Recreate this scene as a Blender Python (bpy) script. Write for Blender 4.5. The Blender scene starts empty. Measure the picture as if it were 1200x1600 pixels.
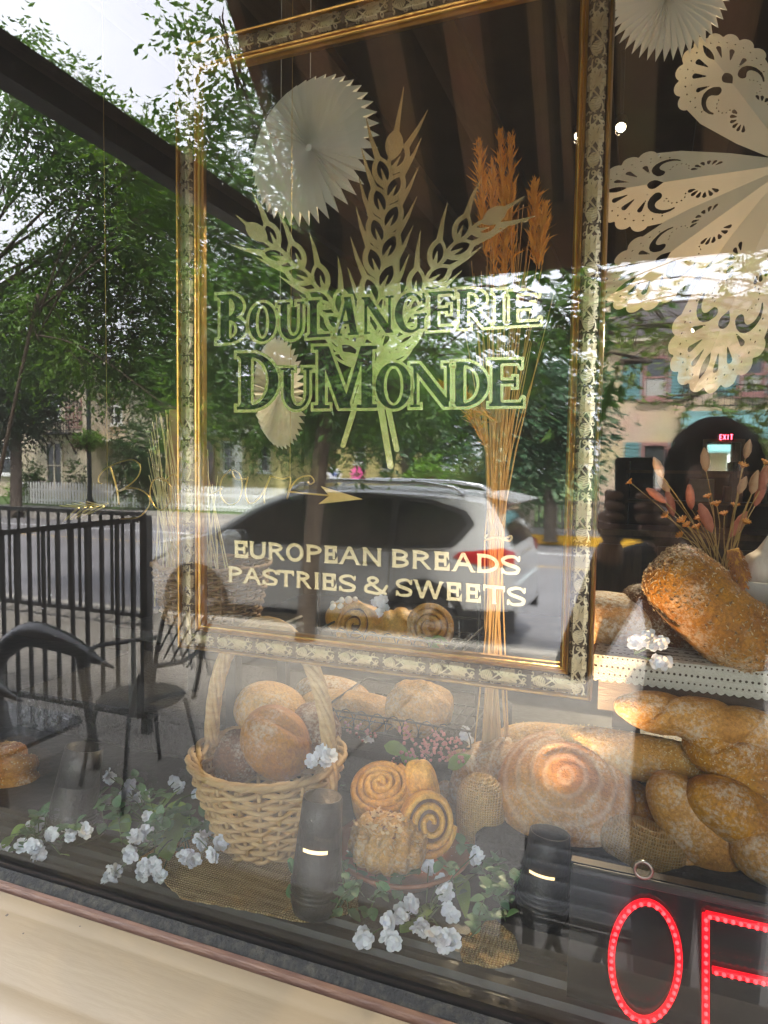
import bpy, bmesh, math, random
import numpy as np
from mathutils import Vector, Matrix, Euler
R_ = math.radians
C = bpy.context.scene.collection
SC = bpy.context.scene
random.seed(7)
RNG = np.random.default_rng(11)

# ------------------------------------------------------------------ camera, sky, sun, exposure
CAMY, CAMZ, FPX = -0.68, 1.60, 1063.0
YAW, PITCH, ROLL = R_(21.1), R_(3.55), 0.0145
_f0 = Vector((-math.sin(YAW), math.cos(YAW), 0)); _r0 = Vector((math.cos(YAW), math.sin(YAW), 0))
_fw = _f0 * math.cos(PITCH) - Vector((0, 0, 1)) * math.sin(PITCH)
_u0 = Vector((0, 0, 1)) * math.cos(PITCH) + _f0 * math.sin(PITCH)
_rt = _r0 * math.cos(ROLL) + _u0 * math.sin(ROLL)
_up = _u0 * math.cos(ROLL) - _r0 * math.sin(ROLL)
EYE = Vector((0, CAMY, CAMZ))
cd = bpy.data.cameras.new('camera'); cam = bpy.data.objects.new('camera', cd); C.objects.link(cam)
cam.matrix_world = Matrix(((_rt.x, _up.x, -_fw.x, EYE.x), (_rt.y, _up.y, -_fw.y, EYE.y), (_rt.z, _up.z, -_fw.z, EYE.z), (0, 0, 0, 1)))
cd.sensor_fit = 'HORIZONTAL'; cd.sensor_width = 36.0; cd.lens = FPX / 1200 * 36.0
cd.clip_start = 0.02; cd.clip_end = 3000
cd.dof.use_dof = False
SC.camera = cam
SC.render.resolution_x, SC.render.resolution_y = 768, 1024

SUN_EL, SUN_AZ = R_(60), R_(24)
world = bpy.data.worlds.new("World"); SC.world = world; world.use_nodes = True
nt = world.node_tree; nt.nodes.clear()
out = nt.nodes.new('ShaderNodeOutputWorld'); bg = nt.nodes.new('ShaderNodeBackground')
sky = nt.nodes.new('ShaderNodeTexSky'); sky.sky_type = 'NISHITA'; sky.sun_disc = False
sky.sun_elevation = SUN_EL; sky.sun_rotation = SUN_AZ; sky.air_density = 1.0; sky.dust_density = 3.0; sky.ozone_density = 1.0
hs = nt.nodes.new('ShaderNodeHueSaturation'); hs.inputs['Saturation'].default_value = 0.30
cl = nt.nodes.new('ShaderNodeTexNoise'); cl.inputs['Scale'].default_value = 2.2; cl.inputs['Detail'].default_value = 5
tcw = nt.nodes.new('ShaderNodeTexCoord'); rmp = nt.nodes.new('ShaderNodeMapRange')
rmp.inputs['From Min'].default_value = 0.25; rmp.inputs['From Max'].default_value = 0.75
rmp.inputs['To Min'].default_value = 0.45; rmp.inputs['To Max'].default_value = 0.95
mxs = nt.nodes.new('ShaderNodeMix'); mxs.data_type = 'RGBA'
nt.links.new(tcw.outputs['Generated'], cl.inputs['Vector']); nt.links.new(cl.outputs['Fac'], rmp.inputs['Value'])
nt.links.new(sky.outputs[0], hs.inputs['Color']); nt.links.new(rmp.outputs[0], mxs.inputs['Factor'])
nt.links.new(hs.outputs[0], mxs.inputs['A']); mxs.inputs['B'].default_value = (14.0, 14.3, 15.8, 1)
nt.links.new(mxs.outputs['Result'], bg.inputs['Color']); bg.inputs['Strength'].default_value = 0.105
nt.links.new(bg.outputs[0], out.inputs[0])

sl = bpy.data.lights.new('sun', 'SUN'); sl.energy = 3.6; sl.angle = R_(7); sl.color = (1.0, 0.95, 0.87)
so = bpy.data.objects.new('sun', sl); C.objects.link(so)
# the sky's sun_rotation turns clockwise from +Y seen from above
so.rotation_euler = Vector((math.sin(SUN_AZ) * math.cos(SUN_EL), math.cos(SUN_AZ) * math.cos(SUN_EL), math.sin(SUN_EL))).to_track_quat('Z', 'Y').to_euler()
so.location = (0, -20, 40)
SC.view_settings.view_transform = 'Standard'; SC.view_settings.look = 'None'
SC.view_settings.gamma = 1.0; SC.view_settings.use_curve_mapping = False
SC.view_settings.exposure = 3.25
SC.cycles.max_bounces = 10; SC.cycles.transparent_max_bounces = 24; SC.cycles.glossy_bounces = 5
SC.cycles.diffuse_bounces = 4; SC.cycles.transmission_bounces = 6
SC.cycles.caustics_reflective = False; SC.cycles.caustics_refractive = False
SC.cycles.sample_clamp_indirect = 8.0
SC.cycles.use_denoising = True

# ------------------------------------------------------------------ picture point -> place
def ray(px, py): return _fw + _rt * ((px - 600) / FPX) - _up * ((py - 800) / FPX)
def P(px, py, Y=0.0):                       # the point of the plane y = Y seen at a picture point
    d = ray(px, py); return EYE + d * ((Y - CAMY) / d.y)
def PZ(px, py, z):                          # the point of the level z seen at a picture point
    d = ray(px, py); return EYE + d * ((z - CAMZ) / d.z)
def RF(px, py, Y):                          # the street-side point whose mirror image in the pane lies Y behind it
    p = P(px, py, Y); return Vector((p.x, -p.y, p.z))
def ppm(px, py, Y):                         # picture pixels per metre (across) there
    d = ray(px, py); return FPX / ((Y - CAMY) / d.y)

# ------------------------------------------------------------------ naming
def tag(o, label=None, cat=None, group=None, kind=None):
    if label: o['label'] = label
    if cat: o['category'] = cat
    if group: o['group'] = group
    if kind: o['kind'] = kind
    return o
def thing(name, label, cat, loc=(0, 0, 0), group=None, rz=0):
    o = bpy.data.objects.new(name, None); C.objects.link(o); o.empty_display_size = 0.05
    o.location = loc; o.rotation_euler = (0, 0, rz)
    return tag(o, label, cat, group)
def wloc(o):
    v = Vector((0, 0, 0))
    while o is not None: v += o.location; o = o.parent
    return v
def link_mesh(name, verts, faces, mats, parent=None, smooth=True, mi=None, world=True):
    me = bpy.data.meshes.new(name)
    V = np.asarray(verts, dtype=np.float64).reshape(-1, 3)
    if parent is not None and world:
        V = V - np.array(wloc(parent))[None, :]
    me.from_pydata(V.tolist(), [], [list(map(int, f)) for f in faces])
    if not isinstance(mats, (list, tuple)): mats = [mats]
    for m in mats: me.materials.append(m)
    if mi is not None: me.polygons.foreach_set('material_index', np.asarray(mi, dtype=np.int32))
    me.polygons.foreach_set('use_smooth', np.full(len(me.polygons), bool(smooth)))
    me.update()
    o = bpy.data.objects.new(name, me); C.objects.link(o)
    if parent is not None: o.parent = parent
    return o
def quads_mesh(name, verts, nq, mats, parent=None, smooth=False, k=4):
    """fast: every k verts in a row are one face"""
    V = np.asarray(verts, dtype=np.float32).reshape(-1, 3)
    if parent is not None: V = V - np.array(wloc(parent), dtype=np.float32)[None, :]
    n = len(V) // k
    me = bpy.data.meshes.new(name)
    me.vertices.add(len(V)); me.vertices.foreach_set('co', V.ravel())
    me.loops.add(len(V)); me.loops.foreach_set('vertex_index', np.arange(len(V), dtype=np.int32))
    me.polygons.add(n); me.polygons.foreach_set('loop_start', np.arange(0, len(V), k, dtype=np.int32))
    me.polygons.foreach_set('loop_total', np.full(n, k, dtype=np.int32))
    me.update(calc_edges=True)
    if not isinstance(mats, (list, tuple)): mats = [mats]
    for m in mats: me.materials.append(m)
    me.polygons.foreach_set('use_smooth', np.full(n, bool(smooth)))
    o = bpy.data.objects.new(name, me); C.objects.link(o)
    if parent is not None: o.parent = parent
    return o
def copy_tree(o, parent=None):
    c = o.copy(); C.objects.link(c)
    if parent is not None: c.parent = parent
    for ch in list(o.children): copy_tree(ch, c)
    return c
def dup(o, parent=None, loc=None, rot=None, scl=None, label=None):
    c = o.copy(); C.objects.link(c)
    if parent is not None: c.parent = parent
    if loc is not None: c.location = loc
    if rot is not None: c.rotation_euler = rot
    if scl is not None: c.scale = (scl,) * 3 if isinstance(scl, (int, float)) else scl
    if label: c['label'] = label
    return c

class MB:
    """collects shapes into one mesh"""
    def __init__(s): s.v = []; s.f = []
    def add(s, v, f):
        b = len(s.v); s.v.extend([tuple(x) for x in v]); s.f.extend([[i + b for i in q] for q in f]); return s
    def box(s, c, d, rz=0.0, M=None, bev=0.0):
        hx, hy, hz = d[0] / 2, d[1] / 2, d[2] / 2
        if bev > 0:
            b = min(bev, hx * .9, hy * .9, hz * .9); pts = []
            for sx in (-1, 1):
                for sy in (-1, 1):
                    for sz in (-1, 1):
                        pts += [(sx * hx, sy * (hy - b), sz * (hz - b)), (sx * (hx - b), sy * hy, sz * (hz - b)), (sx * (hx - b), sy * (hy - b), sz * hz)]
            bm = bmesh.new()
            for p in pts: bm.verts.new(p)
            bmesh.ops.convex_hull(bm, input=bm.verts)
            bm.verts.ensure_lookup_table(); bm.verts.index_update()
            v = [tuple(q.co) for q in bm.verts]; f = [[q.index for q in fc.verts] for fc in bm.faces]; bm.free()
        else:
            v = [(x, y, z) for x in (-hx, hx) for y in (-hy, hy) for z in (-hz, hz)]
            f = [(0, 1, 3, 2), (4, 6, 7, 5), (0, 4, 5, 1), (2, 3, 7, 6), (0, 2, 6, 4), (1, 5, 7, 3)]
        if M is None: M = Matrix.Rotation(rz, 3, 'Z') if rz else Matrix.Identity(3)
        c = Vector(c)
        return s.add([c + M @ Vector(p) for p in v], f)
    def bar(s, a, b, w, h=None, up=(0, 0, 1)):
        a, b = Vector(a), Vector(b); h = h or w
        d = (b - a); L = d.length; d.normalize(); up = Vector(up)
        if abs(d.dot(up)) > .98: up = Vector((0, 1, 0))
        sx = d.cross(up).normalized(); sz = sx.cross(d)
        M = Matrix((sx, d, sz)).transposed()
        return s.box((a + b) / 2, (w, L, h), M=M)
    def tube(s, pts, r, n=8, caps=True, flat=1.0):
        pts = [Vector(p) for p in pts]; k = len(pts)
        rr = [r] * k if isinstance(r, (int, float)) else list(r)
        T = []
        for i in range(k):
            t = pts[min(i + 1, k - 1)] - pts[max(i - 1, 0)]
            T.append(t.normalized() if t.length > 1e-9 else Vector((0, 0, 1)))
        u = T[0].orthogonal().normalized(); v = []; f = []
        for i in range(k):
            u = (u - T[i] * u.dot(T[i]))
            u = u.normalized() if u.length > 1e-6 else T[i].orthogonal().normalized()
            w = T[i].cross(u)
            for j in range(n):
                a = 2 * math.pi * j / n
                v.append(pts[i] + (u * math.cos(a) + w * math.sin(a) * flat) * rr[i])
        for i in range(k - 1):
            for j in range(n):
                a, b = i * n + j, i * n + (j + 1) % n
                f.append((a, b, b + n, a + n))
        if caps:
            f.append(tuple(range(n))[::-1]); f.append(tuple(range((k - 1) * n, k * n)))
        return s.add(v, f)
    def lathe(s, prof, c=(0, 0, 0), n=24, M=None, capt=True, capb=True):
        v = []; f = []; k = len(prof); c = Vector(c)
        for r, z in prof:
            for j in range(n):
                a = 2 * math.pi * j / n; p = Vector((r * math.cos(a), r * math.sin(a), z))
                v.append(c + (M @ p if M is not None else p))
        for i in range(k - 1):
            for j in range(n):
                a, b = i * n + j, i * n + (j + 1) % n
                f.append((a, b, b + n, a + n))
        if capb: f.append(tuple(range(n))[::-1])
        if capt: f.append(tuple(range((k - 1) * n, k * n)))
        return s.add(v, f)
    def ball(s, c, r, n=8, m=6, scl=(1, 1, 1), M=None):
        prof = [(max(1e-4, math.sin(math.pi * i / m)), -math.cos(math.pi * i / m)) for i in range(m + 1)]
        v = []; f = []; c = Vector(c)
        for q, z in prof:
            for j in range(n):
                a = 2 * math.pi * j / n; p = Vector((q * math.cos(a) * r * scl[0], q * math.sin(a) * r * scl[1], z * r * scl[2]))
                v.append(c + (M @ p if M is not None else p))
        for i in range(m):
            for j in range(n):
                a, b = i * n + j, i * n + (j + 1) % n
                f.append((a, b, b + n, a + n))
        return s.add(v, f)
    def prism(s, poly, a, b, fn):
        """poly in 2-D, extruded between parameters a and b; fn(u,v,t) -> point"""
        n = len(poly)
        v = [fn(u, w, a) for u, w in poly] + [fn(u, w, b) for u, w in poly]
        f = [tuple(range(n))[::-1], tuple(range(n, 2 * n))] + [(i, (i + 1) % n, (i + 1) % n + n, i + n) for i in range(n)]
        return s.add(v, f)
    def build(s, name, m, parent=None, smooth=False, world=True):
        return link_mesh(name, s.v, s.f, m, parent, smooth, world=world)

def autosmooth(o, ang=40):
    me = o.data
    bm = bmesh.new(); bm.from_mesh(me)
    for e in bm.edges:
        if len(e.link_faces) == 2 and e.calc_face_angle(0) > R_(ang): e.smooth = False
    for f in bm.faces: f.smooth = True
    bm.to_mesh(me); bm.free()
    return o

# ------------------------------------------------------------------ materials
MATS = {}
def mat(name, c1, c2=None, scale=20.0, rough=0.6, metal=0.0, bump=0.0, bscale=None, detail=4.0, spec=0.5, stretch=None, coat=0.0, contrast=(0.3, 0.7), emit=None, estr=1.0, coords='Object', trans=0.0, rough2=None, sheen=0.0):
    if name in MATS: return MATS[name]
    m = bpy.data.materials.new(name); m.use_nodes = True; n = m.node_tree.nodes; L = m.node_tree.links
    b = n['Principled BSDF']
    b.inputs['Roughness'].default_value = rough; b.inputs['Metallic'].default_value = metal
    b.inputs['Specular IOR Level'].default_value = spec; b.inputs['Coat Weight'].default_value = coat
    if sheen: b.inputs['Sheen Weight'].default_value = sheen
    if c2 is None: c2 = tuple(x * .8 for x in c1)
    tc = n.new('ShaderNodeTexCoord'); mp = n.new('ShaderNodeMapping'); L.new(tc.outputs[coords], mp.inputs['Vector'])
    if stretch: mp.inputs['Scale'].default_value = stretch
    no = n.new('ShaderNodeTexNoise'); no.inputs['Scale'].default_value = scale; no.inputs['Detail'].default_value = detail
    L.new(mp.outputs[0], no.inputs['Vector'])
    cr = n.new('ShaderNodeValToRGB'); cr.color_ramp.elements[0].position, cr.color_ramp.elements[1].position = contrast
    cr.color_ramp.elements[0].color = (*c1, 1); cr.color_ramp.elements[1].color = (*c2, 1)
    L.new(no.outputs['Fac'], cr.inputs['Fac']); L.new(cr.outputs[0], b.inputs['Base Color'])
    if rough2 is not None:
        mr = n.new('ShaderNodeMapRange'); mr.inputs['To Min'].default_value = rough; mr.inputs['To Max'].default_value = rough2
        L.new(no.outputs['Fac'], mr.inputs['Value']); L.new(mr.outputs[0], b.inputs['Roughness'])
    if bump:
        bn = n.new('ShaderNodeTexNoise'); bn.inputs['Scale'].default_value = bscale or scale * 3; bn.inputs['Detail'].default_value = 4
        L.new(mp.outputs[0], bn.inputs['Vector'])
        bp = n.new('ShaderNodeBump'); bp.inputs['Strength'].default_value = bump; bp.inputs['Distance'].default_value = .02
        L.new(bn.outputs['Fac'], bp.inputs['Height']); L.new(bp.outputs[0], b.inputs['Normal'])
    if emit:
        b.inputs['Emission Color'].default_value = (*emit, 1); b.inputs['Emission Strength'].default_value = estr
    if trans:
        b.inputs['Subsurface Weight'].default_value = trans; b.inputs['Subsurface Radius'].default_value = (.02, .015, .01)
    MATS[name] = m; return m

def leaf_mat(name, c1, c2, scale=1.3, tl=0.35, rough=.45):
    """leaf: colour varies from clump to clump and leaf to leaf, light passes through"""
    if name in MATS: return MATS[name]
    m = bpy.data.materials.new(name); m.use_nodes = True; n = m.node_tree.nodes; L = m.node_tree.links
    b = n['Principled BSDF']; o = n['Material Output']
    b.inputs['Roughness'].default_value = rough
    ge = n.new('ShaderNodeNewGeometry')
    tc = n.new('ShaderNodeTexCoord'); no = n.new('ShaderNodeTexNoise'); no.inputs['Scale'].default_value = scale; no.inputs['Detail'].default_value = 2
    L.new(tc.outputs['Object'], no.inputs['Vector'])
    ad = n.new('ShaderNodeMath'); ad.operation = 'MULTIPLY_ADD'; ad.inputs[1].default_value = .45; L.new(ge.outputs['Random Per Island'], ad.inputs[0]); 
    ms = n.new('ShaderNodeMath'); ms.operation = 'MULTIPLY_ADD'; ms.inputs[1].default_value = 1.6; ms.inputs[2].default_value = -.52; L.new(no.outputs['Fac'], ms.inputs[0]); L.new(ms.outputs[0], ad.inputs[2])
    cr = n.new('ShaderNodeValToRGB'); cr.color_ramp.elements[0].color = (*c1, 1); cr.color_ramp.elements[1].color = (*c2, 1)
    L.new(ad.outputs[0], cr.inputs['Fac']); L.new(cr.outputs[0], b.inputs['Base Color'])
    tr = n.new('ShaderNodeBsdfTranslucent'); mx = n.new('ShaderNodeMixShader'); mx.inputs[0].default_value = tl
    hv = n.new('ShaderNodeHueSaturation'); hv.inputs['Value'].default_value = 1.35; hv.inputs['Saturation'].default_value = 1.1; L.new(cr.outputs[0], hv.inputs['Color']); L.new(hv.outputs[0], tr.inputs['Color'])
    L.new(b.outputs[0], mx.inputs[1]); L.new(tr.outputs[0], mx.inputs[2]); L.new(mx.outputs[0], o.inputs['Surface'])
    MATS[name] = m; return m

def glass_mat(name, mult=1.9, tint=(.95, .965, .96), wav=0.0, wscale=2.0, dust=0.0):
    """a window pane as a sheet: Fresnel mirror over clear glass, its two faces counted together; optional waviness and a film of dust"""
    m = bpy.data.materials.new(name); m.use_nodes = True; n = m.node_tree.nodes; L = m.node_tree.links
    for q in list(n):
        if q.type == 'BSDF_PRINCIPLED': n.remove(q)
    o = n['Material Output']
    fr = n.new('ShaderNodeFresnel'); fr.inputs['IOR'].default_value = 1.5
    mu = n.new('ShaderNodeMath'); mu.operation = 'MULTIPLY'; mu.inputs[1].default_value = mult; mu.use_clamp = True; L.new(fr.outputs[0], mu.inputs[0])
    tr = n.new('ShaderNodeBsdfTransparent'); tr.inputs['Color'].default_value = (*tint, 1)
    gl = n.new('ShaderNodeBsdfGlossy'); gl.inputs['Roughness'].default_value = 0.0; gl.inputs['Color'].default_value = (1, 1, 1, 1)
    tc = n.new('ShaderNodeTexCoord')
    if wav:
        mp = n.new('ShaderNodeMapping'); mp.inputs['Scale'].default_value = (1, 1, .35); L.new(tc.outputs['Object'], mp.inputs['Vector'])
        no = n.new('ShaderNodeTexNoise'); no.inputs['Scale'].default_value = wscale; no.inputs['Detail'].default_value = 1.5; L.new(mp.outputs[0], no.inputs['Vector'])
        bp = n.new('ShaderNodeBump'); bp.inputs['Strength'].default_value = 1.0; bp.inputs['Distance'].default_value = wav; L.new(no.outputs['Fac'], bp.inputs['Height'])
        L.new(bp.outputs[0], gl.inputs['Normal'])
    mx = n.new('ShaderNodeMixShader'); L.new(mu.outputs[0], mx.inputs[0]); L.new(tr.outputs[0], mx.inputs[1]); L.new(gl.outputs[0], mx.inputs[2])
    last = mx
    if dust:
        vo = n.new('ShaderNodeTexVoronoi'); vo.inputs['Scale'].default_value = 60; L.new(tc.outputs['Object'], vo.inputs['Vector'])
        lt = n.new('ShaderNodeMath'); lt.operation = 'LESS_THAN'; lt.inputs[1].default_value = .055; L.new(vo.outputs['Distance'], lt.inputs[0])
        n2 = n.new('ShaderNodeTexNoise'); n2.inputs['Scale'].default_value = 3; L.new(tc.outputs['Object'], n2.inputs['Vector'])
        gt = n.new('ShaderNodeMapRange'); gt.inputs['From Min'].default_value = .5; gt.inputs['From Max'].default_value = .75; gt.inputs['To Max'].default_value = .55; L.new(n2.outputs['Fac'], gt.inputs['Value'])
        m2 = n.new('ShaderNodeMath'); m2.operation = 'MULTIPLY'; L.new(lt.outputs[0], m2.inputs[0]); L.new(gt.outputs[0], m2.inputs[1])
        ad = n.new('ShaderNodeMath'); ad.operation = 'ADD'; ad.inputs[1].default_value = dust; L.new(m2.outputs[0], ad.inputs[0])
        df = n.new('ShaderNodeBsdfDiffuse'); df.inputs['Color'].default_value = (.62, .61, .58, 1)
        m3 = n.new('ShaderNodeMixShader'); L.new(ad.outputs[0], m3.inputs[0]); L.new(mx.outputs[0], m3.inputs[1]); L.new(df.outputs[0], m3.inputs[2]); last = m3
    L.new(last.outputs[0], o.inputs['Surface'])
    return m

# ------------------------------------------------------------------ flat shapes from distance functions
def grid_sdf(f, x0, x1, y0, y1, h):
    nx = max(3, int(math.ceil((x1 - x0) / h)) + 1); ny = max(3, int(math.ceil((y1 - y0) / h)) + 1)
    X = np.linspace(x0, x1, nx); Y = np.linspace(y0, y1, ny)
    XX, YY = np.meshgrid(X, Y)
    return X, Y, f(XX, YY)
def msq(f, x0, x1, y0, y1, h, runs=True):
    """the region f < 0 as 2-D verts and faces; whole rows of inner cells are joined when runs"""
    X, Y, D = grid_sdf(f, x0, x1, y0, y1, h)
    D = np.where(np.abs(D) < 1e-9, 1e-9, D)
    ny, nx = D.shape; ins = D < 0
    key = {}; V = []; F = []
    def corner(i, j):
        k = (0, i, j)
        if k not in key: key[k] = len(V); V.append((X[i], Y[j]))
        return key[k]
    def edge(i, j, i2, j2):
        k = (1, i, j, i2, j2)
        if k not in key:
            a, b = D[j, i], D[j2, i2]; t = a / (a - b)
            key[k] = len(V); V.append((X[i] + (X[i2] - X[i]) * t, Y[j] + (Y[j2] - Y[j]) * t))
        return key[k]
    cnt = ins[:-1, :-1].astype(int) + ins[:-1, 1:] + ins[1:, :-1] + ins[1:, 1:]
    for j in range(ny - 1):
        row = cnt[j]; i = 0
        while i < nx - 1:
            c = row[i]
            if c == 0: i += 1; continue
            if c == 4:
                k = i
                if runs:
                    while k + 1 < nx - 1 and row[k + 1] == 4: k += 1
                F.append((corner(i, j), corner(k + 1, j), corner(k + 1, j + 1), corner(i, j + 1))); i = k + 1; continue
            cs = [(i, j), (i + 1, j), (i + 1, j + 1), (i, j + 1)]; poly = []
            for q in range(4):
                a, b = cs[q], cs[(q + 1) % 4]
                ia, ib = ins[a[1], a[0]], ins[b[1], b[0]]
                if ia: poly.append(corner(*a))
                if ia != ib:
                    lo, hi = (a, b) if a < b else (b, a)
                    poly.append(edge(*lo, *hi))
            if len(poly) >= 3: F.append(tuple(poly))
            i += 1
    return V, F
def s_seg(X, Y, a, b, w0, w1=None):
    w1 = w0 if w1 is None else w1
    ax, ay = a; bx, by = b; dx, dy = bx - ax, by - ay; L2 = dx * dx + dy * dy + 1e-12
    t = np.clip(((X - ax) * dx + (Y - ay) * dy) / L2, 0, 1)
    return np.hypot(X - ax - t * dx, Y - ay - t * dy) - (w0 + (w1 - w0) * t)
def s_path(X, Y, pts, ws):
    if isinstance(ws, (int, float)): ws = [ws] * len(pts)
    d = np.full(X.shape, 1e9)
    for i in range(len(pts) - 1): d = np.minimum(d, s_seg(X, Y, pts[i], pts[i + 1], ws[i], ws[i + 1]))
    return d
def s_poly(X, Y, pts):
    d = np.full(X.shape, 1e18); s = np.ones(X.shape); n = len(pts); j = n - 1
    for i in range(n):
        ex, ey = pts[j][0] - pts[i][0], pts[j][1] - pts[i][1]
        wx, wy = X - pts[i][0], Y - pts[i][1]
        t = np.clip((wx * ex + wy * ey) / (ex * ex + ey * ey + 1e-12), 0, 1)
        d = np.minimum(d, (wx - ex * t) ** 2 + (wy - ey * t) ** 2)
        c1 = Y >= pts[i][1]; c2 = Y < pts[j][1]; c3 = ex * wy > ey * wx
        flip = (c1 & c2 & c3) | (~c1 & ~c2 & ~c3)
        s = np.where(flip, -s, s); j = i
    return s * np.sqrt(d)
def s_ell(X, Y, cx, cy, rx, ry):
    k = np.hypot((X - cx) / rx, (Y - cy) / ry); g = np.hypot((X - cx) / rx ** 2, (Y - cy) / ry ** 2) + 1e-9
    return k * (k - 1) / g
def s_box(X, Y, x0, x1, y0, y1):
    return np.maximum(np.maximum(x0 - X, X - x1), np.maximum(y0 - Y, Y - y1))
def s_leaf(X, Y, a, b, w, e=0.5):
    """pointed almond from a to b, half width w"""
    ax, ay = a; bx, by = b; dx, dy = bx - ax, by - ay; L = math.hypot(dx, dy); dx /= L; dy /= L
    u = (X - ax) * dx + (Y - ay) * dy; v = -(X - ax) * dy + (Y - ay) * dx
    k = L * L / 4 / w; r = (k + w) / 2; o = r - w
    return np.hypot(u - L / 2, np.abs(v) + o) - r
def s_drop(X, Y, a, b, w):
    """tear-drop, point at a and round end of radius w at b"""
    return s_seg(X, Y, a, b, 0.0, w)
U = np.minimum
def bez(pts, n=12):
    """smooth curve through points (Catmull-Rom)"""
    pts = [np.array(p, float) for p in pts]; o = []
    for i in range(len(pts) - 1):
        p0 = pts[max(i - 1, 0)]; p1 = pts[i]; p2 = pts[i + 1]; p3 = pts[min(i + 2, len(pts) - 1)]
        for t in np.linspace(0, 1, n, endpoint=False):
            o.append(0.5 * ((2 * p1) + (-p0 + p2) * t + (2 * p0 - 5 * p1 + 4 * p2 - p3) * t * t + (-p0 + 3 * p1 - 3 * p2 + p3) * t ** 3))
    o.append(pts[-1]); return [tuple(q) for q in o]
# ------------------------------------------------------------------ materials of the setting
M_tan = mat('tan_paint', (.170, .132, .078), (.157, .120, .070), 4, .45, bump=.03, bscale=22, stretch=(.9, 6, 6), rough2=.6)
def chips(m, col, scale, thr, mask):
    """scattered chips and specks of dirt in a paint"""
    n = m.node_tree.nodes; L = m.node_tree.links; b = n['Principled BSDF']; src = b.inputs['Base Color'].links[0].from_socket
    tc = n.new('ShaderNodeTexCoord'); vo = n.new('ShaderNodeTexVoronoi'); vo.inputs['Scale'].default_value = scale; L.new(tc.outputs['Object'], vo.inputs['Vector'])
    n1 = n.new('ShaderNodeTexNoise'); n1.inputs['Scale'].default_value = scale * 3; L.new(tc.outputs['Object'], n1.inputs['Vector'])
    ad = n.new('ShaderNodeMath'); ad.operation = 'MULTIPLY_ADD'; ad.inputs[1].default_value = .25; L.new(n1.outputs['Fac'], ad.inputs[0]); L.new(vo.outputs['Distance'], ad.inputs[2])
    lt = n.new('ShaderNodeMath'); lt.operation = 'LESS_THAN'; lt.inputs[1].default_value = thr; L.new(ad.outputs[0], lt.inputs[0])
    n2 = n.new('ShaderNodeTexNoise'); n2.inputs['Scale'].default_value = 7; n2.inputs['Detail'].default_value = 3; L.new(tc.outputs['Object'], n2.inputs['Vector'])
    gt = n.new('ShaderNodeMath'); gt.operation = 'GREATER_THAN'; gt.inputs[1].default_value = mask; L.new(n2.outputs['Fac'], gt.inputs[0])
    mu = n.new('ShaderNodeMath'); mu.operation = 'MULTIPLY'; L.new(lt.outputs[0], mu.inputs[0]); L.new(gt.outputs[0], mu.inputs[1])
    n3 = n.new('ShaderNodeTexNoise'); n3.inputs['Scale'].default_value = 3.5; n3.inputs['Detail'].default_value = 6; n3.inputs['Roughness'].default_value = .7; L.new(tc.outputs['Object'], n3.inputs['Vector'])
    gr = n.new('ShaderNodeMapRange'); gr.inputs['From Min'].default_value = .52; gr.inputs['From Max'].default_value = .8; gr.inputs['To Max'].default_value = .35; L.new(n3.outputs['Fac'], gr.inputs['Value'])
    x1 = n.new('ShaderNodeMix'); x1.data_type = 'RGBA'; L.new(gr.outputs[0], x1.inputs['Factor']); L.new(src, x1.inputs['A']); x1.inputs['B'].default_value = (.13, .10, .062, 1)
    x2 = n.new('ShaderNodeMix'); x2.data_type = 'RGBA'; L.new(mu.outputs[0], x2.inputs['Factor']); L.new(x1.outputs['Result'], x2.inputs['A']); x2.inputs['B'].default_value = (*col, 1)
    L.new(x2.outputs['Result'], b.inputs['Base Color'])
chips(M_tan, (.035, .025, .018), 34, .20, .52)
M_wall = mat('shop_wall_paint', (.25, .19, .115), (.23, .17, .105), 4, .6, bump=.1)
M_black = mat('black_wood', (.010, .010, .011), (.022, .021, .021), 14, .42, bump=.1)
M_gasket = mat('weathered_gasket', (.008, .008, .007), (.034, .032, .022), 90, .95, bump=.4, contrast=(.45, .75))
M_copper = mat('brown_glazing_strip', (.060, .026, .014), (.10, .05, .026), 25, .55, bump=.2, stretch=(1, 6, 6))
M_floor = mat('shop_floor', (.10, .07, .05), (.16, .11, .07), 5, .5)
M_inwall = mat('interior_brown', (.060, .036, .020), (.085, .052, .030), 3, .6)
M_beam = mat('ceiling_board_light', (.11, .072, .042), (.085, .055, .032), 8, .6, stretch=(6, 1, 1))
M_conc = mat('concrete', (.235, .215, .185), (.165, .15, .13), 3.0, .85, bump=.25, bscale=60, contrast=(.25, .75))
M_road = mat('asphalt', (.125, .12, .125), (.185, .18, .185), .6, .8, bump=.25, bscale=90, contrast=(.3, .7))
M_kerb = mat('kerb_stone', (.42, .39, .34), (.33, .3, .26), 4, .85, bump=.2)
M_yel = mat('yellow_paint', (.80, .45, .02), (.62, .33, .02), 6, .6)
M_yel2 = mat('worn_yellow_line', (.55, .34, .10), (.30, .24, .16), 9, .7)
M_whitep = mat('white_paint', (.78, .78, .76), (.70, .70, .68), 5, .5)
M_grass = mat('lawn_green', (.05, .10, .02), (.09, .15, .04), 2, .9, bump=.5, bscale=60)
M_iron = mat('black_iron', (.008, .008, .009), (.016, .016, .017), 18, .38, bump=.1)

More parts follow.
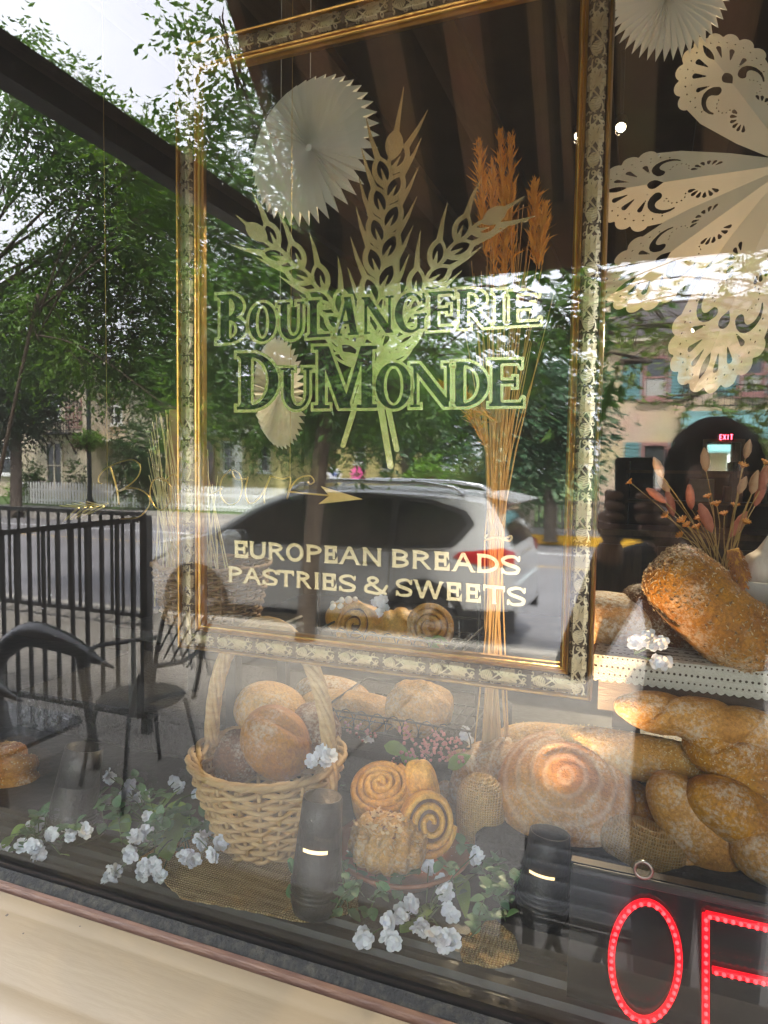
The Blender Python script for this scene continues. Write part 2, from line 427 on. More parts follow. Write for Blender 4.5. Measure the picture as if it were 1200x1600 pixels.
# ------------------------------------------------------------------ ground
def slab(name, x0, x1, y0, y1, z0, z1, m, parent=None):
    return MB().box(((x0 + x1) / 2, (y0 + y1) / 2, (z0 + z1) / 2), (x1 - x0, y1 - y0, z1 - z0)).build(name, m, parent)
KY = -5.30            # near kerb
FY = -17.2            # far kerb
RZ = -0.28
tag(link_mesh('ground', [(-400, -800, -.40), (400, -800, -.40), (400, 300, -.40), (-400, 300, -.40)], [(0, 1, 2, 3)], M_grass, smooth=False), kind='structure')
tag(slab('road', -90, 90, FY, KY - .15, -.36, RZ, M_road), kind='structure')
sw = tag(slab('pavement', -60, 60, KY, -.16, -.29, -.03, M_conc), kind='structure')
g = .012
pv = None
for ix in range(-8, 5):
    for iy in range(4):
        x0, y0 = ix * 1.5, KY + iy * 1.28
        c = ((x0 + .75), (y0 + .64), -.0145 + random.uniform(-.002, .002))
        if pv is None:
            pv = MB().box((0, 0, 0), (1.5 - g, 1.28 - g, .028), bev=.006).build('paving_slab', M_conc, sw, world=False); pv.location = c
        else: dup(pv, sw, c)
tag(slab('kerb', -60, 60, KY - .15, KY - .002, -.37, -.005, M_kerb), kind='structure')
fk = tag(slab('far_kerb', -60, 60, FY - .15, FY - .002, -.29, -.04, M_kerb), kind='structure')
tag(slab('yellow_kerb_line', RF(815, 840, 17.1).x, 14, FY + .004, FY + .05, -.275, -.03, M_yel), kind='structure')
tag(slab('far_pavement', -90, 90, FY - 2.6, FY - .152, -.29, -.05, M_conc), kind='structure')
tag(slab('lawn', -90, 90, -90, FY - 2.602, -.29, -.07, M_grass), kind='structure')
tag(slab('centre_line', -80, 80, -13.0, -12.86, RZ, RZ + .004, M_yel2), kind='structure')
tag(slab('parking_line', -80, 80, -15.2, -15.1, RZ, RZ + .004, M_whitep), kind='structure')
tag(slab('driveway', 1.5, 5.0, -60, FY - 2.61, -.069, -.05, M_conc), kind='structure')

# ------------------------------------------------------------------ the shop front
WX0, WX1, WZ0, WZ1 = -2.1, 1.45, 1.04, 3.05
shop = thing('shop_front', 'tan painted shop front with one wide display window over a deep wooden sill', 'shop front', (-.3, 0, 0))
def sl2(name, *a): return slab(name, *a, shop)
sl2('wall', -9, WX0 - .06, 0, .22, -.28, 6.2, M_wall)
sl2('wall', WX1 + .06, 7, 0, .22, -.28, 6.2, M_wall)
sl2('wall', WX0 - .06, WX1 + .06, 0, .22, WZ1 + .06, 6.2, M_wall)
sl2('wall', WX0 - .06, WX1 + .06, .0, .22, -.28, .99, M_wall)
sl2('window_jamb', WX0 - .06, WX0, -.03, .12, 1.0, WZ1, M_tan)
sl2('window_jamb', WX1, WX1 + .06, -.03, .12, 1.0, WZ1, M_tan)
sl2('window_head', WX0 - .06, WX1 + .06, -.03, .12, WZ1, WZ1 + .06, M_tan)
DZ = -.015
def extr(name, prof, m, parent=None, x0=WX0 - .1, x1=WX1 + .1, smooth=False, nseg=1):
    mb = MB(); mb.prism(prof, x0, x1, lambda u, w, t: (t, u, w + DZ)); o = mb.build(name, m, parent, smooth); return o
autosmooth(extr('window_sill', [(-.030, .99), (-.030, 1.031), (-.0325, 1.0345), (-.050, 1.0340), (-.0535, 1.0325), (-.058, 1.0322), (-.100, 1.0265), (-.1025, 1.0255), (-.128, 1.0225), (-.134, 1.0190),
      (-.140, 1.0180), (-.156, 1.0165), (-.170, 1.0095), (-.180, .997), (-.184, .982), (-.180, .966), (-.168, .955), (-.15, .95), (-.02, .95), (-.02, .99)], M_tan, shop), 25)
extr('sill_gap', [(-.030, .995), (-.030, 1.026), (-.023, 1.026), (-.023, .995)], mat('grey_caulk', (.16, .14, .16), (.26, .23, .25), 60, .8, bump=.3), shop)
autosmooth(extr('glazing_strip', [(-.0228, .995), (-.0228, 1.030), (-.020, 1.0335), (-.014, 1.0345), (-.0125, 1.033), (-.0125, .995)], M_copper, shop))
autosmooth(extr('gasket', [(-.0123, .995), (-.0123, 1.034), (-.009, 1.0385), (-.003, 1.0415), (-.0005, 1.042), (-.0005, .995)], M_gasket, shop))
# black inner ledge with ridges, then the display deck
autosmooth(extr('inner_ledge', [(.018, .985), (.018, 1.040), (.030, 1.043), (.034, 1.039), (.040, 1.039), (.044, 1.046), (.052, 1.048), (.056, 1.043), (.066, 1.043), (.070, 1.050), (.082, 1.051), (.088, 1.046), (.100, 1.046), (.100, .985)], M_black, shop))
G1 = glass_mat('pane_glass', 1.35, wav=.0004, wscale=1.6, dust=.010)
G2 = glass_mat('pane_glass_inner', 1.15, wav=.0006, wscale=2.3)
def pane(name, x0, x1, z0, z1, y, tilt, m, parent):
    c = Vector(((x0 + x1) / 2, y, (z0 + z1) / 2)); t = Matrix.Rotation(tilt, 3, 'Z') @ Matrix.Rotation(tilt * .5, 3, 'X')
    v = [c + t @ Vector((sx * (x1 - x0) / 2, 0, sz * (z1 - z0) / 2)) for sx, sz in ((-1, -1), (1, -1), (1, 1), (-1, 1))]
    return link_mesh(name, v, [(0, 1, 2, 3)], m, parent, False)
pane('window_pane', WX0, WX1, 1.012, WZ1, 0.0, 0, G1, shop)
pane('window_pane', WX0, WX1, 1.012, WZ1, 0.014, R_(.10), G2, shop)

# ------------------------------------------------------------------ the room behind
tag(slab('interior_floor', -4, 4, .22, 7, -.05, .02, M_floor), kind='structure')
tag(slab('interior_wall', -4.1, -4, .22, 7.1, .0, 3.4, M_inwall), kind='structure')
tag(slab('interior_wall', 4, 4.1, .22, 7.1, .0, 3.4, M_inwall), kind='structure')
tag(slab('interior_wall', -4, 4, 6.9, 7.0, .02, 3.4, M_inwall), kind='structure')
ceil = tag(slab('ceiling', -4.1, 4.1, .22, 7.1, 3.4, 3.5, mat('ceiling_dark', (.05, .032, .02), (.07, .045, .028), 4, .7)), kind='structure')
bd = None
for i in range(14):
    x = -3.6 + i * .55
    if bd is None: bd = MB().box((0, 0, 0), (.17, 6.4, .05)).build('ceiling_board', M_beam, ceil, world=False); bd.location = (x, 3.6, 3.37)
    else: dup(bd, ceil, (x, 3.6, 3.37))

# ------------------------------------------------------------------ awning over the pavement
vb, vt = RF(1010, 396, 1.50), RF(1010, 305, 1.50)
AX0 = RF(468, 320, 1.5).x; AX1 = 3.2; AY = -1.50
def awn_mat():
    m = bpy.data.materials.new('striped_canvas'); m.use_nodes = True; n = m.node_tree.nodes; L = m.node_tree.links
    b = n['Principled BSDF']; b.inputs['Roughness'].default_value = .85
    tc = n.new('ShaderNodeTexCoord'); sx = n.new('ShaderNodeSeparateXYZ'); L.new(tc.outputs['Object'], sx.inputs[0])
    a = n.new('ShaderNodeMath'); a.operation = 'MULTIPLY'; a.inputs[1].default_value = 1 / .225; L.new(sx.outputs[0], a.inputs[0])
    f = n.new('ShaderNodeMath'); f.operation = 'FRACT'; L.new(a.outputs[0], f.inputs[0])
    g_ = n.new('ShaderNodeMath'); g_.operation = 'LESS_THAN'; g_.inputs[1].default_value = .45; L.new(f.outputs[0], g_.inputs[0])
    no = n.new('ShaderNodeTexNoise'); no.inputs['Scale'].default_value = 6; L.new(tc.outputs['Object'], no.inputs['Vector'])
    mx = n.new('ShaderNodeMix'); mx.data_type = 'RGBA'; mx.inputs['A'].default_value = (.065, .042, .026, 1); mx.inputs['B'].default_value = (.46, .32, .20, 1); L.new(g_.outputs[0], mx.inputs['Factor'])
    m2 = n.new('ShaderNodeMix'); m2.data_type = 'RGBA'; m2.blend_type = 'MULTIPLY'; m2.inputs['Factor'].default_value = .35; L.new(mx.outputs['Result'], m2.inputs['A']); L.new(no.outputs['Color'], m2.inputs['B'])
    L.new(m2.outputs['Result'], b.inputs['Base Color']); tl_ = n.new('ShaderNodeBsdfTranslucent'); L.new(m2.outputs['Result'], tl_.inputs['Color']); mt = n.new('ShaderNodeMixShader'); mt.inputs[0].default_value = .4; L.new(b.outputs[0], mt.inputs[1]); L.new(tl_.outputs[0], mt.inputs[2]); L.new(mt.outputs[0], n['Material Output'].inputs['Surface']); return m
M_awn = awn_mat()
awn = thing('awning', 'brown striped canvas awning over the pavement, held out by dark side bars', 'awning', ((AX0 + AX1) / 2, AY, vt.z))
top = vt.z + 1.75
def sheet(name, p, n, m, parent, th=.004):
    """p: 4 corners, bottom-left, bottom-right, top-right, top-left; slightly sagging sheet"""
    v = []; f = []; nu, nv = n
    for j in range(nv + 1):
        for i in range(nu + 1):
            a, b = i / nu, j / nv
            q = (p[0] * (1 - a) + p[1] * a) * (1 - b) + (p[3] * (1 - a) + p[2] * a) * b
            v.append(q + Vector((0, 0, -.03 * math.sin(math.pi * b) * (1 + .3 * math.sin(a * 25)))))
    for j in range(nv):
        for i in range(nu):
            k = j * (nu + 1) + i; f.append((k, k + 1, k + nu + 2, k + nu + 1))
    o = link_mesh(name, v, f, m, parent, True)
    s = o.modifiers.new('thick', 'SOLIDIFY'); s.thickness = th; return o
sheet('canopy', [Vector((AX0, AY - .03, vt.z)), Vector((AX1, AY - .03, vt.z)), Vector((AX1, -.03, top)), Vector((AX0, -.03, top))], (30, 10), M_awn, awn)
mb = MB(); mb.box(((AX0 + AX1) / 2, AY - .012, (vb.z + vt.z) / 2 + .015), (AX1 - AX0 + .02, .012, vt.z - vb.z + .06)); mb.build('valance', M_awn, awn)
M_bar = mat('awning_bar_dark', (.035, .026, .020), (.06, .045, .035), 12, .5)
MB().bar((AX0 - .03, AY - .05, vt.z + .012), (AX1, AY - .05, vt.z + .012), .045).build('front_bar', M_bar, awn)
for x in (AX0 - .035, AX1 + .03): MB().bar((x, AY - .03, vt.z - .02), (x, -.02, vt.z - .02), .05, .085).build('side_bar', M_bar, awn)
for k in range(4):
    x = AX0 + .9 + k * .95
    MB().bar((x, AY + .05, vt.z + .0), (x, -.04, top - .06), .03).build('rafter', M_bar, awn)

# ------------------------------------------------------------------ the room's back: counter, shelves, exit sign, lamps
M_oak = mat('dark_oak', (.09, .045, .02), (.05, .026, .012), 5, .45, stretch=(1, 1, 8))
M_oak2 = mat('mid_oak', (.17, .09, .04), (.11, .055, .025), 5, .45, stretch=(8, 1, 1))
sh = thing('back_counter', 'long dark oak counter at the far end of the shop under the exit sign', 'counter', (1.2, 5.9, .02))
MB().box((1.2, 5.9, .55), (3.4, .6, 1.04)).build('body', M_oak, sh)
MB().box((1.2, 5.87, 1.09), (3.5, .7, .05)).build('top', M_oak2, sh)
for k in range(6): MB().box((-.25 + k * .58, 5.585, .58), (.46, .03, .8)).build('panel', M_oak2, sh)
rk = thing('wall_shelf', 'dark oak shelf unit with pale boxes on the far wall of the shop', 'shelf', (1.0, 6.6, 1.1))
for z in (1.32, 1.62): MB().box((1.25, 6.74, z), (2.9, .3, .03)).build('shelf_board', M_oak2, rk)
for x in (-.19, .78, 1.75, 2.69): MB().box((x, 6.74, 1.4), (.04, .3, .65)).build('upright', M_oak, rk)
pc = P(1118, 800, 6.5)
for k, (dx, w, h, c) in enumerate([(-.12, .22, .22, (.55, .55, .55)), (.16, .16, .15, (.4, .2, .12)), (.55, .25, .12, (.6, .58, .55)), (.95, .15, .2, (.15, .2, .25))]):
    tag(MB().box((pc.x + dx, 6.70, 1.336 + h / 2), (w, .18, h), bev=.008).build('storage_box', mat('box_%s' % 'abcd'[k], c)), ['pale grey box on the far shelf beneath the back window', 'small brown box on the far shelf next to the pale grey box', 'wide low pale box on the far shelf', 'dark blue box at the end of the far shelf'][k], 'box', 'boxes on the far shelf')
ex = thing('exit_sign', 'small glowing red EXIT sign high on the far wall of the shop', 'exit sign', P(1135, 683, 6.84))
e0 = P(1135, 683, 6.84)
MB().box(e0 + Vector((0, .03, 0)), (.15, .05, .085), bev=.008).build('case', M_black, ex)
M_exit = mat('exit_red', (.6, .02, .02), emit=(1, .06, .10), estr=1.6)
for k, pts in enumerate([[(.9, 0), (0, 0), (0, .5), (.7, .5), (0, .5), (0, 1), (.9, 1)], [(0, 0), (1, 1), (.5, .5), (0, 1), (1, 0)], [(.5, 0), (.5, 1)], [(.5, 0), (.5, 1), (0, 1), (1, 1)]]):
    mb = MB()
    for a, b in zip(pts[:-1], pts[1:]):
        mb.bar(e0 + Vector((-.058 + k * .031 + a[0] * .022, -.0, -.024 + a[1] * .048)), e0 + Vector((-.058 + k * .031 + b[0] * .022, -.0, -.024 + b[1] * .048)), .007)
    mb.build('letter', M_exit, ex)
M_lamp = mat('lamp_glow', (1, .9, .7), emit=(1.0, .80, .50), estr=1.5)
M_can = mat('lamp_can', (.012, .012, .012), (.02, .02, .02), 10, .4)
def downlight(px, py, Y, label, energy=18, aim=None):
    p = P(px, py, Y); t = thing('ceiling_spotlight', label, 'spotlight', p, 'spotlights on the shop ceiling')
    aim = aim or Vector((p.x * .6, .35, 1.2)); d = (aim - p).normalized()
    Mx = d.to_track_quat('Z', 'Y').to_matrix()
    MB().lathe([(.016, -.08), (.021, -.07), (.022, -.01), (.022, 0), (.018, 0), (.017, -.012)], p, 20, Mx, capt=False).build('can', M_can, t, True)
    MB().lathe([(.0172, -.012), (.0172, -.008)], p, 20, Mx).build('bulb', M_lamp, t, True)
    MB().bar(p - d * .06, (p.x, p.y, 3.36), .012).build('stem', M_can, t)
    l = bpy.data.lights.new('spot', 'SPOT'); l.energy = energy; l.color = (1, .78, .5); l.spot_size = R_(70); l.spot_blend = .6; l.shadow_soft_size = .016
    lo = bpy.data.objects.new('lamp_light', l); C.objects.link(lo); lo.parent = t; lo.location = d * .02; lo.rotation_euler = (-d).to_track_quat('Z', 'Y').to_euler()
downlight(970, 200, 1.9, 'lit ceiling spotlight just beside the gilt frame, seen face on', 13)
downlight(905, 213, 2.0, 'lit ceiling spotlight turned away, a thin bright slit behind the gilt frame', 13)
downlight(1080, 518, 4.2, 'lit ceiling spotlight far back behind the lowest lace point', 12)
# ------------------------------------------------------------------ trees and shrubs across the street (seen in the pane)
M_bark = mat('bark', (.060, .042, .028), (.11, .08, .055), 12, .9, bump=.6, stretch=(1, 1, .2))
M_bark2 = mat('bark_grey', (.09, .07, .055), (.15, .12, .09), 10, .9, bump=.6, stretch=(1, 1, .2))
L_elm = leaf_mat('elm_leaf', (.030, .085, .018), (.13, .25, .035), 1.0, .42)
L_loc = leaf_mat('locust_leaf', (.026, .072, .020), (.14, .26, .038), .9, .42)
L_yel = leaf_mat('yellow_leaf', (.08, .14, .02), (.20, .26, .05), 1.0)
L_dark = leaf_mat('dark_leaf', (.010, .026, .012), (.028, .055, .022), 1.2, .2)
L_teal = leaf_mat('teal_leaf', (.026, .075, .038), (.085, .17, .065), .6)
L_bright = leaf_mat('bright_leaf', (.09, .20, .015), (.18, .33, .03), 1.0)
L_shrub = leaf_mat('shrub_leaf', (.018, .05, .012), (.05, .11, .02), 1.2)

def leafquads(P0, D, S, Ln, Wd, fold=.25):
    """P0 base points, D leaf axis, S side vector (n,3); Ln, Wd (n,)"""
    N = np.cross(D, S)
    Ln = Ln[:, None]; Wd = Wd[:, None]
    m = P0 + D * Ln * .45 + N * Wd * fold * .0
    a = P0; b = m + S * Wd * .5 + N * Wd * fold; c = P0 + D * Ln - N * Ln * .06; d = m - S * Wd * .5 + N * Wd * fold
    return np.stack([a, b, c, d], axis=1).reshape(-1, 3)
def nrm(v): return v / (np.linalg.norm(v, axis=1, keepdims=True) + 1e-9)
def sprays(c, r, ntw, k, Ln, Wd, droop=.25, tl=.45, rng=RNG, flat=.75):
    """twigs in an ellipsoid round c, leaves set alternately along each"""
    c = np.array(c); r = np.array(r if hasattr(r, '__len__') else (r, r, r * flat))
    q = nrm(rng.normal(size=(ntw, 3))) * (rng.random((ntw, 1)) ** .45)
    o = c + q * r * .85
    d = nrm(q * .9 + rng.normal(size=(ntw, 3)) * .55 + np.array([0, 0, -droop]))
    L = tl * (.6 + .8 * rng.random(ntw))
    s = nrm(np.cross(d, np.array([0, 0, 1.0])) + rng.normal(size=(ntw, 3)) * .25)
    out = []
    for i in range(k):
        t = (i + .6) / k
        p = o + d * (L * t)[:, None] + np.array([0, 0, -1.0]) * (L * t * t * droop * .8)[:, None]
        sg = 1 if i % 2 else -1
        dd = nrm(d * .55 + s * sg * .8 + np.array([0, 0, -.30]) + rng.normal(size=(ntw, 3)) * .28)
        ss = nrm(np.cross(dd, np.array([0, 0, 1.0]) + rng.normal(size=(ntw, 3)) * .45))
        z = .7 + .6 * rng.random(ntw)
        out.append(leafquads(p, dd, ss, Ln * z, Wd * z))
    return np.concatenate(out)
def tree(name, label, base, fork, clumps, lm, bark, tr=.09, ntw=60, k=9, Ln=.085, Wd=.04, droop=.25, tl=.45, group='trees along the street', limbr=None, limb=True, lmin=.006):
    t = thing(name, label, 'tree', base, group)
    mb = MB(); base = Vector(base); fork = Vector(fork)
    mid = (base + fork) / 2 + Vector((random.uniform(-.08, .08), random.uniform(-.08, .08), 0))
    mb.tube(bez([base - Vector((0, 0, .1)), base + Vector((0, 0, .15)), mid, fork], 5), [tr * 1.45] + [tr * (1.15 - .4 * i / 14) for i in range(15)], 10)
    quads = []
    for (c, r, n) in clumps:
        c = Vector(c)
        if limb:
            a = fork + Vector((0, 0, -random.uniform(0, .5)))
            m1 = a.lerp(c, .45) + Vector((random.uniform(-.15, .15), random.uniform(-.15, .15), .18))
            pts = bez([a, m1, c], 5); n_ = len(pts)
            mb.tube(pts, [max(lmin, (limbr or tr * .55) * (1 - i / n_)) for i in range(n_)], 6)
            for j in range(4):
                e = c + Vector((random.uniform(-1, 1), random.uniform(-1, 1), random.uniform(-.6, .6))) * (r if not hasattr(r, '__len__') else r[0]) * .9
                mb.tube([c.lerp(a, .15), c.lerp(e, .5) + Vector((0, 0, .05)), e], [.012, .008, .004], 5)
        quads.append(sprays(c, r, int(ntw * n), k, Ln, Wd, droop, tl))
    mb.build('trunk', bark, t, True)
    quads_mesh('crown', np.concatenate(quads), 0, lm, t)
    return t
def cl(*rows): return [(tuple(RF(a, b, y)), r, n) for a, b, y, r, n in rows]

# near street tree whose trunk stands before the car
tb = RF(478, 1005, 4.9); tb.z = -.01
tree('street_tree', 'street tree with slim leaning trunk standing right in front of the silver car', tb, RF(520, 560, 4.9),
     cl((345, 60, 4.6, .45, .5), (385, 150, 4.8, .5, .7), (335, 235, 5.2, .5, .8), (425, 255, 5.2, .5, .8), (330, 340, 5.3, .55, 1.2), (405, 380, 5.2, .55, 1.3), (475, 330, 5.4, .5, 1.0),
        (350, 455, 5.0, .55, 1.3), (435, 475, 5.0, .55, 1.4), (505, 430, 5.2, .55, 1.3), (570, 470, 5.0, .5, 1.1), (630, 445, 5.4, .5, .9), (385, 560, 5.0, .5, 1.2), (325, 600, 5.2, .5, 1.0),
        (455, 580, 4.9, .5, 1.2), (525, 570, 5.2, .45, 1.1), (600, 565, 5.0, .45, 1.0), (690, 475, 5.4, .45, .4), (705, 545, 5.2, .4, .3), (650, 610, 5.0, .4, .9), (745, 450, 5.4, .38, .2),
        (560, 640, 5.3, .35, .7), (490, 635, 5.0, .35, .7), (410, 640, 5.4, .4, .8), (600, 360, 5.8, .5, .8), (540, 300, 6.0, .5, .7), (690, 400, 5.8, .4, .3)),
     L_elm, M_bark, tr=.085, ntw=105, Ln=.088, Wd=.040)
# second trunk leaning left beside it
# big tree at the left, trunk out of the picture
lb = RF(-160, 1000, 5.4); lb.z = -.01
tree('street_tree', 'tall street tree with long drooping boughs filling the upper corner against the sky', lb, RF(-90, 480, 5.6),
     cl((15, 75, 5.4, (.5, .4, .25), .7), (70, 140, 5.4, (.55, .4, .28), 1.0), (130, 190, 5.5, (.5, .4, .28), 1.1), (190, 225, 5.6, (.5, .4, .3), 1.1), (245, 275, 5.6, .5, 1.1), (20, 165, 5.0, (.4, .3, .22), .5), (90, 235, 5.2, (.45, .3, .22), .6),
        (30, 272, 5.0, (.6, .25, .1), .45), (165, 300, 5.6, .55, 1.2), (225, 345, 5.8, .6, 1.4), (140, 375, 5.8, .55, 1.2), (265, 400, 5.8, .55, 1.3), (80, 420, 6.0, .55, 1.3), (180, 440, 6.0, .6, 1.5), (20, 470, 5.8, .55, 1.5),
        (100, 500, 6.0, .55, 1.4), (250, 490, 6.2, .6, 1.4), (190, 545, 6.2, .5, .9), (290, 560, 6.2, .55, 1.0), (130, 560, 6.4, .35, .5), (240, 605, 6.4, .4, .55), (40, 540, 6.2, .5, 1.0), (300, 480, 6.4, .5, 1.0), (310, 300, 6.2, .5, .8)),
     L_loc, M_bark, tr=.13, ntw=135, k=10, limbr=.035, Ln=.080, Wd=.034, droop=.4, tl=.5)
# added tree: yellow green leaf colour stands for sunlit patches on the boughs
yl = RF(-40, 980, 4.4); yl.z = -.01
tree('sunlit_sprays', 'added slender tree whose yellow green sprays stand for sunlit leaves among the boughs', yl, RF(60, 460, 4.6),
     cl((205, 213, 4.6, (.26, .2, .10), .5), (232, 232, 4.6, (.2, .2, .1), .35), (228, 330, 4.6, (.28, .2, .1), .5), (60, 470, 4.8, (.45, .3, .10), .6), (115, 560, 4.8, (.35, .3, .10), .5), (330, 290, 4.8, (.3, .2, .14), .3), (285, 655, 4.6, (.2, .2, .12), .2)),
     leaf_mat('sunlit_leaf', (.06, .15, .012), (.17, .30, .03), 1.2), M_bark, tr=.022, ntw=110, k=10, Ln=.075, Wd=.03)
# near branch at the right of the frame, with large leaves
rb = RF(1330, 1000, 4.2); rb.z = -.01
tree('street_tree', 'street tree leaning in with sparse large dark leaves against the white sky', rb, RF(1290, 420, 4.2),
     cl((850, 425, 3.4, (.20, .2, .09), .30), (900, 430, 3.4, (.22, .2, .10), .40), (935, 455, 3.3, (.2, .2, .10), .32), (880, 480, 3.5, (.22, .2, .10), .40), (850, 535, 3.5, (.2, .2, .14), .36), (900, 520, 3.5, (.2, .2, .12), .26), (965, 572, 3.2, (.14, .2, .05), .10), (800, 470, 3.8, (.3, .2, .18), .35), (790, 545, 3.8, (.26, .2, .16), .3),
        (1075, 612, 3.2, (.1, .1, .03), .04)),
     L_elm, M_bark, tr=.10, ntw=34, k=7, Ln=.10, Wd=.05, droop=.3, tl=.3, limbr=.008, lmin=.003)
yb = RF(1420, 1000, 5.0); yb.z = -.01
tree('street_tree', 'street tree with airy yellow green foliage before the cream brick house', yb, RF(1330, 480, 5.0),
     cl((1170, 428, 4.6, (.25, .3, .08), .4), (1205, 470, 4.8, .25, .4), (1190, 540, 5.0, (.3, .3, .12), .45), (1000, 502, 5.0, (.40, .3, .07), .55), (1075, 524, 5.0, (.35, .3, .06), .4), (960, 492, 5.2, (.25, .3, .08), .3), (1225, 625, 4.8, (.3, .3, .06), .4), (1215, 665, 4.8, (.3, .3, .05), .3), (1065, 634, 5.0, (.12, .2, .05), .12), (1215, 590, 5.0, .3, .4)),
     L_yel, M_bark2, tr=.10, ntw=48, k=9, Ln=.08, Wd=.04, tl=.4, limbr=.006, lmin=.0022)
# trees on the far side
def far_tree(name, label, px, Y, zb, rows, lm, tr, ntw, Ln, Wd, bark=M_bark2, fpy=600, **kw):
    b = RF(px, 780, Y); b.z = zb
    return tree(name, label, b, RF(px, fpy, Y), cl(*rows), lm, bark, tr=tr, ntw=ntw, Ln=Ln, Wd=Wd, tl=1.1, k=8, group='trees beyond the road', **kw)
far_tree('far_tree', 'bluish green tree beyond the road, next to the brick house', 862, 17, -.07,
         [(845, 575, 17, 1.3, 1), (862, 612, 17, 1.3, 1.1), (840, 650, 17, 1.4, 1.2), (872, 660, 17, 1.1, .9), (855, 700, 17, 1.2, 1.0), (830, 700, 17, .9, .6)], L_teal, .16, 170, .20, .11, fpy=720)
far_tree('far_tree', 'far tree with thick bare reddish trunk beside the picket fence', 268, 23, -.07,
         [(255, 560, 23, 1.8, 1), (300, 540, 23, 1.8, 1), (220, 590, 23, 1.3, .6), (320, 590, 23, 1.5, .7), (275, 600, 23, 1.2, .5), (340, 640, 23, 1.2, .6)], L_elm, .34, 130, .24, .13, bark=M_bark, fpy=640)
far_tree('far_tree', 'broad dark tree beyond the road behind the pinwheels', 640, 26, -.07,
         [(560, 620, 26, 2.0, 1), (620, 600, 26, 2.2, 1.2), (690, 610, 26, 2.2, 1.2), (600, 670, 26, 1.8, .9), (670, 665, 26, 1.9, 1), (740, 640, 26, 1.8, .9), (510, 650, 26, 1.7, .8), (720, 690, 26, 1.5, .7), (440, 640, 27, 1.9, .8)], L_teal, .3, 170, .26, .15)
far_tree('far_tree', 'second dark tree further along beyond the ornamental grass', 770, 34, -.07,
         [(760, 625, 34, 2.0, 1), (800, 650, 34, 1.8, 1), (720, 600, 34, 2.0, 1), (830, 690, 34, 1.5, .6)], L_elm, .3, 140, .30, .17)
far_tree('conifer_tree', 'very dark dense tree in front of the cream house with balcony', 25, 17, -.07,
         [(0, 560, 17, 1.5, 2), (40, 580, 17, 1.4, 2), (20, 620, 17, 1.4, 2), (-30, 600, 17, 1.6, 2), (50, 625, 17, .9, 1.2), (30, 655, 17, .6, .6), (-20, 650, 17, 1.2, 1.5), (60, 555, 17, 1.1, 1.2)], L_dark, .2, 230, .16, .07)
def shrub(name, label, px, py0, py1, Y, w, lm, n=1, Ln=.1, Wd=.06, cat='shrub', zb=-.07, group='shrubs across the road', k=7, ntw=320):
    c = RF(px, (py0 + py1) / 2, Y); z1 = RF(px, py0, Y).z; h = (z1 - zb) / 2
    t = thing(name, label, cat, (c.x, c.y, zb), group)
    MB().tube([(c.x, c.y, zb - .05), (c.x + .03, c.y, zb + h)], [.06, .03], 7).build('stem', M_bark, t, True)
    q = [sprays((c.x, c.y, zb + h), (w, w, h), int(ntw * n), k, Ln, Wd, .1, .3)]
    quads_mesh('foliage', np.concatenate(q), 0, lm, t); return t
shrub('round_shrub', 'large rounded dark green shrub behind the white picket fence', 222, 652, 770, 20, 1.35, L_shrub, 2.2, .14, .09)
shrub('round_shrub', 'low bright lime green shrub behind the car roof', 672, 702, 745, 18.6, .75, L_bright, 1.0, .12, .07)
shrub('round_shrub', 'smaller lime green shrub beside the ornamental grass', 715, 722, 748, 18.6, .4, L_bright, .5, .10, .06)
shrub('round_shrub', 'dark green climbing shrub below the balcony of the cream house', 52, 720, 765, 21.3, .55, L_shrub, .7, .12, .08)
shrub('round_shrub', 'yellowish low plant left of the picket fence', 25, 752, 770, 20.8, .40, L_bright, .35, .10, .06)
shrub('round_shrub', 'thin leafy vine shrub beside the siding of the cream house', 118, 715, 770, 23, .35, L_shrub, .3, .12, .08)
# ornamental grass, built blade by blade
def grass_clump(name, label, px, py0, Y, w, n, m, zb=-.07, cat='ornamental grass', group='tall grasses across the road'):
    c = RF(px, 750, Y); zt = RF(px, py0, Y).z; h = zt - zb
    t = thing(name, label, cat, (c.x, c.y, zb), group)
    q = np.zeros((n, 4, 3)); a = RNG.random(n) * 6.283; r = w * .4 * np.sqrt(RNG.random(n))
    b = np.stack([c.x + r * np.cos(a), c.y + r * np.sin(a), np.full(n, zb)], 1)
    L = h * (.65 + .4 * RNG.random(n)); lean = .12 + .25 * RNG.random(n)
    tip = b + np.stack([np.cos(a) * L * lean, np.sin(a) * L * lean, L], 1)
    s = np.stack([-np.sin(a), np.cos(a), np.zeros(n)], 1) * .014; s[:, 0] += .008
    q[:, 0] = b - s; q[:, 1] = b + s; mid = (b + tip) / 2 + np.array([0, 0, .05]) ; q[:, 2] = tip + s * .2; q[:, 3] = tip - s * .2
    quads_mesh('blades', q.reshape(-1, 3), 0, m, t); return t
M_gr = leaf_mat('grass_blade', (.07, .13, .03), (.20, .24, .07), 2.0)
grass_clump('grass_clump', 'tall green ornamental grass in the garden right of the lime shrub', 775, 706, 18.4, 1.0, 900, M_gr)
grass_clump('grass_clump', 'shorter olive ornamental grass in front of the tall clump', 748, 728, 18.2, .9, 700, M_gr)
grass_clump('grass_clump', 'reddish brown grass among the garden flowers', 675, 738, 18.3, .45, 300, mat('red_grass', (.20, .08, .03), (.12, .05, .02), 5))
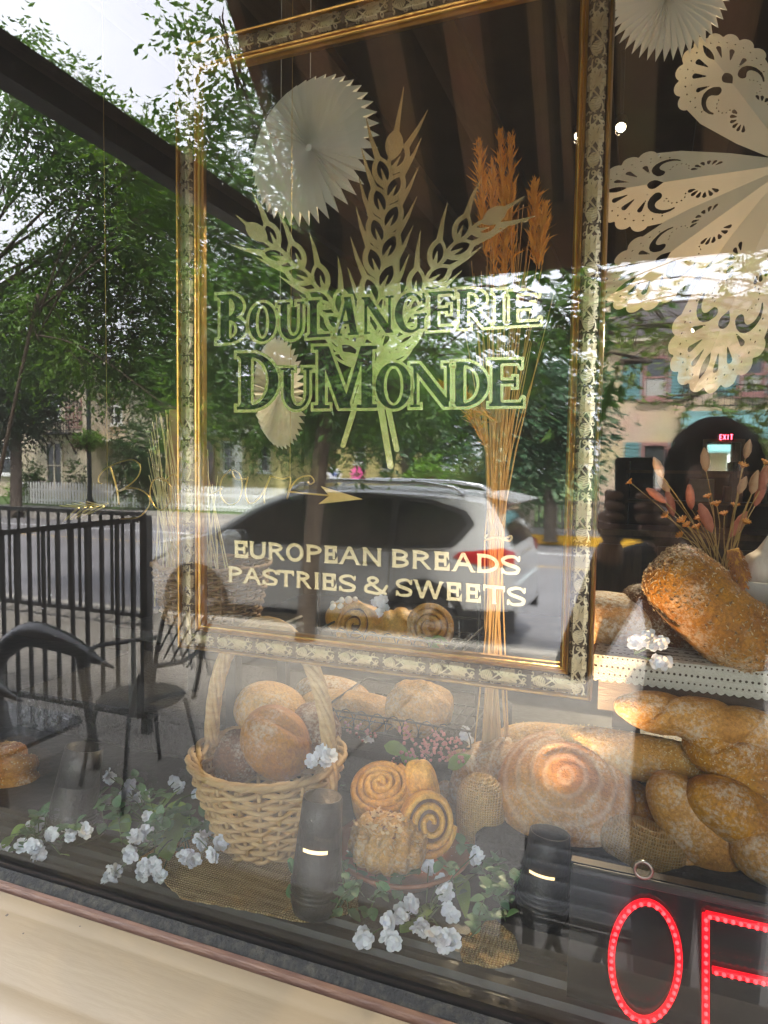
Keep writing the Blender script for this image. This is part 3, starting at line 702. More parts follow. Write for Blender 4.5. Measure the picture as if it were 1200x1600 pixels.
# flower bed behind the iron fence: nobody could count it
c0, c1 = RF(560, 750, 18.6), RF(740, 750, 18.6); n = 1600
x = c0.x + (c1.x - c0.x) * RNG.random(n); y = c0.y + RNG.normal(size=n) * .25; z = -.07 + RNG.random(n) * .55
p = np.stack([x, y, z], 1); d = nrm(RNG.normal(size=(n, 3))); s = nrm(np.cross(d, RNG.normal(size=(n, 3))))
fb = quads_mesh('flower_bed', leafquads(p, d, s, np.full(n, .10), np.full(n, .07)), 0, [L_shrub])
fb2 = n
tag(fb, 'garden bed of mixed low plants behind the car roof', kind='stuff')
mp = [mat('petal_pink', (.55, .12, .25)), mat('petal_white', (.75, .72, .70)), mat('petal_orange', (.6, .22, .05)), mat('petal_violet', (.25, .15, .4))]
for m in mp: fb.data.materials.append(m)
idx = np.where(RNG.random(n) < .22, 1 + RNG.integers(0, 4, n), 0).astype(np.int32); fb.data.polygons.foreach_set('material_index', idx)
# ------------------------------------------------------------------ houses across the street
M_cream = mat('cream_brick', (.56, .48, .36), (.48, .40, .29), 1.5, .85, bump=.15, bscale=30)
M_siding = mat('cream_siding', (.60, .52, .40), (.55, .47, .36), 3, .7)
M_yellow = mat('yellow_siding', (.62, .52, .24), (.56, .47, .20), 3, .7)
M_roof = mat('slate_roof', (.050, .044, .045), (.085, .072, .072), 8, .8, bump=.4, bscale=30)
M_teal = mat('teal_paint', (.10, .24, .25), (.14, .29, .30), 4, .6)
M_rose = mat('rose_trim', (.30, .14, .13), (.36, .18, .16), 5, .6)
M_pane = mat('far_window_glass', (.03, .035, .04), (.06, .065, .07), 2, .08, spec=.8)
M_curt = mat('curtain_cloth', (.45, .44, .40), (.35, .34, .31), 20, .9, stretch=(8, 1, .3))
def brick_mat(name, c1, c2, mo, s=1.0):
    m = bpy.data.materials.new(name); m.use_nodes = True; n = m.node_tree.nodes; L = m.node_tree.links; b = n['Principled BSDF']
    tc = n.new('ShaderNodeTexCoord'); mp_ = n.new('ShaderNodeMapping'); mp_.inputs['Rotation'].default_value = (R_(90), 0, 0); L.new(tc.outputs['Object'], mp_.inputs[0])
    br = n.new('ShaderNodeTexBrick'); br.inputs['Color1'].default_value = (*c1, 1); br.inputs['Color2'].default_value = (*c2, 1); br.inputs['Mortar'].default_value = (*mo, 1)
    br.inputs['Scale'].default_value = s; br.inputs['Brick Width'].default_value = .22; br.inputs['Row Height'].default_value = .075; br.inputs['Mortar Size'].default_value = .008
    L.new(mp_.outputs[0], br.inputs['Vector'])
    no = n.new('ShaderNodeTexNoise'); no.inputs['Scale'].default_value = .9; no.inputs['Detail'].default_value = 5; L.new(tc.outputs['Object'], no.inputs['Vector'])
    mx = n.new('ShaderNodeMix'); mx.data_type = 'RGBA'; mx.blend_type = 'MULTIPLY'; mx.inputs['Factor'].default_value = .45; L.new(br.outputs[0], mx.inputs['A']); L.new(no.outputs['Color'], mx.inputs['B'])
    hv = n.new('ShaderNodeHueSaturation'); hv.inputs['Value'].default_value = 1.25; L.new(mx.outputs['Result'], hv.inputs['Color'])
    L.new(hv.outputs[0], b.inputs['Base Color']); b.inputs['Roughness'].default_value = .9; return m
M_brick = brick_mat('tan_brick', (.60, .45, .30), (.54, .40, .26), (.55, .44, .32))

class House:
    """a facade plane y = -Y with things cut into it by picture rectangles"""
    def __init__(s, name, label, Y, pxc, wallm, zb=-.07):
        s.Y = Y; s.wm = wallm; s.zb = zb; c = RF(pxc, 735, Y); s.t = thing(name, label, 'house', (c.x, c.y, zb), 'houses across the road')
    def pt(s, px, py): return RF(px, py, s.Y)
    def wall(s, x0, x1, z1, depth=7, name='wall', m=None, y=None):
        y = -s.Y if y is None else y
        return slab(name, x0, x1, y - depth, y, s.zb - .2, z1, m or s.wm, s.t)
    def window(s, px0, px1, py0, py1, fm, sash=True, shutters=None, curtain=False, dy=0.0, mullions=0):
        a, b = s.pt(px0, py0), s.pt(px1, py1); x0, x1, z1, z0 = a.x, b.x, a.z, b.z; y = -s.Y + dy; w, h = x1 - x0, z1 - z0; fr = min(.11, w * .14)
        mb = MB()
        for xx in (x0 + fr / 2, x1 - fr / 2): mb.box((xx, y + .03, (z0 + z1) / 2), (fr, .10, h))
        for zz in (z0 + fr / 2, z1 - fr / 2): mb.box(((x0 + x1) / 2, y + .031, zz), (w - 2 * fr, .10, fr))
        if sash: mb.box(((x0 + x1) / 2, y + .02, (z0 + z1) / 2), (w - 2 * fr, .07, .05))
        for k in range(mullions): mb.box((x0 + w * (k + 1) / (mullions + 1), y + .021, (z0 + z1) / 2), (.07, .09, h - 2 * fr))
        f = mb.build('window', fm, s.t)
        MB().box(((x0 + x1) / 2, y + .004, (z0 + z1) / 2), (w - 2 * fr, .012, h - 2 * fr)).build('pane', M_pane, f)
        if curtain: MB().box(((x0 + x1) / 2, y + .014, z0 + h * .27), (w - 2.6 * fr, .008, h * .42)).build('curtain', M_curt, f)
        MB().box(((x0 + x1) / 2, y + .07, z0 - .05), (w + .18, .18, .08)).build('sill', fm, f)
        if shutters:
            for xx in (x0 - shutters / 2 - .01, x1 + shutters / 2 + .01):
                sb = MB(); sb.box((xx, y + .03, (z0 + z1) / 2), (shutters, .04, h))
                sh_ = sb.build('shutter', M_teal, s.t)
                lv = MB(); n_ = 14
                for k in range(n_): lv.box((xx, y + .056, z0 + h * (k + .5) / n_), (shutters * .8, .014, h / n_ * .55))
                lv.build('slats', M_teal, sh_)
        return f
# cream house with the iron balcony
H = House('cream_house', 'cream painted two storey house with small iron balcony behind the picket fence', 25.5, 40, M_cream)
xl, xr = H.pt(-260, 700).x, H.pt(141, 700).x; zt = H.pt(110, 578).z
H.wall(xl, xr, zt, 9)
MB().box(((xl + xr) / 2, -25.5 - 4.3, zt + .22), (xr - xl + 1.1, 9.8, .28), bev=.05).build('cornice', M_siding, H.t)
MB().box(((xl + xr) / 2, -25.5 - 4.3, zt + .55), (xr - xl + .4, 9.0, .4)).build('roof', M_roof, H.t)
br_ = None
for k in range(22):
    x = xr - .25 - k * .75
    if br_ is None: br_ = MB().box((0, 0, 0), (.14, .42, .34), bev=.03).build('bracket', M_siding, H.t, world=False); br_.location = Vector((x, -25.5 + .22, zt - .08)) - wloc(H.t)
    else: dup(br_, H.t, Vector((x, -25.5 + .22, zt - .08)) - wloc(H.t))
H.window(75, 96, 616, 654, M_whitep)
H.window(-2, 24, 690, 742, M_whitep)
H.window(-60, -38, 616, 654, M_whitep); H.window(-70, -44, 690, 742, M_whitep)
H.window(72, 100, 690, 765, M_siding, mullions=1)
a, b = H.pt(64, 660), H.pt(128, 678)
mb = MB(); mb.box(((a.x + b.x) / 2, -25.1, b.z), (b.x - a.x, .9, .1)); mb.box(((a.x + b.x) / 2, -24.68, a.z), (b.x - a.x, .04, .05)); mb.box(((a.x + b.x) / 2, -24.68, b.z + .12), (b.x - a.x, .03, .04))
for k in range(17): mb.box((a.x + (b.x - a.x) * k / 16, -24.68, (a.z + b.z) / 2), (.03, .03, a.z - b.z))
for x in (a.x, b.x): mb.box((x, -25.1, a.z), (.04, .85, .05))
for x in (a.x + .35, b.x - .35): mb.bar((x, -24.8, b.z - .05), (x, -25.48, b.z - 1.0), .06)
mb.build('balcony', M_iron, H.t)
a, b = H.pt(104, 622), H.pt(128, 668); mb = MB()
for k in range(5): mb.box((a.x + (b.x - a.x) * k / 4, -25.45, (a.z + b.z) / 2), (.04, .03, a.z - b.z))
for k in range(7): mb.box(((a.x + b.x) / 2, -25.44, b.z + (a.z - b.z) * k / 6), (b.x - a.x, .03, .04))
mb.build('trellis', M_rose, H.t)
# its clapboard wing
H = House('clapboard_wing', 'cream clapboard house with a row of upstairs windows next to the balcony house', 27.0, 170, M_siding)
x0, x1 = H.pt(141, 700).x + .3, H.pt(206, 700).x; zt = H.pt(180, 600).z
H.wall(x0, x1, zt, 8)
cp = None
zz = H.zb + .25
while zz < zt - .15:
    if cp is None: cp = MB().box((0, 0, 0), (x1 - x0, .05, .17)).build('clapboard', M_siding, H.t, world=False); cp.location = Vector(((x0 + x1) / 2, -27.0 + .02, zz)) - wloc(H.t)
    else: dup(cp, H.t, Vector(((x0 + x1) / 2, -27.0 + .02, zz)) - wloc(H.t))
    zz += .20
H.window(145, 192, 634, 664, M_whitep, mullions=3, dy=.06)
H.window(150, 166, 700, 745, M_whitep, dy=.06)
MB().box(((x0 + x1) / 2, -27 - 3.6, zt + .12), (x1 - x0 + .6, 8.6, .2)).build('cornice', M_whitep, H.t)
MB().prism([(-4.4, 0), (4.4, 0), (0, 1.2)], x0 - .3, x1 + .3, lambda u, w, t: (t, -27 - 3.6 + u, zt + .22 + w)).build('roof', M_roof, H.t)
a = H.pt(141, 690); MB().box(((x0 + x1) / 2, -26.3, a.z), (x1 - x0, 1.5, .12)).build('porch_roof', M_siding, H.t)
# yellow house with porch
H = House('yellow_house', 'pale yellow clapboard house with white porch posts behind the picket fence', 26, 380, M_yellow)
x0, x1 = H.pt(306, 700).x, H.pt(446, 700).x; zt = H.pt(380, 650).z
H.wall(x0, x1, zt, 7)
MB().prism([(-4.0, 0), (4.0, 0), (0, 2.0)], x0 - .4, x1 + .4, lambda u, w, t: (t, -26 - 3.5 + u, zt + w)).build('roof', M_roof, H.t)
for px in (318, 342, 398, 402): 
    a = H.pt(px, 700); MB().box((a.x, -24.6, (zt - .9 + H.zb) / 2), (.16, .16, zt - .9 - H.zb)).build('porch_post', M_whitep, H.t)
MB().box(((x0 + x1) / 2, -25.2, zt - .8), (x1 - x0, 1.6, .18)).build('porch_roof', M_whitep, H.t)
H.window(350, 366, 690, 738, M_whitep); H.window(408, 424, 690, 738, M_whitep); H.window(325, 336, 690, 755, M_rose)
# small yellow house in the middle
H = House('yellow_house', 'small pale yellow house glimpsed between trees behind the pinwheels', 30, 590, M_yellow)
x0, x1 = H.pt(528, 700).x, H.pt(632, 700).x; zt = H.pt(590, 668).z
H.wall(x0, x1, zt, 6)
MB().prism([(-3.5, 0), (3.5, 0), (0, 1.8)], x0 - .4, x1 + .4, lambda u, w, t: (t, -30 - 3.0 + u, zt + w)).build('roof', M_roof, H.t)
H.window(556, 572, 690, 725, M_whitep); H.window(600, 612, 690, 735, M_whitep)
# far cream building down the street
H = House('cream_building', 'tall cream building with grouped windows far down the street', 42, 772, M_siding)
x0, x1 = H.pt(752, 700).x, H.pt(795, 700).x; zt = H.pt(772, 652).z
H.wall(x0, x1, zt, 6); MB().box(((x0 + x1) / 2, -42.6, zt + .15), (x1 - x0 + .6, 7.2, .3)).build('cornice', M_roof, H.t)
H.window(762, 780, 675, 700, M_whitep, mullions=2); H.window(762, 780, 712, 735, M_whitep, mullions=1)
# cream brick house at the right
H = House('brick_house', 'tan brick house with dark roof, chimney and teal shutters', 24, 1060, M_brick)
x0, x1 = H.pt(938, 700).x, 11.5; ze = H.pt(1000, 536).z
H.wall(x0, x1, ze, 9)
MB().box(((x0 + x1) / 2, -24 - 4.4, ze + .08), (x1 - x0 + .7, 9.5, .16)).build('eaves', M_siding, H.t)
rz = H.pt(990, 474).z; xm0, xm1 = x0 + 1.6, x1 - 3; yf, yb_ = -24 + .4, -24 - 9.4; ym = -26.2
link_mesh('roof', [(x0 - .4, yf, ze + .16), (x1 + .4, yf, ze + .16), (x1 + .4, yb_, ze + .16), (x0 - .4, yb_, ze + .16), (xm0 - .8, ym, rz + .5), (xm1, ym, rz + .5), (xm1, ym - 4, rz + .5), (xm0 - .8, ym - 4, rz + .5)],
          [(0, 1, 5, 4), (1, 2, 6, 5), (2, 3, 7, 6), (3, 0, 4, 7), (4, 5, 6, 7), (3, 2, 1, 0)], M_roof, H.t, False)
a = RF(962, 470, 25.4); zc = RF(962, 446, 25.4).z
ch = MB().box((a.x, -25.6, (zc + ze) / 2), (.62, .62, zc - ze)).build('chimney', M_brick, H.t)
MB().box((a.x, -25.6, zc + .06), (.78, .78, .14), bev=.02).build('cap', M_siding, ch)
MB().lathe([(.10, 0), (.12, .25), (.09, .3)], (a.x, -25.6, zc + .13), 10).build('chimney_pot', mat('clay', (.3, .15, .09)), ch)
sw_ = .62
H.window(1006, 1048, 557, 624, M_rose, shutters=sw_, curtain=True)
H.window(1158, 1198, 553, 618, M_rose, shutters=sw_, curtain=True)
H.window(1003, 1045, 692, 770, M_rose, shutters=.5, curtain=True)
H.window(1110, 1150, 700, 770, M_rose, curtain=True)
a, b = H.pt(1062, 648), H.pt(1062, 674)
xa = H.pt(1068, 640).x; yp = -24 + 1.9
MB().prism([(0, a.z + .1), (1.9, b.z - .25), (1.9, b.z - .35), (0, a.z - .02)], xa, x1, lambda u, w, t: (t, -24 + .003 + u, w)).build('porch_roof', M_teal, H.t)
mb = MB()
zr = H.pt(1070, 640).z
for k in range(int((x1 - xa) / .16)):
    x = xa + .05 + k * .16; hh = .55 + (.12 if k % 3 == 0 else 0)
    mb.box((x, -24 + .5, zr + hh / 2), (.025, .025, hh))
    if k % 3 == 0: mb.ball((x, -24 + .5, zr + hh), .045, 6, 4)
for zz in (zr + .06, zr + .5): mb.box(((xa + x1) / 2, -24 + .5, zz), (x1 - xa, .03, .035))
mb.build('roof_cresting', M_iron, H.t)
for x in (xa + .15, xa + 2.6, xa + 5.0): MB().box((x, yp - .15, (b.z - .35) / 2), (.16, .16, b.z - .28)).build('porch_post', M_whitep, H.t)
MB().box((xa + 3.2, -24 + .03, 1.2), (1.05, .06, 2.3)).build('door', M_teal, H.t)

# ------------------------------------------------------------------ fences, lamp post, garden ornaments
pf = thing('picket_fence', 'white picket fence along the far pavement in front of the cream houses', 'fence', RF(220, 790, 20.9))
fx0, fx1 = RF(36, 780, 20.9).x, RF(452, 780, 20.9).x; zt = RF(200, 756, 20.9).z; fy = -20.9
pk = None; n = int((fx1 - fx0) / .155)
for k in range(n):
    p = Vector((fx0 + k * .155, fy, -.07))
    if pk is None:
        hh = zt + .07; pk = MB().prism([(-.04, .02), (.04, .02), (.04, hh - .08), (0, hh), (-.04, hh - .08)], -.012, .012, lambda u, w, t: (u, t, w)).build('picket', M_whitep, pf, world=False); pk.location = p - wloc(pf)
    else: dup(pk, pf, p - wloc(pf))
for z in (.12, .55): MB().box(((fx0 + fx1) / 2, fy - .035, z), (fx1 - fx0, .04, .08)).build('rail', M_whitep, pf)
wf = thing('board_fence', 'grey wooden board fence beside the driveway of the brick house', 'fence', RF(900, 815, 19.8))
M_grey = mat('grey_wood', (.22, .19, .16), (.30, .27, .23), 10, .85, stretch=(1, 1, .2))
gx0, gx1 = RF(834, 800, 19.8).x, RF(1120, 800, 19.8).x; zt = RF(880, 782, 19.8).z; bd_ = None
for k in range(int((gx1 - gx0) / .17)):
    p = Vector((gx0 + k * .17, -19.8, -.05))
    if bd_ is None: bd_ = MB().box((0, 0, (zt + .05) / 2), (.11, .03, zt + .05)).build('board', M_grey, wf, world=False); bd_.location = p - wloc(wf)
    else: dup(bd_, wf, p - wloc(wf))
for z in (.1, zt - .06): MB().box(((gx0 + gx1) / 2, -19.76, z), (gx1 - gx0, .05, .08)).build('rail', M_grey, wf)
tag(MB().box((RF(823, 800, 19.8).x, -19.8, .38), (.42, .42, .86), bev=.03).build('gate_pier', M_siding), 'short cream pier at the end of the grey board fence', 'pier')
fi = thing('iron_fence', 'low black iron garden fence behind the silver car roof', 'fence', RF(640, 770, 18.0))
ix0, ix1 = RF(470, 760, 18.0).x, RF(745, 760, 18.0).x; mb = None
for k in range(int((ix1 - ix0) / .16)):
    p = Vector((ix0 + k * .16, -18.0 - .3, -.05))
    if mb is None: mb = MB().box((0, 0, .5), (.022, .022, 1.0)).build('bar', M_iron, fi, world=False); mb.location = p - wloc(fi)
    else: dup(mb, fi, p - wloc(fi))
for z in (.08, .86): MB().box(((ix0 + ix1) / 2, -18.3, z), (ix1 - ix0, .03, .04)).build('rail', M_iron, fi)
# lamp post with hanging flowers
lp = RF(140, 790, 20.4); lp.z = -.05
lt = thing('lamp_post', 'dark green lamp post with a round flower planter, before the picket fence', 'lamp post', lp)
ztop = RF(140, 505, 20.4).z
MB().lathe([(.16, 0), (.16, .25), (.11, .35), (.085, .6), (.075, ztop), (.075, ztop + .1)], lp, 12).build('post', mat('post_green', (.02, .03, .028)), lt, True)
gl_ = MB().ball(lp + Vector((0, 0, ztop + .35)), .22, 12, 8, (1, 1, 1.2)).build('globe', mat('globe_white', (.7, .7, .68)), lt, True)
pc_ = RF(140, 690, 20.4)
MB().lathe([(.1, -.32), (.30, -.1), (.34, 0)], (lp.x, lp.y, pc_.z), 14).build('planter', mat('coir', (.10, .06, .03)), lt, True)
quads_mesh('planter_leaves', sprays((lp.x, lp.y, pc_.z + .1), (.62, .62, .30), 320, 7, .09, .06, .2, .22), 0, L_bright, lt)
quads_mesh('planter_flowers', sprays((lp.x - .1, lp.y + .15, pc_.z - .08), (.42, .5, .22), 70, 5, .07, .06, .2, .15), 0, mat('petal_red', (.30, .05, .03)), lt)
def pinwheel(px, py, c1, c2, label, r=.21):
    c = RF(px, py, 18.1); t = thing('pinwheel', label, 'pinwheel', (c.x, c.y, -.05), 'garden pinwheels')
    MB().tube([(c.x, c.y - .03, -.1), (c.x, c.y - .03, c.z)], .012, 6).build('stake', M_whitep, t)
    pet = None
    for k in range(10):
        a = k * 2 * math.pi / 10; mb = MB(); q = [(0.03, -.02), (.10, -.065), (.19, -.045), (r, 0), (.19, .045), (.10, .065), (.03, .02)]
        mb.prism(q, -.006, .006, lambda u, w, tt: (u, tt + w * .3, w))
        if pet is None: pet = mb.build('petal', c1, t, world=False); pet.location = c - wloc(t); pet.rotation_euler = (0, a, 0)
        else: dup(pet, t, None, (0, a, 0))
    MB().ball(c + Vector((0, .02, 0)), .07, 10, 6, (1, .5, 1)).build('hub', c2, t, True)
pinwheel(523, 741, mat('pin_white', (.75, .75, .8)), mat('pin_blue', (.03, .09, .30)), 'white garden pinwheel with a blue centre above the car roof')
pinwheel(559, 741, mat('pin_pink', (.75, .10, .32)), mat('pin_red', (.6, .15, .2)), 'bright pink garden pinwheel above the car roof', .25)
# ------------------------------------------------------------------ the silver car parked at the kerb
def car_paint():
    m = bpy.data.materials.new('grey_metallic_paint'); m.use_nodes = True; n = m.node_tree.nodes; L = m.node_tree.links; b = n['Principled BSDF']
    tc = n.new('ShaderNodeTexCoord'); no = n.new('ShaderNodeTexNoise'); no.inputs['Scale'].default_value = 900; L.new(tc.outputs['Object'], no.inputs['Vector'])
    mr = n.new('ShaderNodeMapRange'); mr.inputs['To Min'].default_value = .38; mr.inputs['To Max'].default_value = .45; L.new(no.outputs['Fac'], mr.inputs['Value'])
    cb = n.new('ShaderNodeCombineColor'); 
    for k in range(3): L.new(mr.outputs[0], cb.inputs[k])
    L.new(cb.outputs[0], b.inputs['Base Color']); b.inputs['Metallic'].default_value = .15; b.inputs['Roughness'].default_value = .5; b.inputs['Coat Weight'].default_value = .6; b.inputs['Coat Roughness'].default_value = .03
    return m
M_paint = car_paint()
M_cglass = mat('car_glass', (.010, .012, .013), (.018, .02, .02), 2, .04, spec=.9)
M_clad = mat('black_plastic', (.014, .014, .015), (.022, .022, .023), 40, .55, bump=.1)
M_tyre = mat('tyre_rubber', (.012, .012, .012), (.02, .02, .02), 40, .8, bump=.2)
M_alloy = mat('alloy', (.42, .43, .45), (.38, .39, .41), 12, .3, metal=.85)
M_tail = mat('tail_lamp', (.45, .012, .015), (.30, .008, .01), 30, .12, coat=1.0)
M_clear = mat('clear_lamp', (.55, .56, .58), (.4, .41, .43), 30, .1, coat=1.0)
M_chrome = mat('bright_rail', (.62, .63, .65), (.55, .56, .58), 20, .25, metal=.9)
M_seam = mat('panel_gap', (.01, .01, .01))
def itp(x, xs, ys): return np.interp(x, xs, ys)
def Hc(x): return itp(x, [0, .04, .12, .22, .34, .8, 1.5, 2.1, 2.5, 2.85, 3.2, 3.42, 3.7, 4.05, 4.3, 4.43, 4.5], [.98, 1.10, 1.28, 1.48, 1.615, 1.665, 1.69, 1.68, 1.63, 1.50, 1.30, 1.16, 1.11, 1.05, .96, .82, .62])
def Zb(x): return itp(x, [0, .15, .5, 4.0, 4.35, 4.5], [.42, .30, .25, .23, .26, .38])
def Wc(x): return itp(x, [0, .08, .3, .7, 3.7, 4.15, 4.38, 4.5], [.74, .82, .895, .92, .92, .87, .74, .56])
def belt(x): return itp(x, [0, .6, 1.2, 3.2, 3.5, 4.5], [1.16, 1.12, 1.06, 1.00, 1.2, 1.2])
def side(x, z):
    w = Wc(x); b = belt(x)
    w = w - .05 * np.clip((.55 - z) / .35, 0, 1) ** 2 - .035 * np.clip((z - .78) / .35, 0, 1)
    up = np.clip((z - b) / (1.70 - b), 0, 1.2)
    return w - np.where(z > b, .02 + .215 * up ** 1.15, .02 * np.clip((z - b + .06) / .06, 0, 1))
xr = -1.16; cy = KY - .15 - .20 - .92
car = thing('parked_car', 'silver grey crossover car parked along the kerb behind the slim street tree', 'car', (xr - 2.25, cy, RZ))
def cw(x, y, z): return (xr - x, cy - y, RZ + z)
xs = np.concatenate([np.linspace(0, .4, 9), np.linspace(.5, 4.1, 37), np.linspace(4.2, 4.5, 8)]); nk = 18; nr = 6
V = []; F = []
for x in xs:
    zb, H = Zb(x), Hc(x); hs = H - .05; row = []
    for k in range(nk + 1):
        z = zb + (hs - zb) * k / nk; row.append((x, float(side(x, z)), z))
    yt = row[-1][1]
    for k in range(1, nr + 1):
        a = k / nr * math.pi / 2; row.append((x, yt - .10 * math.sin(a) if k < nr else yt - .11, hs + .05 * (1 - math.cos(a)) ** .8 if k < nr else H))
    for k in range(1, 5): row.append((x, (yt - .11) * (1 - k / 4), H + .012 * math.sin(k / 4 * math.pi / 2)))
    V += [cw(a, -b, c) for a, b, c in row] + [cw(a, b, c) for a, b, c in row[-2::-1]]
m = 2 * (nk + nr + 5) - 1
wheelx = (.86, 3.55); wz = .355
for i in range(len(xs) - 1):
    for k in range(m - 1):
        a = i * m + k; q = (a, a + 1, a + m + 1, a + m)
        cx_ = (xs[i] + xs[i + 1]) / 2; cz = sum(V[j][2] for j in q) / 4 - RZ
        if any((cx_ - wx) ** 2 + (cz - wz) ** 2 < .385 ** 2 for wx in wheelx) and cz < wz + .36 and abs(sum(V[j][1] for j in q) / 4 - cy) > .55: continue
        F.append(q)
F.append(tuple(range(m))); F.append(tuple(range((len(xs) - 1) * m, len(xs) * m))[::-1])
autosmooth(link_mesh('body', V, F, M_paint, car), 35)
MB().box((xr - 2.25, cy, RZ + .42), (4.1, 1.5, .30)).build('underbody', M_clad, car)
def skin(name, f, x0, x1, z0, z1, m, off=.007, h=.03, sides=(-1, 1), parent=None):
    v, fc = msq(f, x0, x1, z0, z1, h, runs=False)
    for s in sides:
        vv = [cw(x, s * (float(side(x, z)) + off), z) for x, z in v]
        o = link_mesh(name, vv, fc if s > 0 else [q[::-1] for q in fc], m, parent or car)
gp = [(.62, 1.14), (.52, 1.23), (.42, 1.36), (.50, 1.46), (.85, 1.56), (1.6, 1.605), (2.2, 1.59), (2.55, 1.52), (2.9, 1.38), (3.28, 1.13), (3.25, 1.07), (2.9, 1.05), (1.2, 1.09)]
skin('window_surround', lambda X, Z: s_poly(X, Z, gp) - .025, .3, 3.45, .98, 1.68, M_clad, .006)
def win(poly): return lambda X, Z: s_poly(X, Z, poly) + .012
skin('rear_quarter_window', win([(.62, 1.15), (.45, 1.36), (.52, 1.45), (.85, 1.55), (1.20, 1.585), (1.20, 1.10)]), .3, 1.3, 1, 1.65, M_cglass, .012)
skin('rear_door_window', win([(1.25, 1.10), (1.25, 1.588), (1.6, 1.60), (2.12, 1.59), (2.12, 1.08)]), 1.2, 2.2, 1, 1.65, M_cglass, .012)
skin('front_door_window', win([(2.19, 1.08), (2.19, 1.585), (2.55, 1.51), (2.9, 1.37), (3.22, 1.13), (3.18, 1.07)]), 2.1, 3.3, 1, 1.65, M_cglass, .012)
skin('belt_trim', lambda X, Z: np.maximum(np.abs(Z - itp(X, [.6, 1.2, 3.25], [1.115, 1.068, 1.03])) - .012, np.maximum(.62 - X, X - 3.25)), .5, 3.3, .98, 1.16, M_chrome, .014, .02)
for xd in (1.22, 2.16, 3.18):
    skin('door_gap', lambda X, Z, xd=xd: np.maximum(np.abs(X - xd - .18 * np.clip((.75 - Z), 0, 1) * (1 if xd < 1.5 else 0)) - .006, np.maximum(.36 - Z, Z - 1.05)), .9, 3.3, .3, 1.1, M_seam, .003, .016)
skin('sill_cladding', lambda X, Z: s_box(X, Z, 1.2, 3.2, .2, .36) - .02, 1.1, 3.3, .2, .42, M_clad, .010)
for wx in wheelx:
    skin('arch_trim', lambda X, Z, wx=wx: np.maximum(np.abs(np.hypot(X - wx, Z - wz) - .415) - .035, .22 - Z), wx - .5, wx + .5, .2, .85, M_clad, .012, .025)
for xd, dn in ((1.42, 'door'), (2.38, 'door')):
    for s in (-1, 1):
        y = s * (float(side(xd, .93)) + .02); MB().box(cw(xd, y, .93), (.20, .03, .035), bev=.012).build('door_handle', M_chrome, car)
skin('tail_light', lambda X, Z: s_poly(X, Z, [(.0, .98), (.0, 1.10), (.10, 1.14), (.52, 1.09), (.58, 1.04), (.30, .97)]), -.02, .62, .9, 1.2, M_tail, .012, .02)
skin('head_light', lambda X, Z: s_poly(X, Z, [(4.46, .76), (4.40, .88), (4.1, .98), (3.85, .99), (4.0, .88), (4.25, .76)]), 3.8, 4.49, .7, 1.05, M_clear, .012, .02)
skin('bumper_cladding', lambda X, Z: s_box(X, Z, 0.0, .42, .3, .52) - .02, -.02, .5, .3, .56, M_clad, .008)
def strip(name, pts, y0, m, off=.008):
    """a band across the car following the top outline"""
    v = []; f = []; ny = 8
    for i, x in enumerate(pts):
        nx_ = -(Hc(x + .01) - Hc(x - .01)); l = math.hypot(nx_, .02); dx, dz = nx_ / l * off, .02 / l * off
        for j in range(ny + 1):
            y = -y0(x) + 2 * y0(x) * j / ny; v.append(cw(x + dx, y, Hc(x) + dz + .008))
    for i in range(len(pts) - 1):
        for j in range(ny): a = i * (ny + 1) + j; f.append((a, a + 1, a + ny + 2, a + ny + 1))
    return link_mesh(name, v, f, m, car)
strip('rear_window', np.linspace(.055, .30, 8), lambda x: .60 - .06 * x, M_cglass, .012)
strip('windscreen', np.linspace(2.62, 3.38, 10), lambda x: .52 + .16 * (x - 2.6), M_cglass, .010)
MB().prism([(-.02, 1.575), (.36, 1.655), (.36, 1.62), (.02, 1.55)], -.56, .56, lambda u, w, t: cw(u, t, w + .01)).build('roof_spoiler', M_paint, car)
MB().box(cw(-.005, 0, .62), (.05, 1.3, .34), bev=.02).build('rear_bumper', M_paint, car)
MB().box(cw(.03, 0, 1.03), (.04, .7, .05), bev=.01).build('tailgate_trim', M_chrome, car)
for s in (-1, 1):
    r = MB(); r.tube([cw(x, s * .60, Hc(x) + z) for x, z in ((.55, .0), (.66, .055), (1.0, .075), (2.0, .075), (2.4, .06), (2.52, .0))], .022, 8); r.build('roof_rail', M_chrome, car, True)
    MB().ball(cw(3.02, s * 1.00, 1.12), .12, 12, 8, (1.0, .75, .75)).build('door_mirror', M_paint, car, True)
    MB().bar(cw(3.05, s * .86, 1.07), cw(3.02, s * .95, 1.09), .05).build('mirror_arm', M_clad, car)
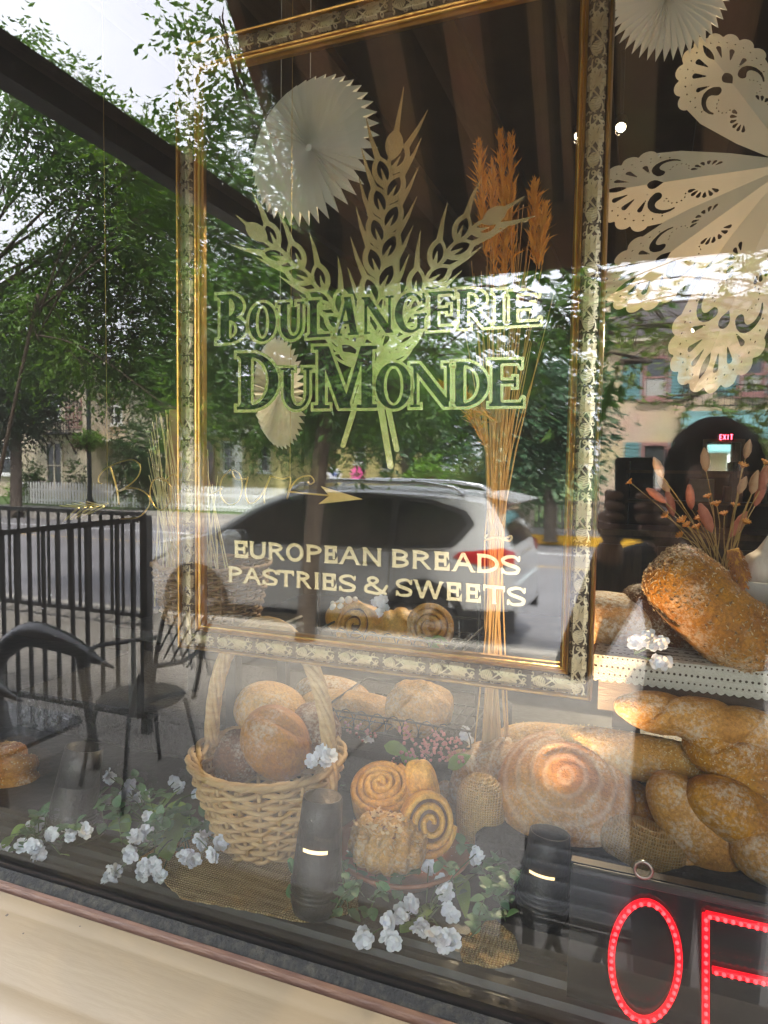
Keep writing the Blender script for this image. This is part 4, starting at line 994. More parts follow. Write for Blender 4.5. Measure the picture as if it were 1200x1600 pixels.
for wx in wheelx:
    for s in (-1, 1):
        yc = s * .80; Mx = Matrix.Rotation(R_(90) * -s, 3, 'X')
        w = MB().lathe([(.23, -.10), (.325, -.105), (.352, -.08), (.352, .06), (.335, .095), (.25, .10), (.245, .08)], cw(wx, yc, wz), 36, Mx, False, False).build('wheel', M_tyre, car, True)
        rb_ = MB().lathe([(.245, .06), (.25, .085), (.235, .075), (.22, .03)], cw(wx, yc, wz), 36, Mx, False, False)
        c = Vector(cw(wx, yc - s * -.075, wz))
        for k in range(5):
            for dl in (-.13, .13):
                a = k * 2 * math.pi / 5 + dl; rb_.bar(c + Vector((math.cos(a + dl * -.4) * .04, 0, math.sin(a + dl * -.4) * .04)), c + Vector((math.cos(a) * .235, 0, math.sin(a) * .235)), .035, .022, up=(0, 1, 0))
        rb_.lathe([(.001, .0), (.06, 0), (.055, .03), (.001, .035)], cw(wx, yc + s * .055, wz), 16, Mx)
        rb_.build('rim', M_alloy, w, False)
        MB().lathe([(.001, .0), (.245, 0)], cw(wx, yc + s * .0, wz), 24, Mx, False, False).build('brake_disc', M_seam, w)
    MB().box(cw(wx, 0, .45), (.78, 1.3, .5)).build('wheel_well', M_seam, car)
# ------------------------------------------------------------------ iron railing and café furniture on the pavement
ry = -2.55
rail = thing('patio_railing', 'black iron patio railing with slender balusters at the edge of the seating area', 'railing', (-3.4, ry, 0))
xa, xb = -5.2, RF(228, 900, 2.55).x
def rt(x): return 1.15 + (x - RF(0, 833, 2.55).x) / (xb - RF(0, 833, 2.55).x) * .14
def rbz(x): return .10
MB().bar((xa, ry, rt(xa)), (xb, ry, rt(xb)), .045, .035).build('top_rail', M_iron, rail)
MB().bar((xa, ry, rbz(xa)), (xb, ry, rbz(xb)), .032, .030).build('bottom_rail', M_iron, rail)
bl_ = None; x = xb - .10
while x > xa:
    zm = (rt(x) + .1) / 2
    if bl_ is None: bl_ = MB().box((0, 0, 0), (.019, .019, 1)).build('baluster', M_iron, rail, world=False); o = bl_
    else: o = dup(bl_, rail)
    o.location = Vector((x, ry, zm)) - wloc(rail); o.scale = (1, 1, rt(x) - .1); x -= .118
for x in (xb, xb - 1.8):
    MB().box((x, ry, rt(x) / 2), (.05, .05, rt(x) + .04)).build('post', M_iron, rail)
# second railing run along the kerb, further off
r2 = thing('kerb_railing', 'thin black railing further off, running along the kerb', 'railing', (-7, -4.9, 0))
xa2, xb2 = -12.0, RF(226, 806, 4.7).x; zt = RF(120, 799, 4.7).z
for z in (zt, .12): MB().bar((xa2, -4.7, z), (xb2, -4.7, z), .05, .04).build('rail', M_iron, r2)
bl_ = None; x = xb2
while x > xa2:
    if bl_ is None: bl_ = MB().box((0, 0, (zt + .1) / 2), (.022, .022, zt - .1)).build('baluster', M_iron, r2, world=False); o = bl_
    else: o = dup(bl_, r2)
    o.location = Vector((x, -4.7, 0)) - wloc(r2); x -= .14
def cafe_chair(loc, rz, label, lattice=True):
    t = thing('patio_chair', label, 'chair', (0, 0, 0), 'black iron café chairs')
    MB().lathe([(.20, .44), (.21, .45), (.20, .46)], (0, 0, 0), 24).build('seat', M_iron, t)
    for sx, sy in ((-1, -1), (1, -1), (-1, 1), (1, 1)):
        mb = MB(); mb.tube([(sx * .15, sy * .15, .44), (sx * .19, sy * .19, .2), (sx * .21, sy * .22, 0)], .011, 8); mb.build('leg', M_iron, t, True)
    mb = MB()
    mb.tube(bez([(-.19, .17, .44), (-.20, .21, .65), (-.18, .25, .84), (-.09, .28, .93), (.09, .28, .93), (.18, .25, .84), (.20, .21, .65), (.19, .17, .44)], 5), .012, 8); mb.build('back_frame', M_iron, t, True)
    mb = MB()
    for k in range(-2, 3):
        mb.bar((k * .075 - .10, .225, .56), (k * .075 + .10, .27, .88), .010, .006); mb.bar((k * .075 + .10, .225, .56), (k * .075 - .10, .27, .88), .010, .006)
    mb.build('back_lattice', M_iron, t)
    mb = MB()
    mb.tube(bez([(-.20, .20, .68), (-.27, .05, .67), (-.26, -.14, .66), (-.21, -.17, .45)], 5), .012, 8); mb.tube(bez([(.20, .20, .68), (.27, .05, .67), (.26, -.14, .66), (.21, -.17, .45)], 5), .012, 8); mb.build('arm', M_iron, t, True)
    t.location = loc; t.rotation_euler = (0, 0, rz); return t
p = RF(222, 1150, 2.0); cafe_chair((p.x, -2.0, 0), R_(200), 'black iron café chair with lattice back beside the end of the patio railing')
# big black moulded armchair by the railing
M_mould = mat('black_moulded', (.010, .011, .013), (.02, .021, .025), 6, .28, coat=.4)
q = RF(-50, 1050, 1.55)
ac = thing('lounge_chair', 'bulky glossy black armchair with curved tapering arms in front of the railing', 'chair', (q.x - .1, -1.75, 0))
zA = q.z
for dy in (0.0, -.55):
    MB().tube(bez([(q.x - .55, -1.50 + dy, zA - .42), (q.x - .40, -1.50 + dy, zA - .10), (q.x - .20, -1.50 + dy, zA + .045), (q.x + .06, -1.50 + dy, zA + .03), (q.x + .28, -1.49 + dy, zA - .03), (q.x + .42, -1.48 + dy, zA - .06)], 6), [.06] * 8 + [.075] * 6 + [.072, .07, .066, .062, .058, .054, .05, .045, .04, .034, .028, .022, .016, .012, .01, .008, .006], 14, flat=.75).build('arm', M_mould, ac, True)
    for sx in (-.40, .18): MB().tube([(q.x + sx, -1.5 + dy, zA - .02), (q.x + sx * 1.25 + .06, -1.5 + dy, 0)], [.03, .022], 8).build('leg', M_mould, ac, True)
MB().box((q.x - .08, -1.77, zA - .36), (.62, .52, .06), bev=.025).build('seat', M_mould, ac)
for k in range(6): MB().bar((q.x - .38, -1.56 - k * .085, zA - .34), (q.x - .72, -1.56 - k * .085, zA + .34), .065, .022).build('back_slat', M_mould, ac)
# bench with crossed iron side, close to the pane below the sign
q = RF(905, 1540, 1.15)
bn = thing('iron_stool', 'low black iron stool with crossed diamond bars and slatted seat near the pane', 'stool', (q.x, -1.25, 0))
for k in range(5): MB().box((q.x, -1.08 - k * .085, .46), (.36, .06, .022), bev=.005).build('seat_slat', mat('dark_slat', (.03, .03, .034), (.05, .05, .055), 10, .5, stretch=(.3, 8, 8)), bn)
mb = MB()
for k in range(3):
    x0_ = q.x - .18 + k * .12; mb.bar((x0_, -1.05, .05), (x0_ + .12, -1.05, .42), .022, .016); mb.bar((x0_ + .12, -1.05, .05), (x0_, -1.05, .42), .022, .016)
mb.bar((q.x - .18, -1.05, .05), (q.x + .18, -1.05, .05), .022); mb.bar((q.x - .18, -1.05, .43), (q.x + .18, -1.05, .43), .022); mb.build('side_lattice', M_iron, bn)
for x in (q.x - .18, q.x + .18):
    for y in (-1.06, -1.44): MB().box((x, y, .225), (.035, .035, .45)).build('leg', M_iron, bn)
# ------------------------------------------------------------------ the person photographing, seen only in the pane
def skin_body(name, verts, edges, radii, root, sub=2):
    me = bpy.data.meshes.new(name + '_skeleton'); me.from_pydata([tuple(v) for v in verts], edges, [])
    o = bpy.data.objects.new(name, me); C.objects.link(o)
    md = o.modifiers.new('skin', 'SKIN'); sk = me.skin_vertices[0].data
    for i, r in enumerate(radii):
        sk[i].radius = (r, r) if not isinstance(r, tuple) else r; sk[i].use_root = (i == root)
    s = o.modifiers.new('sub', 'SUBSURF'); s.levels = s.render_levels = sub
    dg = bpy.context.evaluated_depsgraph_get(); m2 = bpy.data.meshes.new_from_object(o.evaluated_get(dg)); m2.name = name
    bpy.data.objects.remove(o); bpy.data.meshes.remove(me); return m2
M_skin = mat('skin', (.33, .19, .13), (.28, .15, .10), 12, .5, bump=.05, trans=.1)
M_hair = mat('dark_hair', (.022, .012, .008), (.055, .030, .018), 30, .85, bump=.4, stretch=(1, 1, .2))
M_jack = mat('dark_jacket', (.014, .012, .013), (.032, .027, .028), 30, .85, bump=.15)
M_trou = mat('dark_trousers', (.012, .014, .022), (.02, .024, .034), 30, .85)
hc = RF(1118, 752, 1.06); hx, hy = hc.x, hc.y
phc = RF(990, 781, .695)
M_view = Matrix((_rt, _up, -_fw)).transposed()
e_r = Vector((hx + .30, -.98, 1.10)); e_l = Vector((hx - .30, -.94, 1.12))
wr = phc + Vector((.045, -.05, -.075)); wl = phc + Vector((-.035, -.055, -.085))
vs = [(hx, hy - .03, .93), (hx, hy - .04, 1.10), (hx, hy - .02, 1.27), (hx, hy - .02, 1.38), (hx, hy - .005, 1.46), (hx, hy, 1.52),
      (hx - .17, hy - .02, 1.37), tuple(e_l), tuple(wl), (hx + .17, hy - .02, 1.37), tuple(e_r), tuple(wr),
      (hx - .075, hy - .03, .88), (hx - .072, hy + .02, .48), (hx - .07, hy - .03, .09), (hx - .08, hy + .12, .03),
      (hx + .075, hy - .03, .88), (hx + .078, hy + .0, .48), (hx + .085, hy - .05, .09), (hx + .10, hy + .10, .03)]
es = [(0, 1), (1, 2), (2, 3), (3, 4), (4, 5), (3, 6), (6, 7), (7, 8), (3, 9), (9, 10), (10, 11), (0, 12), (12, 13), (13, 14), (14, 15), (0, 16), (16, 17), (17, 18), (18, 19)]
rd = [(.15, .12), (.135, .105), (.155, .115), (.13, .09), .055, .05, .062, .047, .030, .062, .047, .030, .10, .078, .05, .04, .10, .078, .05, .04]
per = thing('person', 'person in a dark jacket holding up a phone, mirrored in the pane', 'person', (hx, hy, 0))
bme = skin_body('body', vs, es, rd, 0)
for m in (M_jack, M_trou, M_skin): bme.materials.append(m)
off = wloc(per)
for p_ in bme.polygons:
    c = p_.center; i_ = 0
    if c.z < .90: i_ = 1
    if c.z > 1.44 and abs(c.x - hx) < .09: i_ = 2
    if min((c - wr).length, (c - wl).length) < .055: i_ = 2
    p_.material_index = i_; p_.use_smooth = True
for v in bme.vertices: v.co -= off
bo_ = bpy.data.objects.new('body', bme); C.objects.link(bo_); bo_.parent = per
# head, turned towards the phone
hv = []; hf = []; n1, n2 = 24, 18
for i in range(n2 + 1):
    th = math.pi * i / n2
    for j in range(n1):
        ph = 2 * math.pi * j / n1; x, y, z = math.sin(th) * math.cos(ph), math.sin(th) * math.sin(ph), math.cos(th)
        w = .074 * (1 - .20 * max(0, -z) ** 1.2); d_ = .095 * (1 - .12 * max(0, -z)); hgt = .115
        px_, py_, pz_ = x * w, y * d_, z * hgt
        if y > .55: py_ += .020 * math.exp(-((px_ / .014) ** 2 + ((pz_ + .018) / .022) ** 2)) - .008 * (math.exp(-(((px_ - .03) / .016) ** 2 + ((pz_ - .012) / .013) ** 2)) + math.exp(-(((px_ + .03) / .016) ** 2 + ((pz_ - .012) / .013) ** 2))) + .006 * math.exp(-((px_ / .024) ** 2 + ((pz_ + .055) / .008) ** 2))
        hv.append((hx + px_, hy + .015 + py_, 1.605 + pz_))
for i in range(n2):
    for j in range(n1): a, b = i * n1 + j, i * n1 + (j + 1) % n1; hf.append((a, a + n1, b + n1, b))
hd = link_mesh('head', hv, hf, M_skin, per)
for s in (-1, 1):
    MB().ball((hx + s * .029, hy + .098, 1.617), .011, 10, 8).build('eye', mat('eye_dark', (.05, .03, .02), rough=.2), hd, True)
    MB().ball((hx + s * .074, hy + .01, 1.60), .03, 10, 8, (.3, .6, 1)).build('ear', M_skin, hd, True)
MB().ball((hx, hy + .106, 1.551), .022, 10, 6, (1, .3, .28)).build('mouth', mat('lips', (.30, .10, .09)), hd, True)
hb = MB(); hb.ball((hx, hy - .005, 1.635), .098, 22, 14, (.98, 1.08, 1.02)); 
for k in range(60):
    a = k * 2.399; r = .085 + .012 * random.random(); z0 = 1.66 - .02 * random.random()
    if math.sin(a) > .55: continue
    hb.tube(bez([(hx + r * math.cos(a) * .8, hy + r * math.sin(a) * .9, z0), (hx + (r + .012) * math.cos(a), hy - .01 + (r + .012) * math.sin(a), z0 - .12), (hx + (r + .018) * math.cos(a + .1), hy - .02 + (r + .015) * math.sin(a), z0 - .24 - .05 * random.random())], 4), [.016] * 4 + [.014] * 3 + [.006, .003], 6)
for k in range(170):
    a = random.random() * 6.283; el = random.uniform(-.1, 1.3); r = .100; p0 = Vector((hx + r * math.cos(a) * math.cos(el), hy - .005 + r * 1.06 * math.sin(a) * math.cos(el), 1.635 + r * math.sin(el)))
    if math.sin(a) > .6 and el < .5: continue
    o_ = Vector((math.cos(a), math.sin(a), .1)); L_ = random.uniform(.05, .13)
    hb.tube(bez([p0 - o_ * .004, p0 + o_ * random.uniform(.004, .013) + Vector((0, 0, -L_ * .3)), p0 + o_ * random.uniform(.0, .022) + Vector((random.uniform(-.02, .02), random.uniform(-.01, .01), -L_))], 3), [.0028] * 4 + [.0018, .0012, .0006], 4)
hb.build('hair', M_hair, per, True)
# hands closed round the phone: palm, four fingers, thumb each
def hand(s, wrist):
    u, r, f = _up, _rt, _fw
    base = phc - f * .012 + r * (s * .048) - u * .040
    pal = [wrist, wrist.lerp(base, .5) + r * s * .004, base]
    mb = MB(); mb.tube(bez(pal, 4), [.024, .028, .031, .033, .034, .034, .033, .032, .030], 12, flat=.6)
    for k, (dz, ln) in enumerate([(.036, .92), (.015, 1.0), (-.006, .95), (-.026, .78)]):
        st = base + u * (dz * .8) + r * s * .004
        p1 = phc + u * (dz - .028) + r * (s * .047) - f * .004; p2 = phc + u * (dz - .026) + r * (s * .040) + f * .015; p3 = phc + u * (dz - .028) + r * (s * (.040 - .030 * ln)) + f * .0165
        mb.tube(bez([st, p1, p2, p3], 4), [.0095] * 4 + [.0092] * 4 + [.0085] * 3 + [.007, .004], 8)
    th = [base - u * .02, phc - u * .045 + r * s * .040 - f * .018, phc - u * .02 + r * s * .020 - f * .019]
    mb.tube(bez(th, 4), [.013, .012, .012, .0115, .011, .0105, .0095, .008, .004], 8)
    return mb.build('hand', M_skin, per, True)
hand(-1, wl); hand(1, wr)
# the phone
ph = thing('phone', 'black phone held upright towards the pane, mirrored beside the brick house window', 'phone', phc)
pm = MB(); pm.box(phc - _fw * .006, (.077, .160, .0085), M=M_view, bev=.004); pm.build('case', mat('phone_black', (.004, .004, .005), (.006, .006, .007), 10, .15, coat=.6), ph)
for k, (dx, dz) in enumerate([(-.026, .066), (-.026, .045), (-.026, .024), (-.010, .058), (-.010, .036)]):
    MB().lathe([(.001, 0), (.0065 if dx < -.02 else .004, 0), (.0060 if dx < -.02 else .0036, .0016), (.001, .0014)], phc - _rt * dx * -1 * -1 + _up * dz - _fw * .0018, 16, Matrix((_rt, _up, -_fw)).transposed() @ Matrix.Rotation(math.pi, 3, 'X')).build('lens', mat('lens_dark', (.01, .01, .012), rough=.05), ph, True)
# ------------------------------------------------------------------ the gilt frame hanging behind the pane
FYP = 0.062
M_gold = mat('gilt', (.62, .36, .10), (.50, .27, .06), 30, .28, metal=1.0, bump=.08)
M_gold2 = mat('gilt_leaf_lettering', (.86, .74, .46), (.78, .66, .40), 24, .19, metal=.93, bump=.03, bscale=14, contrast=(.35, .65))
M_silver = mat('silvered_relief', (.56, .48, .34), (.38, .30, .18), 60, .33, metal=.9)
M_band = mat('frame_band_brown', (.05, .028, .014), (.085, .05, .025), 40, .55)
M_ink = mat('black_green_enamel', (.004, .010, .006), (.007, .014, .008), 20, .22)
XL = P(274, 540, FYP).x; XR = P(943, 500, FYP).x; ZB = P(600, 1055, FYP).z; ZT = P(400, 38, FYP).z; FW = .0345
frame = thing('picture_frame', 'ornate gilt frame holding the bakery lettering, hung behind the pane', 'picture frame', ((XL + XR) / 2, FYP, ZB))
def ring(name, prof, m, parent=frame, smooth=False):
    """prof: (inset from the outer edge, y) swept round the rectangle"""
    v = []; f = []
    for d, y in prof: v += [(XL + d, y, ZB + d), (XR - d, y, ZB + d), (XR - d, y, ZT - d), (XL + d, y, ZT - d)]
    for i in range(len(prof) - 1):
        for k in range(4): a, b = i * 4 + k, i * 4 + (k + 1) % 4; f.append((a, b, b + 4, a + 4))
    return autosmooth(link_mesh(name, v, f, m, parent, smooth), 30)
y0 = FYP
ring('outer_bead', [(0, y0 + .020), (0, y0 + .004), (.0008, y0 + .0008), (.0022, y0), (.0036, y0 + .0008), (.0044, y0 + .004), (.0050, y0 + .006)], M_gold)
ring('band', [(.0046, y0 + .006), (.0058, y0 + .0045), (.010, y0 + .0030), (.0155, y0 + .0026), (.021, y0 + .0035), (.0242, y0 + .0065), (.0250, y0 + .008)], M_band)
ring('inner_bead', [(.0246, y0 + .0085), (.0252, y0 + .006), (.0265, y0 + .005), (.0280, y0 + .006), (.0285, y0 + .009), (.0295, y0 + .0095), (.0305, y0 + .0085), (.0318, y0 + .009), (.0325, y0 + .012), (FW, y0 + .014), (FW, y0 + .020)], M_gold)
ring('back', [(.0002, y0 + .0195), (FW - .0002, y0 + .0195)], M_band)
# one run of vine, leaf and bud in low relief, repeated along the band
def orn(X, Y):
    d = np.full(X.shape, 1e9)
    W = .0195; T_ = .053
    for ph, s, wd in ((0, 1, .00085), (.9, -1, .00075), (2.2, 1, .0006)):
        pts = [(t * T_, W * .5 + s * W * (.36 - .1 * (ph > 2)) * math.sin(2 * math.pi * t + ph)) for t in np.linspace(-.03, 1.03, 30)]
        d = U(d, s_path(X, Y, pts, wd))
    c = (.0285, W * .50)                       # leaf of rounded lobes with cut veins
    for a, l, w in ((-128, .0075, .0026), (-92, .0088, .0030), (-58, .0102, .0032), (-24, .0118, .0033), (10, .0128, .0034), (44, .0116, .0033), (78, .0098, .0031), (112, .0082, .0027)):
        e = (c[0] + l * math.cos(R_(a)), c[1] + l * math.sin(R_(a)) * .86)
        lob = np.maximum(s_drop(X, Y, c, e, w), -s_seg(X, Y, (c[0] * .45 + e[0] * .55, c[1] * .45 + e[1] * .55), (c[0] * -.1 + e[0] * 1.1, c[1] * -.1 + e[1] * 1.1), .00030))
        d = U(d, lob)
    for cx, cy, r in ((.0085, W * .52, .0058), (.0195, W * .22, .0026), (.0190, W * .80, .0026), (.0475, W * .20, .0024)):
        bud = s_ell(X, Y, cx, cy, r * 1.2, r)
        n = 3 if r > .004 else 1
        for q in range(-n, n + 1): bud = np.maximum(bud, -(np.abs(X - cx - q * r * .42 - .35 * np.abs(Y - cy)) - .00030))
        d = U(d, bud)
    for a in ((.0150, W * .12), (.0150, W * .90), (.0435, W * .10), (.0455, W * .86), (.0505, W * .5), (.0005, W * .86), (.0005, W * .14)):
        d = U(d, np.abs(np.hypot(X - a[0], Y - a[1]) - .0017) - .00062)
    d = np.maximum(d, np.maximum(-Y + .0003, Y - W + .0003))
    return d
ov, of = msq(orn, 0, .053, 0, .0195, .00046)
def rise(v): return .0016 - .0006 * ((v - .0098) / .0098) ** 2
def orn_mesh(name, fn, parent):
    n = len(ov); v = [fn(a, b, 1) for a, b in ov]
    return link_mesh(name, v, of, M_silver, parent, False, world=False)
# face relief as raised plate with skirts
from collections import Counter
ec = Counter()
for q in of:
    for a, b in zip(q, q[1:] + q[:1]): ec[(a, b)] += 1
rim_e = [(a, b) for (a, b) in ec if (b, a) not in ec]
def plate(fn, parent, name, m):
    n = len(ov); v = [fn(a, b, 0) for a, b in ov] + [fn(a, b, .0019) for a, b in ov]
    f = [tuple(q) for q in of] + [(b, a, a + n, b + n) for a, b in rim_e]
    return link_mesh(name, v, f, m, parent, False, world=False)
def band_y(d): return y0 + np.interp(d, [.0046, .0058, .010, .0155, .021, .0242], [.006, .0045, .0030, .0026, .0035, .0065]) - .0013
side_z = (ZT - ZB - 2 * .005); nz = int(side_z / .053); tz = side_z / nz
side_x = (XR - XL - 2 * .005); nx = int(side_x / .053); tx = side_x / nx
D0 = .0050
pl_l = pl_b = pl_r = pl_t = None
for k in range(nz):
    zc = ZB + .005 + k * tz
    if pl_l is None:
        pl_l = plate(lambda a, b, e: (D0 + b, band_y(D0 + b) - y0 + e, a), frame, 'relief', M_silver)
        pl_r = plate(lambda a, b, e: (-(D0 + b), band_y(D0 + b) - y0 + e, a), frame, 'relief', M_silver); o1, o2 = pl_l, pl_r
        for p_ in (pl_r,): p_.data.flip_normals()
    else: o1, o2 = dup(pl_l, frame), dup(pl_r, frame)
    o1.location = Vector((XL, y0, zc)) - wloc(frame); o2.location = Vector((XR, y0, zc)) - wloc(frame)
for k in range(nx):
    xc = XL + .005 + k * tx
    if pl_b is None:
        pl_b = plate(lambda a, b, e: (a, band_y(D0 + b) - y0 + e, D0 + b), frame, 'relief', M_silver); pl_b.data.flip_normals()
        pl_t = plate(lambda a, b, e: (a, band_y(D0 + b) - y0 + e, -(D0 + b)), frame, 'relief', M_silver); o1, o2 = pl_b, pl_t
    else: o1, o2 = dup(pl_b, frame), dup(pl_t, frame)
    o1.location = Vector((xc, y0, ZB)) - wloc(frame); o2.location = Vector((xc, y0, ZT)) - wloc(frame)
GY = y0 + .0125
G3 = glass_mat('framed_glass', .9, (.97, .975, .965), dust=.006)
link_mesh('framed_glass', [(XL + .03, GY + .002, ZB + .03), (XR - .03, GY + .002, ZB + .03), (XR - .03, GY + .002, ZT - .03), (XL + .03, GY + .002, ZT - .03)], [(0, 1, 2, 3)], G3, frame, False)
for x in (XL + .012, XR - .014):
    MB().box((x, y0 + .012, (ZT + 3.05) / 2), (.006, .002, 3.05 - ZT)).build('hanging_strap', M_band, frame)

# ------------------------------------------------------------------ lettering, built from strokes
def glyph(ch, w, h, S, T, e, st):
    """distance function of one letter: width w, cap height h, thick S, thin T, serif reach e, serif depth st (y up from the base line)"""
    def ser(X, Y, a, b, top): return s_box(X, Y, a - e, b + e, h - st if top else 0, h if top else st)
    def stem(X, Y, a, b, bot=True, top=True):
        d = s_box(X, Y, a, b, 0, h)
        br = e * .8
        for t, on in ((False, bot), (True, top)):
            if not on: continue
            d = U(d, ser(X, Y, a, b, t))
            yb = h - st if t else st; yy = yb - br if t else yb + br
            d = U(d, U(s_poly(X, Y, [(a - br * .7, yb), (a + .1, yb), (a + .1, yy)]), s_poly(X, Y, [(b + br * .7, yb), (b - .1, yb), (b - .1, yy)])))
        return d
    def bowl(X, Y, x, y0_, y1_, rx, flat=.3):
        """closed half ring standing on x"""
        cy, ry = (y0_ + y1_) / 2, (y1_ - y0_) / 2; fx = x + rx * flat
        o = U(s_ell(X, Y, fx, cy, rx * (1 - flat), ry), s_box(X, Y, x, fx, y0_, y1_))
        i = U(s_ell(X, Y, fx, cy, max(.5, rx * (1 - flat) - S), ry - T), s_box(X, Y, x, fx, y0_ + T, y1_ - T))
        return np.maximum(np.maximum(o, -i), x - X)
    def diag(X, Y, x0, y0_, x1, y1_, wd): return s_poly(X, Y, [(x0 - wd / 2, y0_), (x0 + wd / 2, y0_), (x1 + wd / 2, y1_), (x1 - wd / 2, y1_)])
    def arm(X, Y, a, b, y, kind):
        d = s_box(X, Y, a, b, y - T / 2, y + T / 2)
        L = T * 1.9
        if kind == 'up': d = U(d, s_poly(X, Y, [(b - T * 1.1, y), (b, y + L), (b, y)]))
        if kind == 'down': d = U(d, s_poly(X, Y, [(b - T * 1.1, y), (b, y - L), (b, y)]))
        if kind == 'mid': d = U(d, s_box(X, Y, b - T * .7, b, y - T * 1.5, y + T * 1.5))
        return d
    i0 = e
    def f(X, Y):
        if ch == 'I': m_ = w / 2; return stem(X, Y, m_ - S / 2, m_ + S / 2)
        if ch == 'B': return U(U(stem(X, Y, i0, i0 + S), bowl(X, Y, i0, h * .50 - T / 2, h, w - i0 - e * .5 - w * .03)), bowl(X, Y, i0, 0, h * .50 + T / 2, w - i0))
        if ch == 'D': return U(stem(X, Y, i0, i0 + S), bowl(X, Y, i0, 0, h, w - i0, .25))
        if ch == 'P': return U(stem(X, Y, i0, i0 + S), bowl(X, Y, i0, h * .42, h, w - i0))
        if ch == 'R': return U(U(stem(X, Y, i0, i0 + S), bowl(X, Y, i0, h * .44, h, w * .86 - i0)), np.maximum(diag(X, Y, w * .45, h * .5, w - S * .45, 0, S * 1.1), -Y))
        if ch == 'O': return np.maximum(s_ell(X, Y, w / 2, h / 2, w / 2, h * .53), -s_ell(X, Y, w / 2, h / 2, w / 2 - S, h * .53 - T))
        if ch == 'U':
            r = np.maximum(s_ell(X, Y, w / 2, h * .38, w / 2 - e, h * .40), -s_ell(X, Y, (w + S - T) / 2, h * .40, (w - 2 * e - S - T) / 2, h * .40 - T)); r = np.maximum(r, Y - h * .38)
            L = s_box(X, Y, e, e + S, h * .36, h); R2 = s_box(X, Y, w - e - T, w - e, h * .36, h)
            return U(U(r, U(L, ser(X, Y, e, e + S, True))), U(R2, ser(X, Y, w - e - T, w - e, True)))
        if ch == 'L': return U(stem(X, Y, i0, i0 + S), arm(X, Y, i0, w, T / 2, 'up'))
        if ch == 'E': return U(U(stem(X, Y, i0, i0 + S), arm(X, Y, i0, w, T / 2, 'up')), U(arm(X, Y, i0, w * .95, h - T / 2, 'down'), arm(X, Y, i0, w * .80, h * .52, 'mid')))
        if ch == 'A':
            ax = w * .5
            d = U(diag(X, Y, e + T * .6, 0, ax, h, T), diag(X, Y, w - e - S * .55, 0, ax, h, S)); d = np.maximum(d, np.maximum(-Y, Y - h * 1.04))
            return U(d, U(s_box(X, Y, w * .24, w * .72, h * .30, h * .30 + T), U(s_box(X, Y, 0, e * 2 + T, 0, st), s_box(X, Y, w - 2 * e - S, w, 0, st))))
        if ch == 'N':
            d = U(s_box(X, Y, e, e + T, 0, h), s_box(X, Y, w - e - T, w - e, 0, h)); d = U(d, diag(X, Y, e + T * .4, h, w - e - T * .4, 0, S * 1.15))
            return U(d, U(ser(X, Y, e, e + T, False), U(s_box(X, Y, 0, e + T, h - st, h), s_box(X, Y, w - 2 * e - T, w, h - st, h))))
        if ch == 'M':
            d = U(s_box(X, Y, e, e + T * 1.5, 0, h), s_box(X, Y, w - e - S, w - e, 0, h)); d = U(d, U(diag(X, Y, e + T, h, w * .5, 0, S * 1.1), diag(X, Y, w - e - S * .8, h, w * .5, 0, T * 1.25)))
            d = U(d, U(ser(X, Y, e, e + T * 1.5, False), ser(X, Y, w - e - S, w - e, False)))
            return np.maximum(U(d, U(s_box(X, Y, 0, e + T, h - st, h), s_box(X, Y, w - e - S, w, h - st, h))), np.maximum(-Y, Y - h))
        if ch == 'G':
            d = np.maximum(s_ell(X, Y, w / 2, h / 2, w / 2, h * .53), -s_ell(X, Y, w / 2 + S * .25, h / 2, w / 2 - S * .85, h * .53 - T)); d = np.maximum(d, -s_poly(X, Y, [(w * .55, h * .47), (w * 2, h * .47), (w * 2, h * .86), (w * .86, h * .80)]))
            return U(d, U(s_box(X, Y, w - e * .5 - S, w - e * .5, h * .06, h * .46), U(s_box(X, Y, w - S - 1.6 * e, w + e * .5, h * .46 - st, h * .46), s_box(X, Y, w - T * 1.2, w, h * .72, h))))
        if ch == 'T': m_ = w / 2; return U(stem(X, Y, m_ - S / 2, m_ + S / 2, True, False), U(s_box(X, Y, 0, w, h - T, h), U(s_box(X, Y, 0, T * .6, h - T * 1.7, h), s_box(X, Y, w - T * .6, w, h - T * 1.7, h))))
        if ch == 'W':
            d = U(U(diag(X, Y, e + S * .5, h, w * .29, 0, S), diag(X, Y, w * .5, h, w * .29, 0, T)), U(diag(X, Y, w * .5, h, w * .72, 0, S), diag(X, Y, w - e - T * .5, h, w * .72, 0, T)))
            d = np.maximum(d, np.maximum(-Y, Y - h)); return U(d, U(s_box(X, Y, 0, S + 2 * e, h - st, h), s_box(X, Y, w - T - 2 * e, w, h - st, h)))
        if ch == 'S':
            k = S / 2; pts = [(w - k * .8, h * .74), (w * .74, h - k * .9), (w * .45, h - k * .75), (w * .16, h * .82), (k * 1.0, h * .70), (w * .22, h * .57), (w * .60, h * .46), (w * .86, h * .36), (w - k, h * .26), (w * .80, h * .12), (w * .5, k * .75), (w * .22, k * .9), (k * .8, h * .27)]
            b = bez(pts, 4); n = len(b); ws = [k * (.62 + .38 * math.sin(math.pi * i / (n - 1))) for i in range(n)]
            return U(s_path(X, Y, b, ws), U(s_box(X, Y, 0, T * .5, h * .02, h * .30), s_box(X, Y, w - T * .5, w, h * .72, h * .98)))
        if ch == '&':
            k = S * .42; pts = [(w * .98, h * .50), (w * .84, h * .22), (w * .62, h * .06), (w * .36, k), (w * .10, h * .13), (k, h * .28), (w * .12, h * .45), (w * .42, h * .60), (w * .58, h * .78), (w * .46, h - k), (w * .30, h - k), (w * .18, h * .80), (w * .30, h * .60), (w * .70, h * .22), (w * .92, k)]
            return s_path(X, Y, bez(pts, 4), k)
        return np.full(X.shape, 1e9)
    return f
LET = []      # (char, x0, x1, base(px), height(px), style)
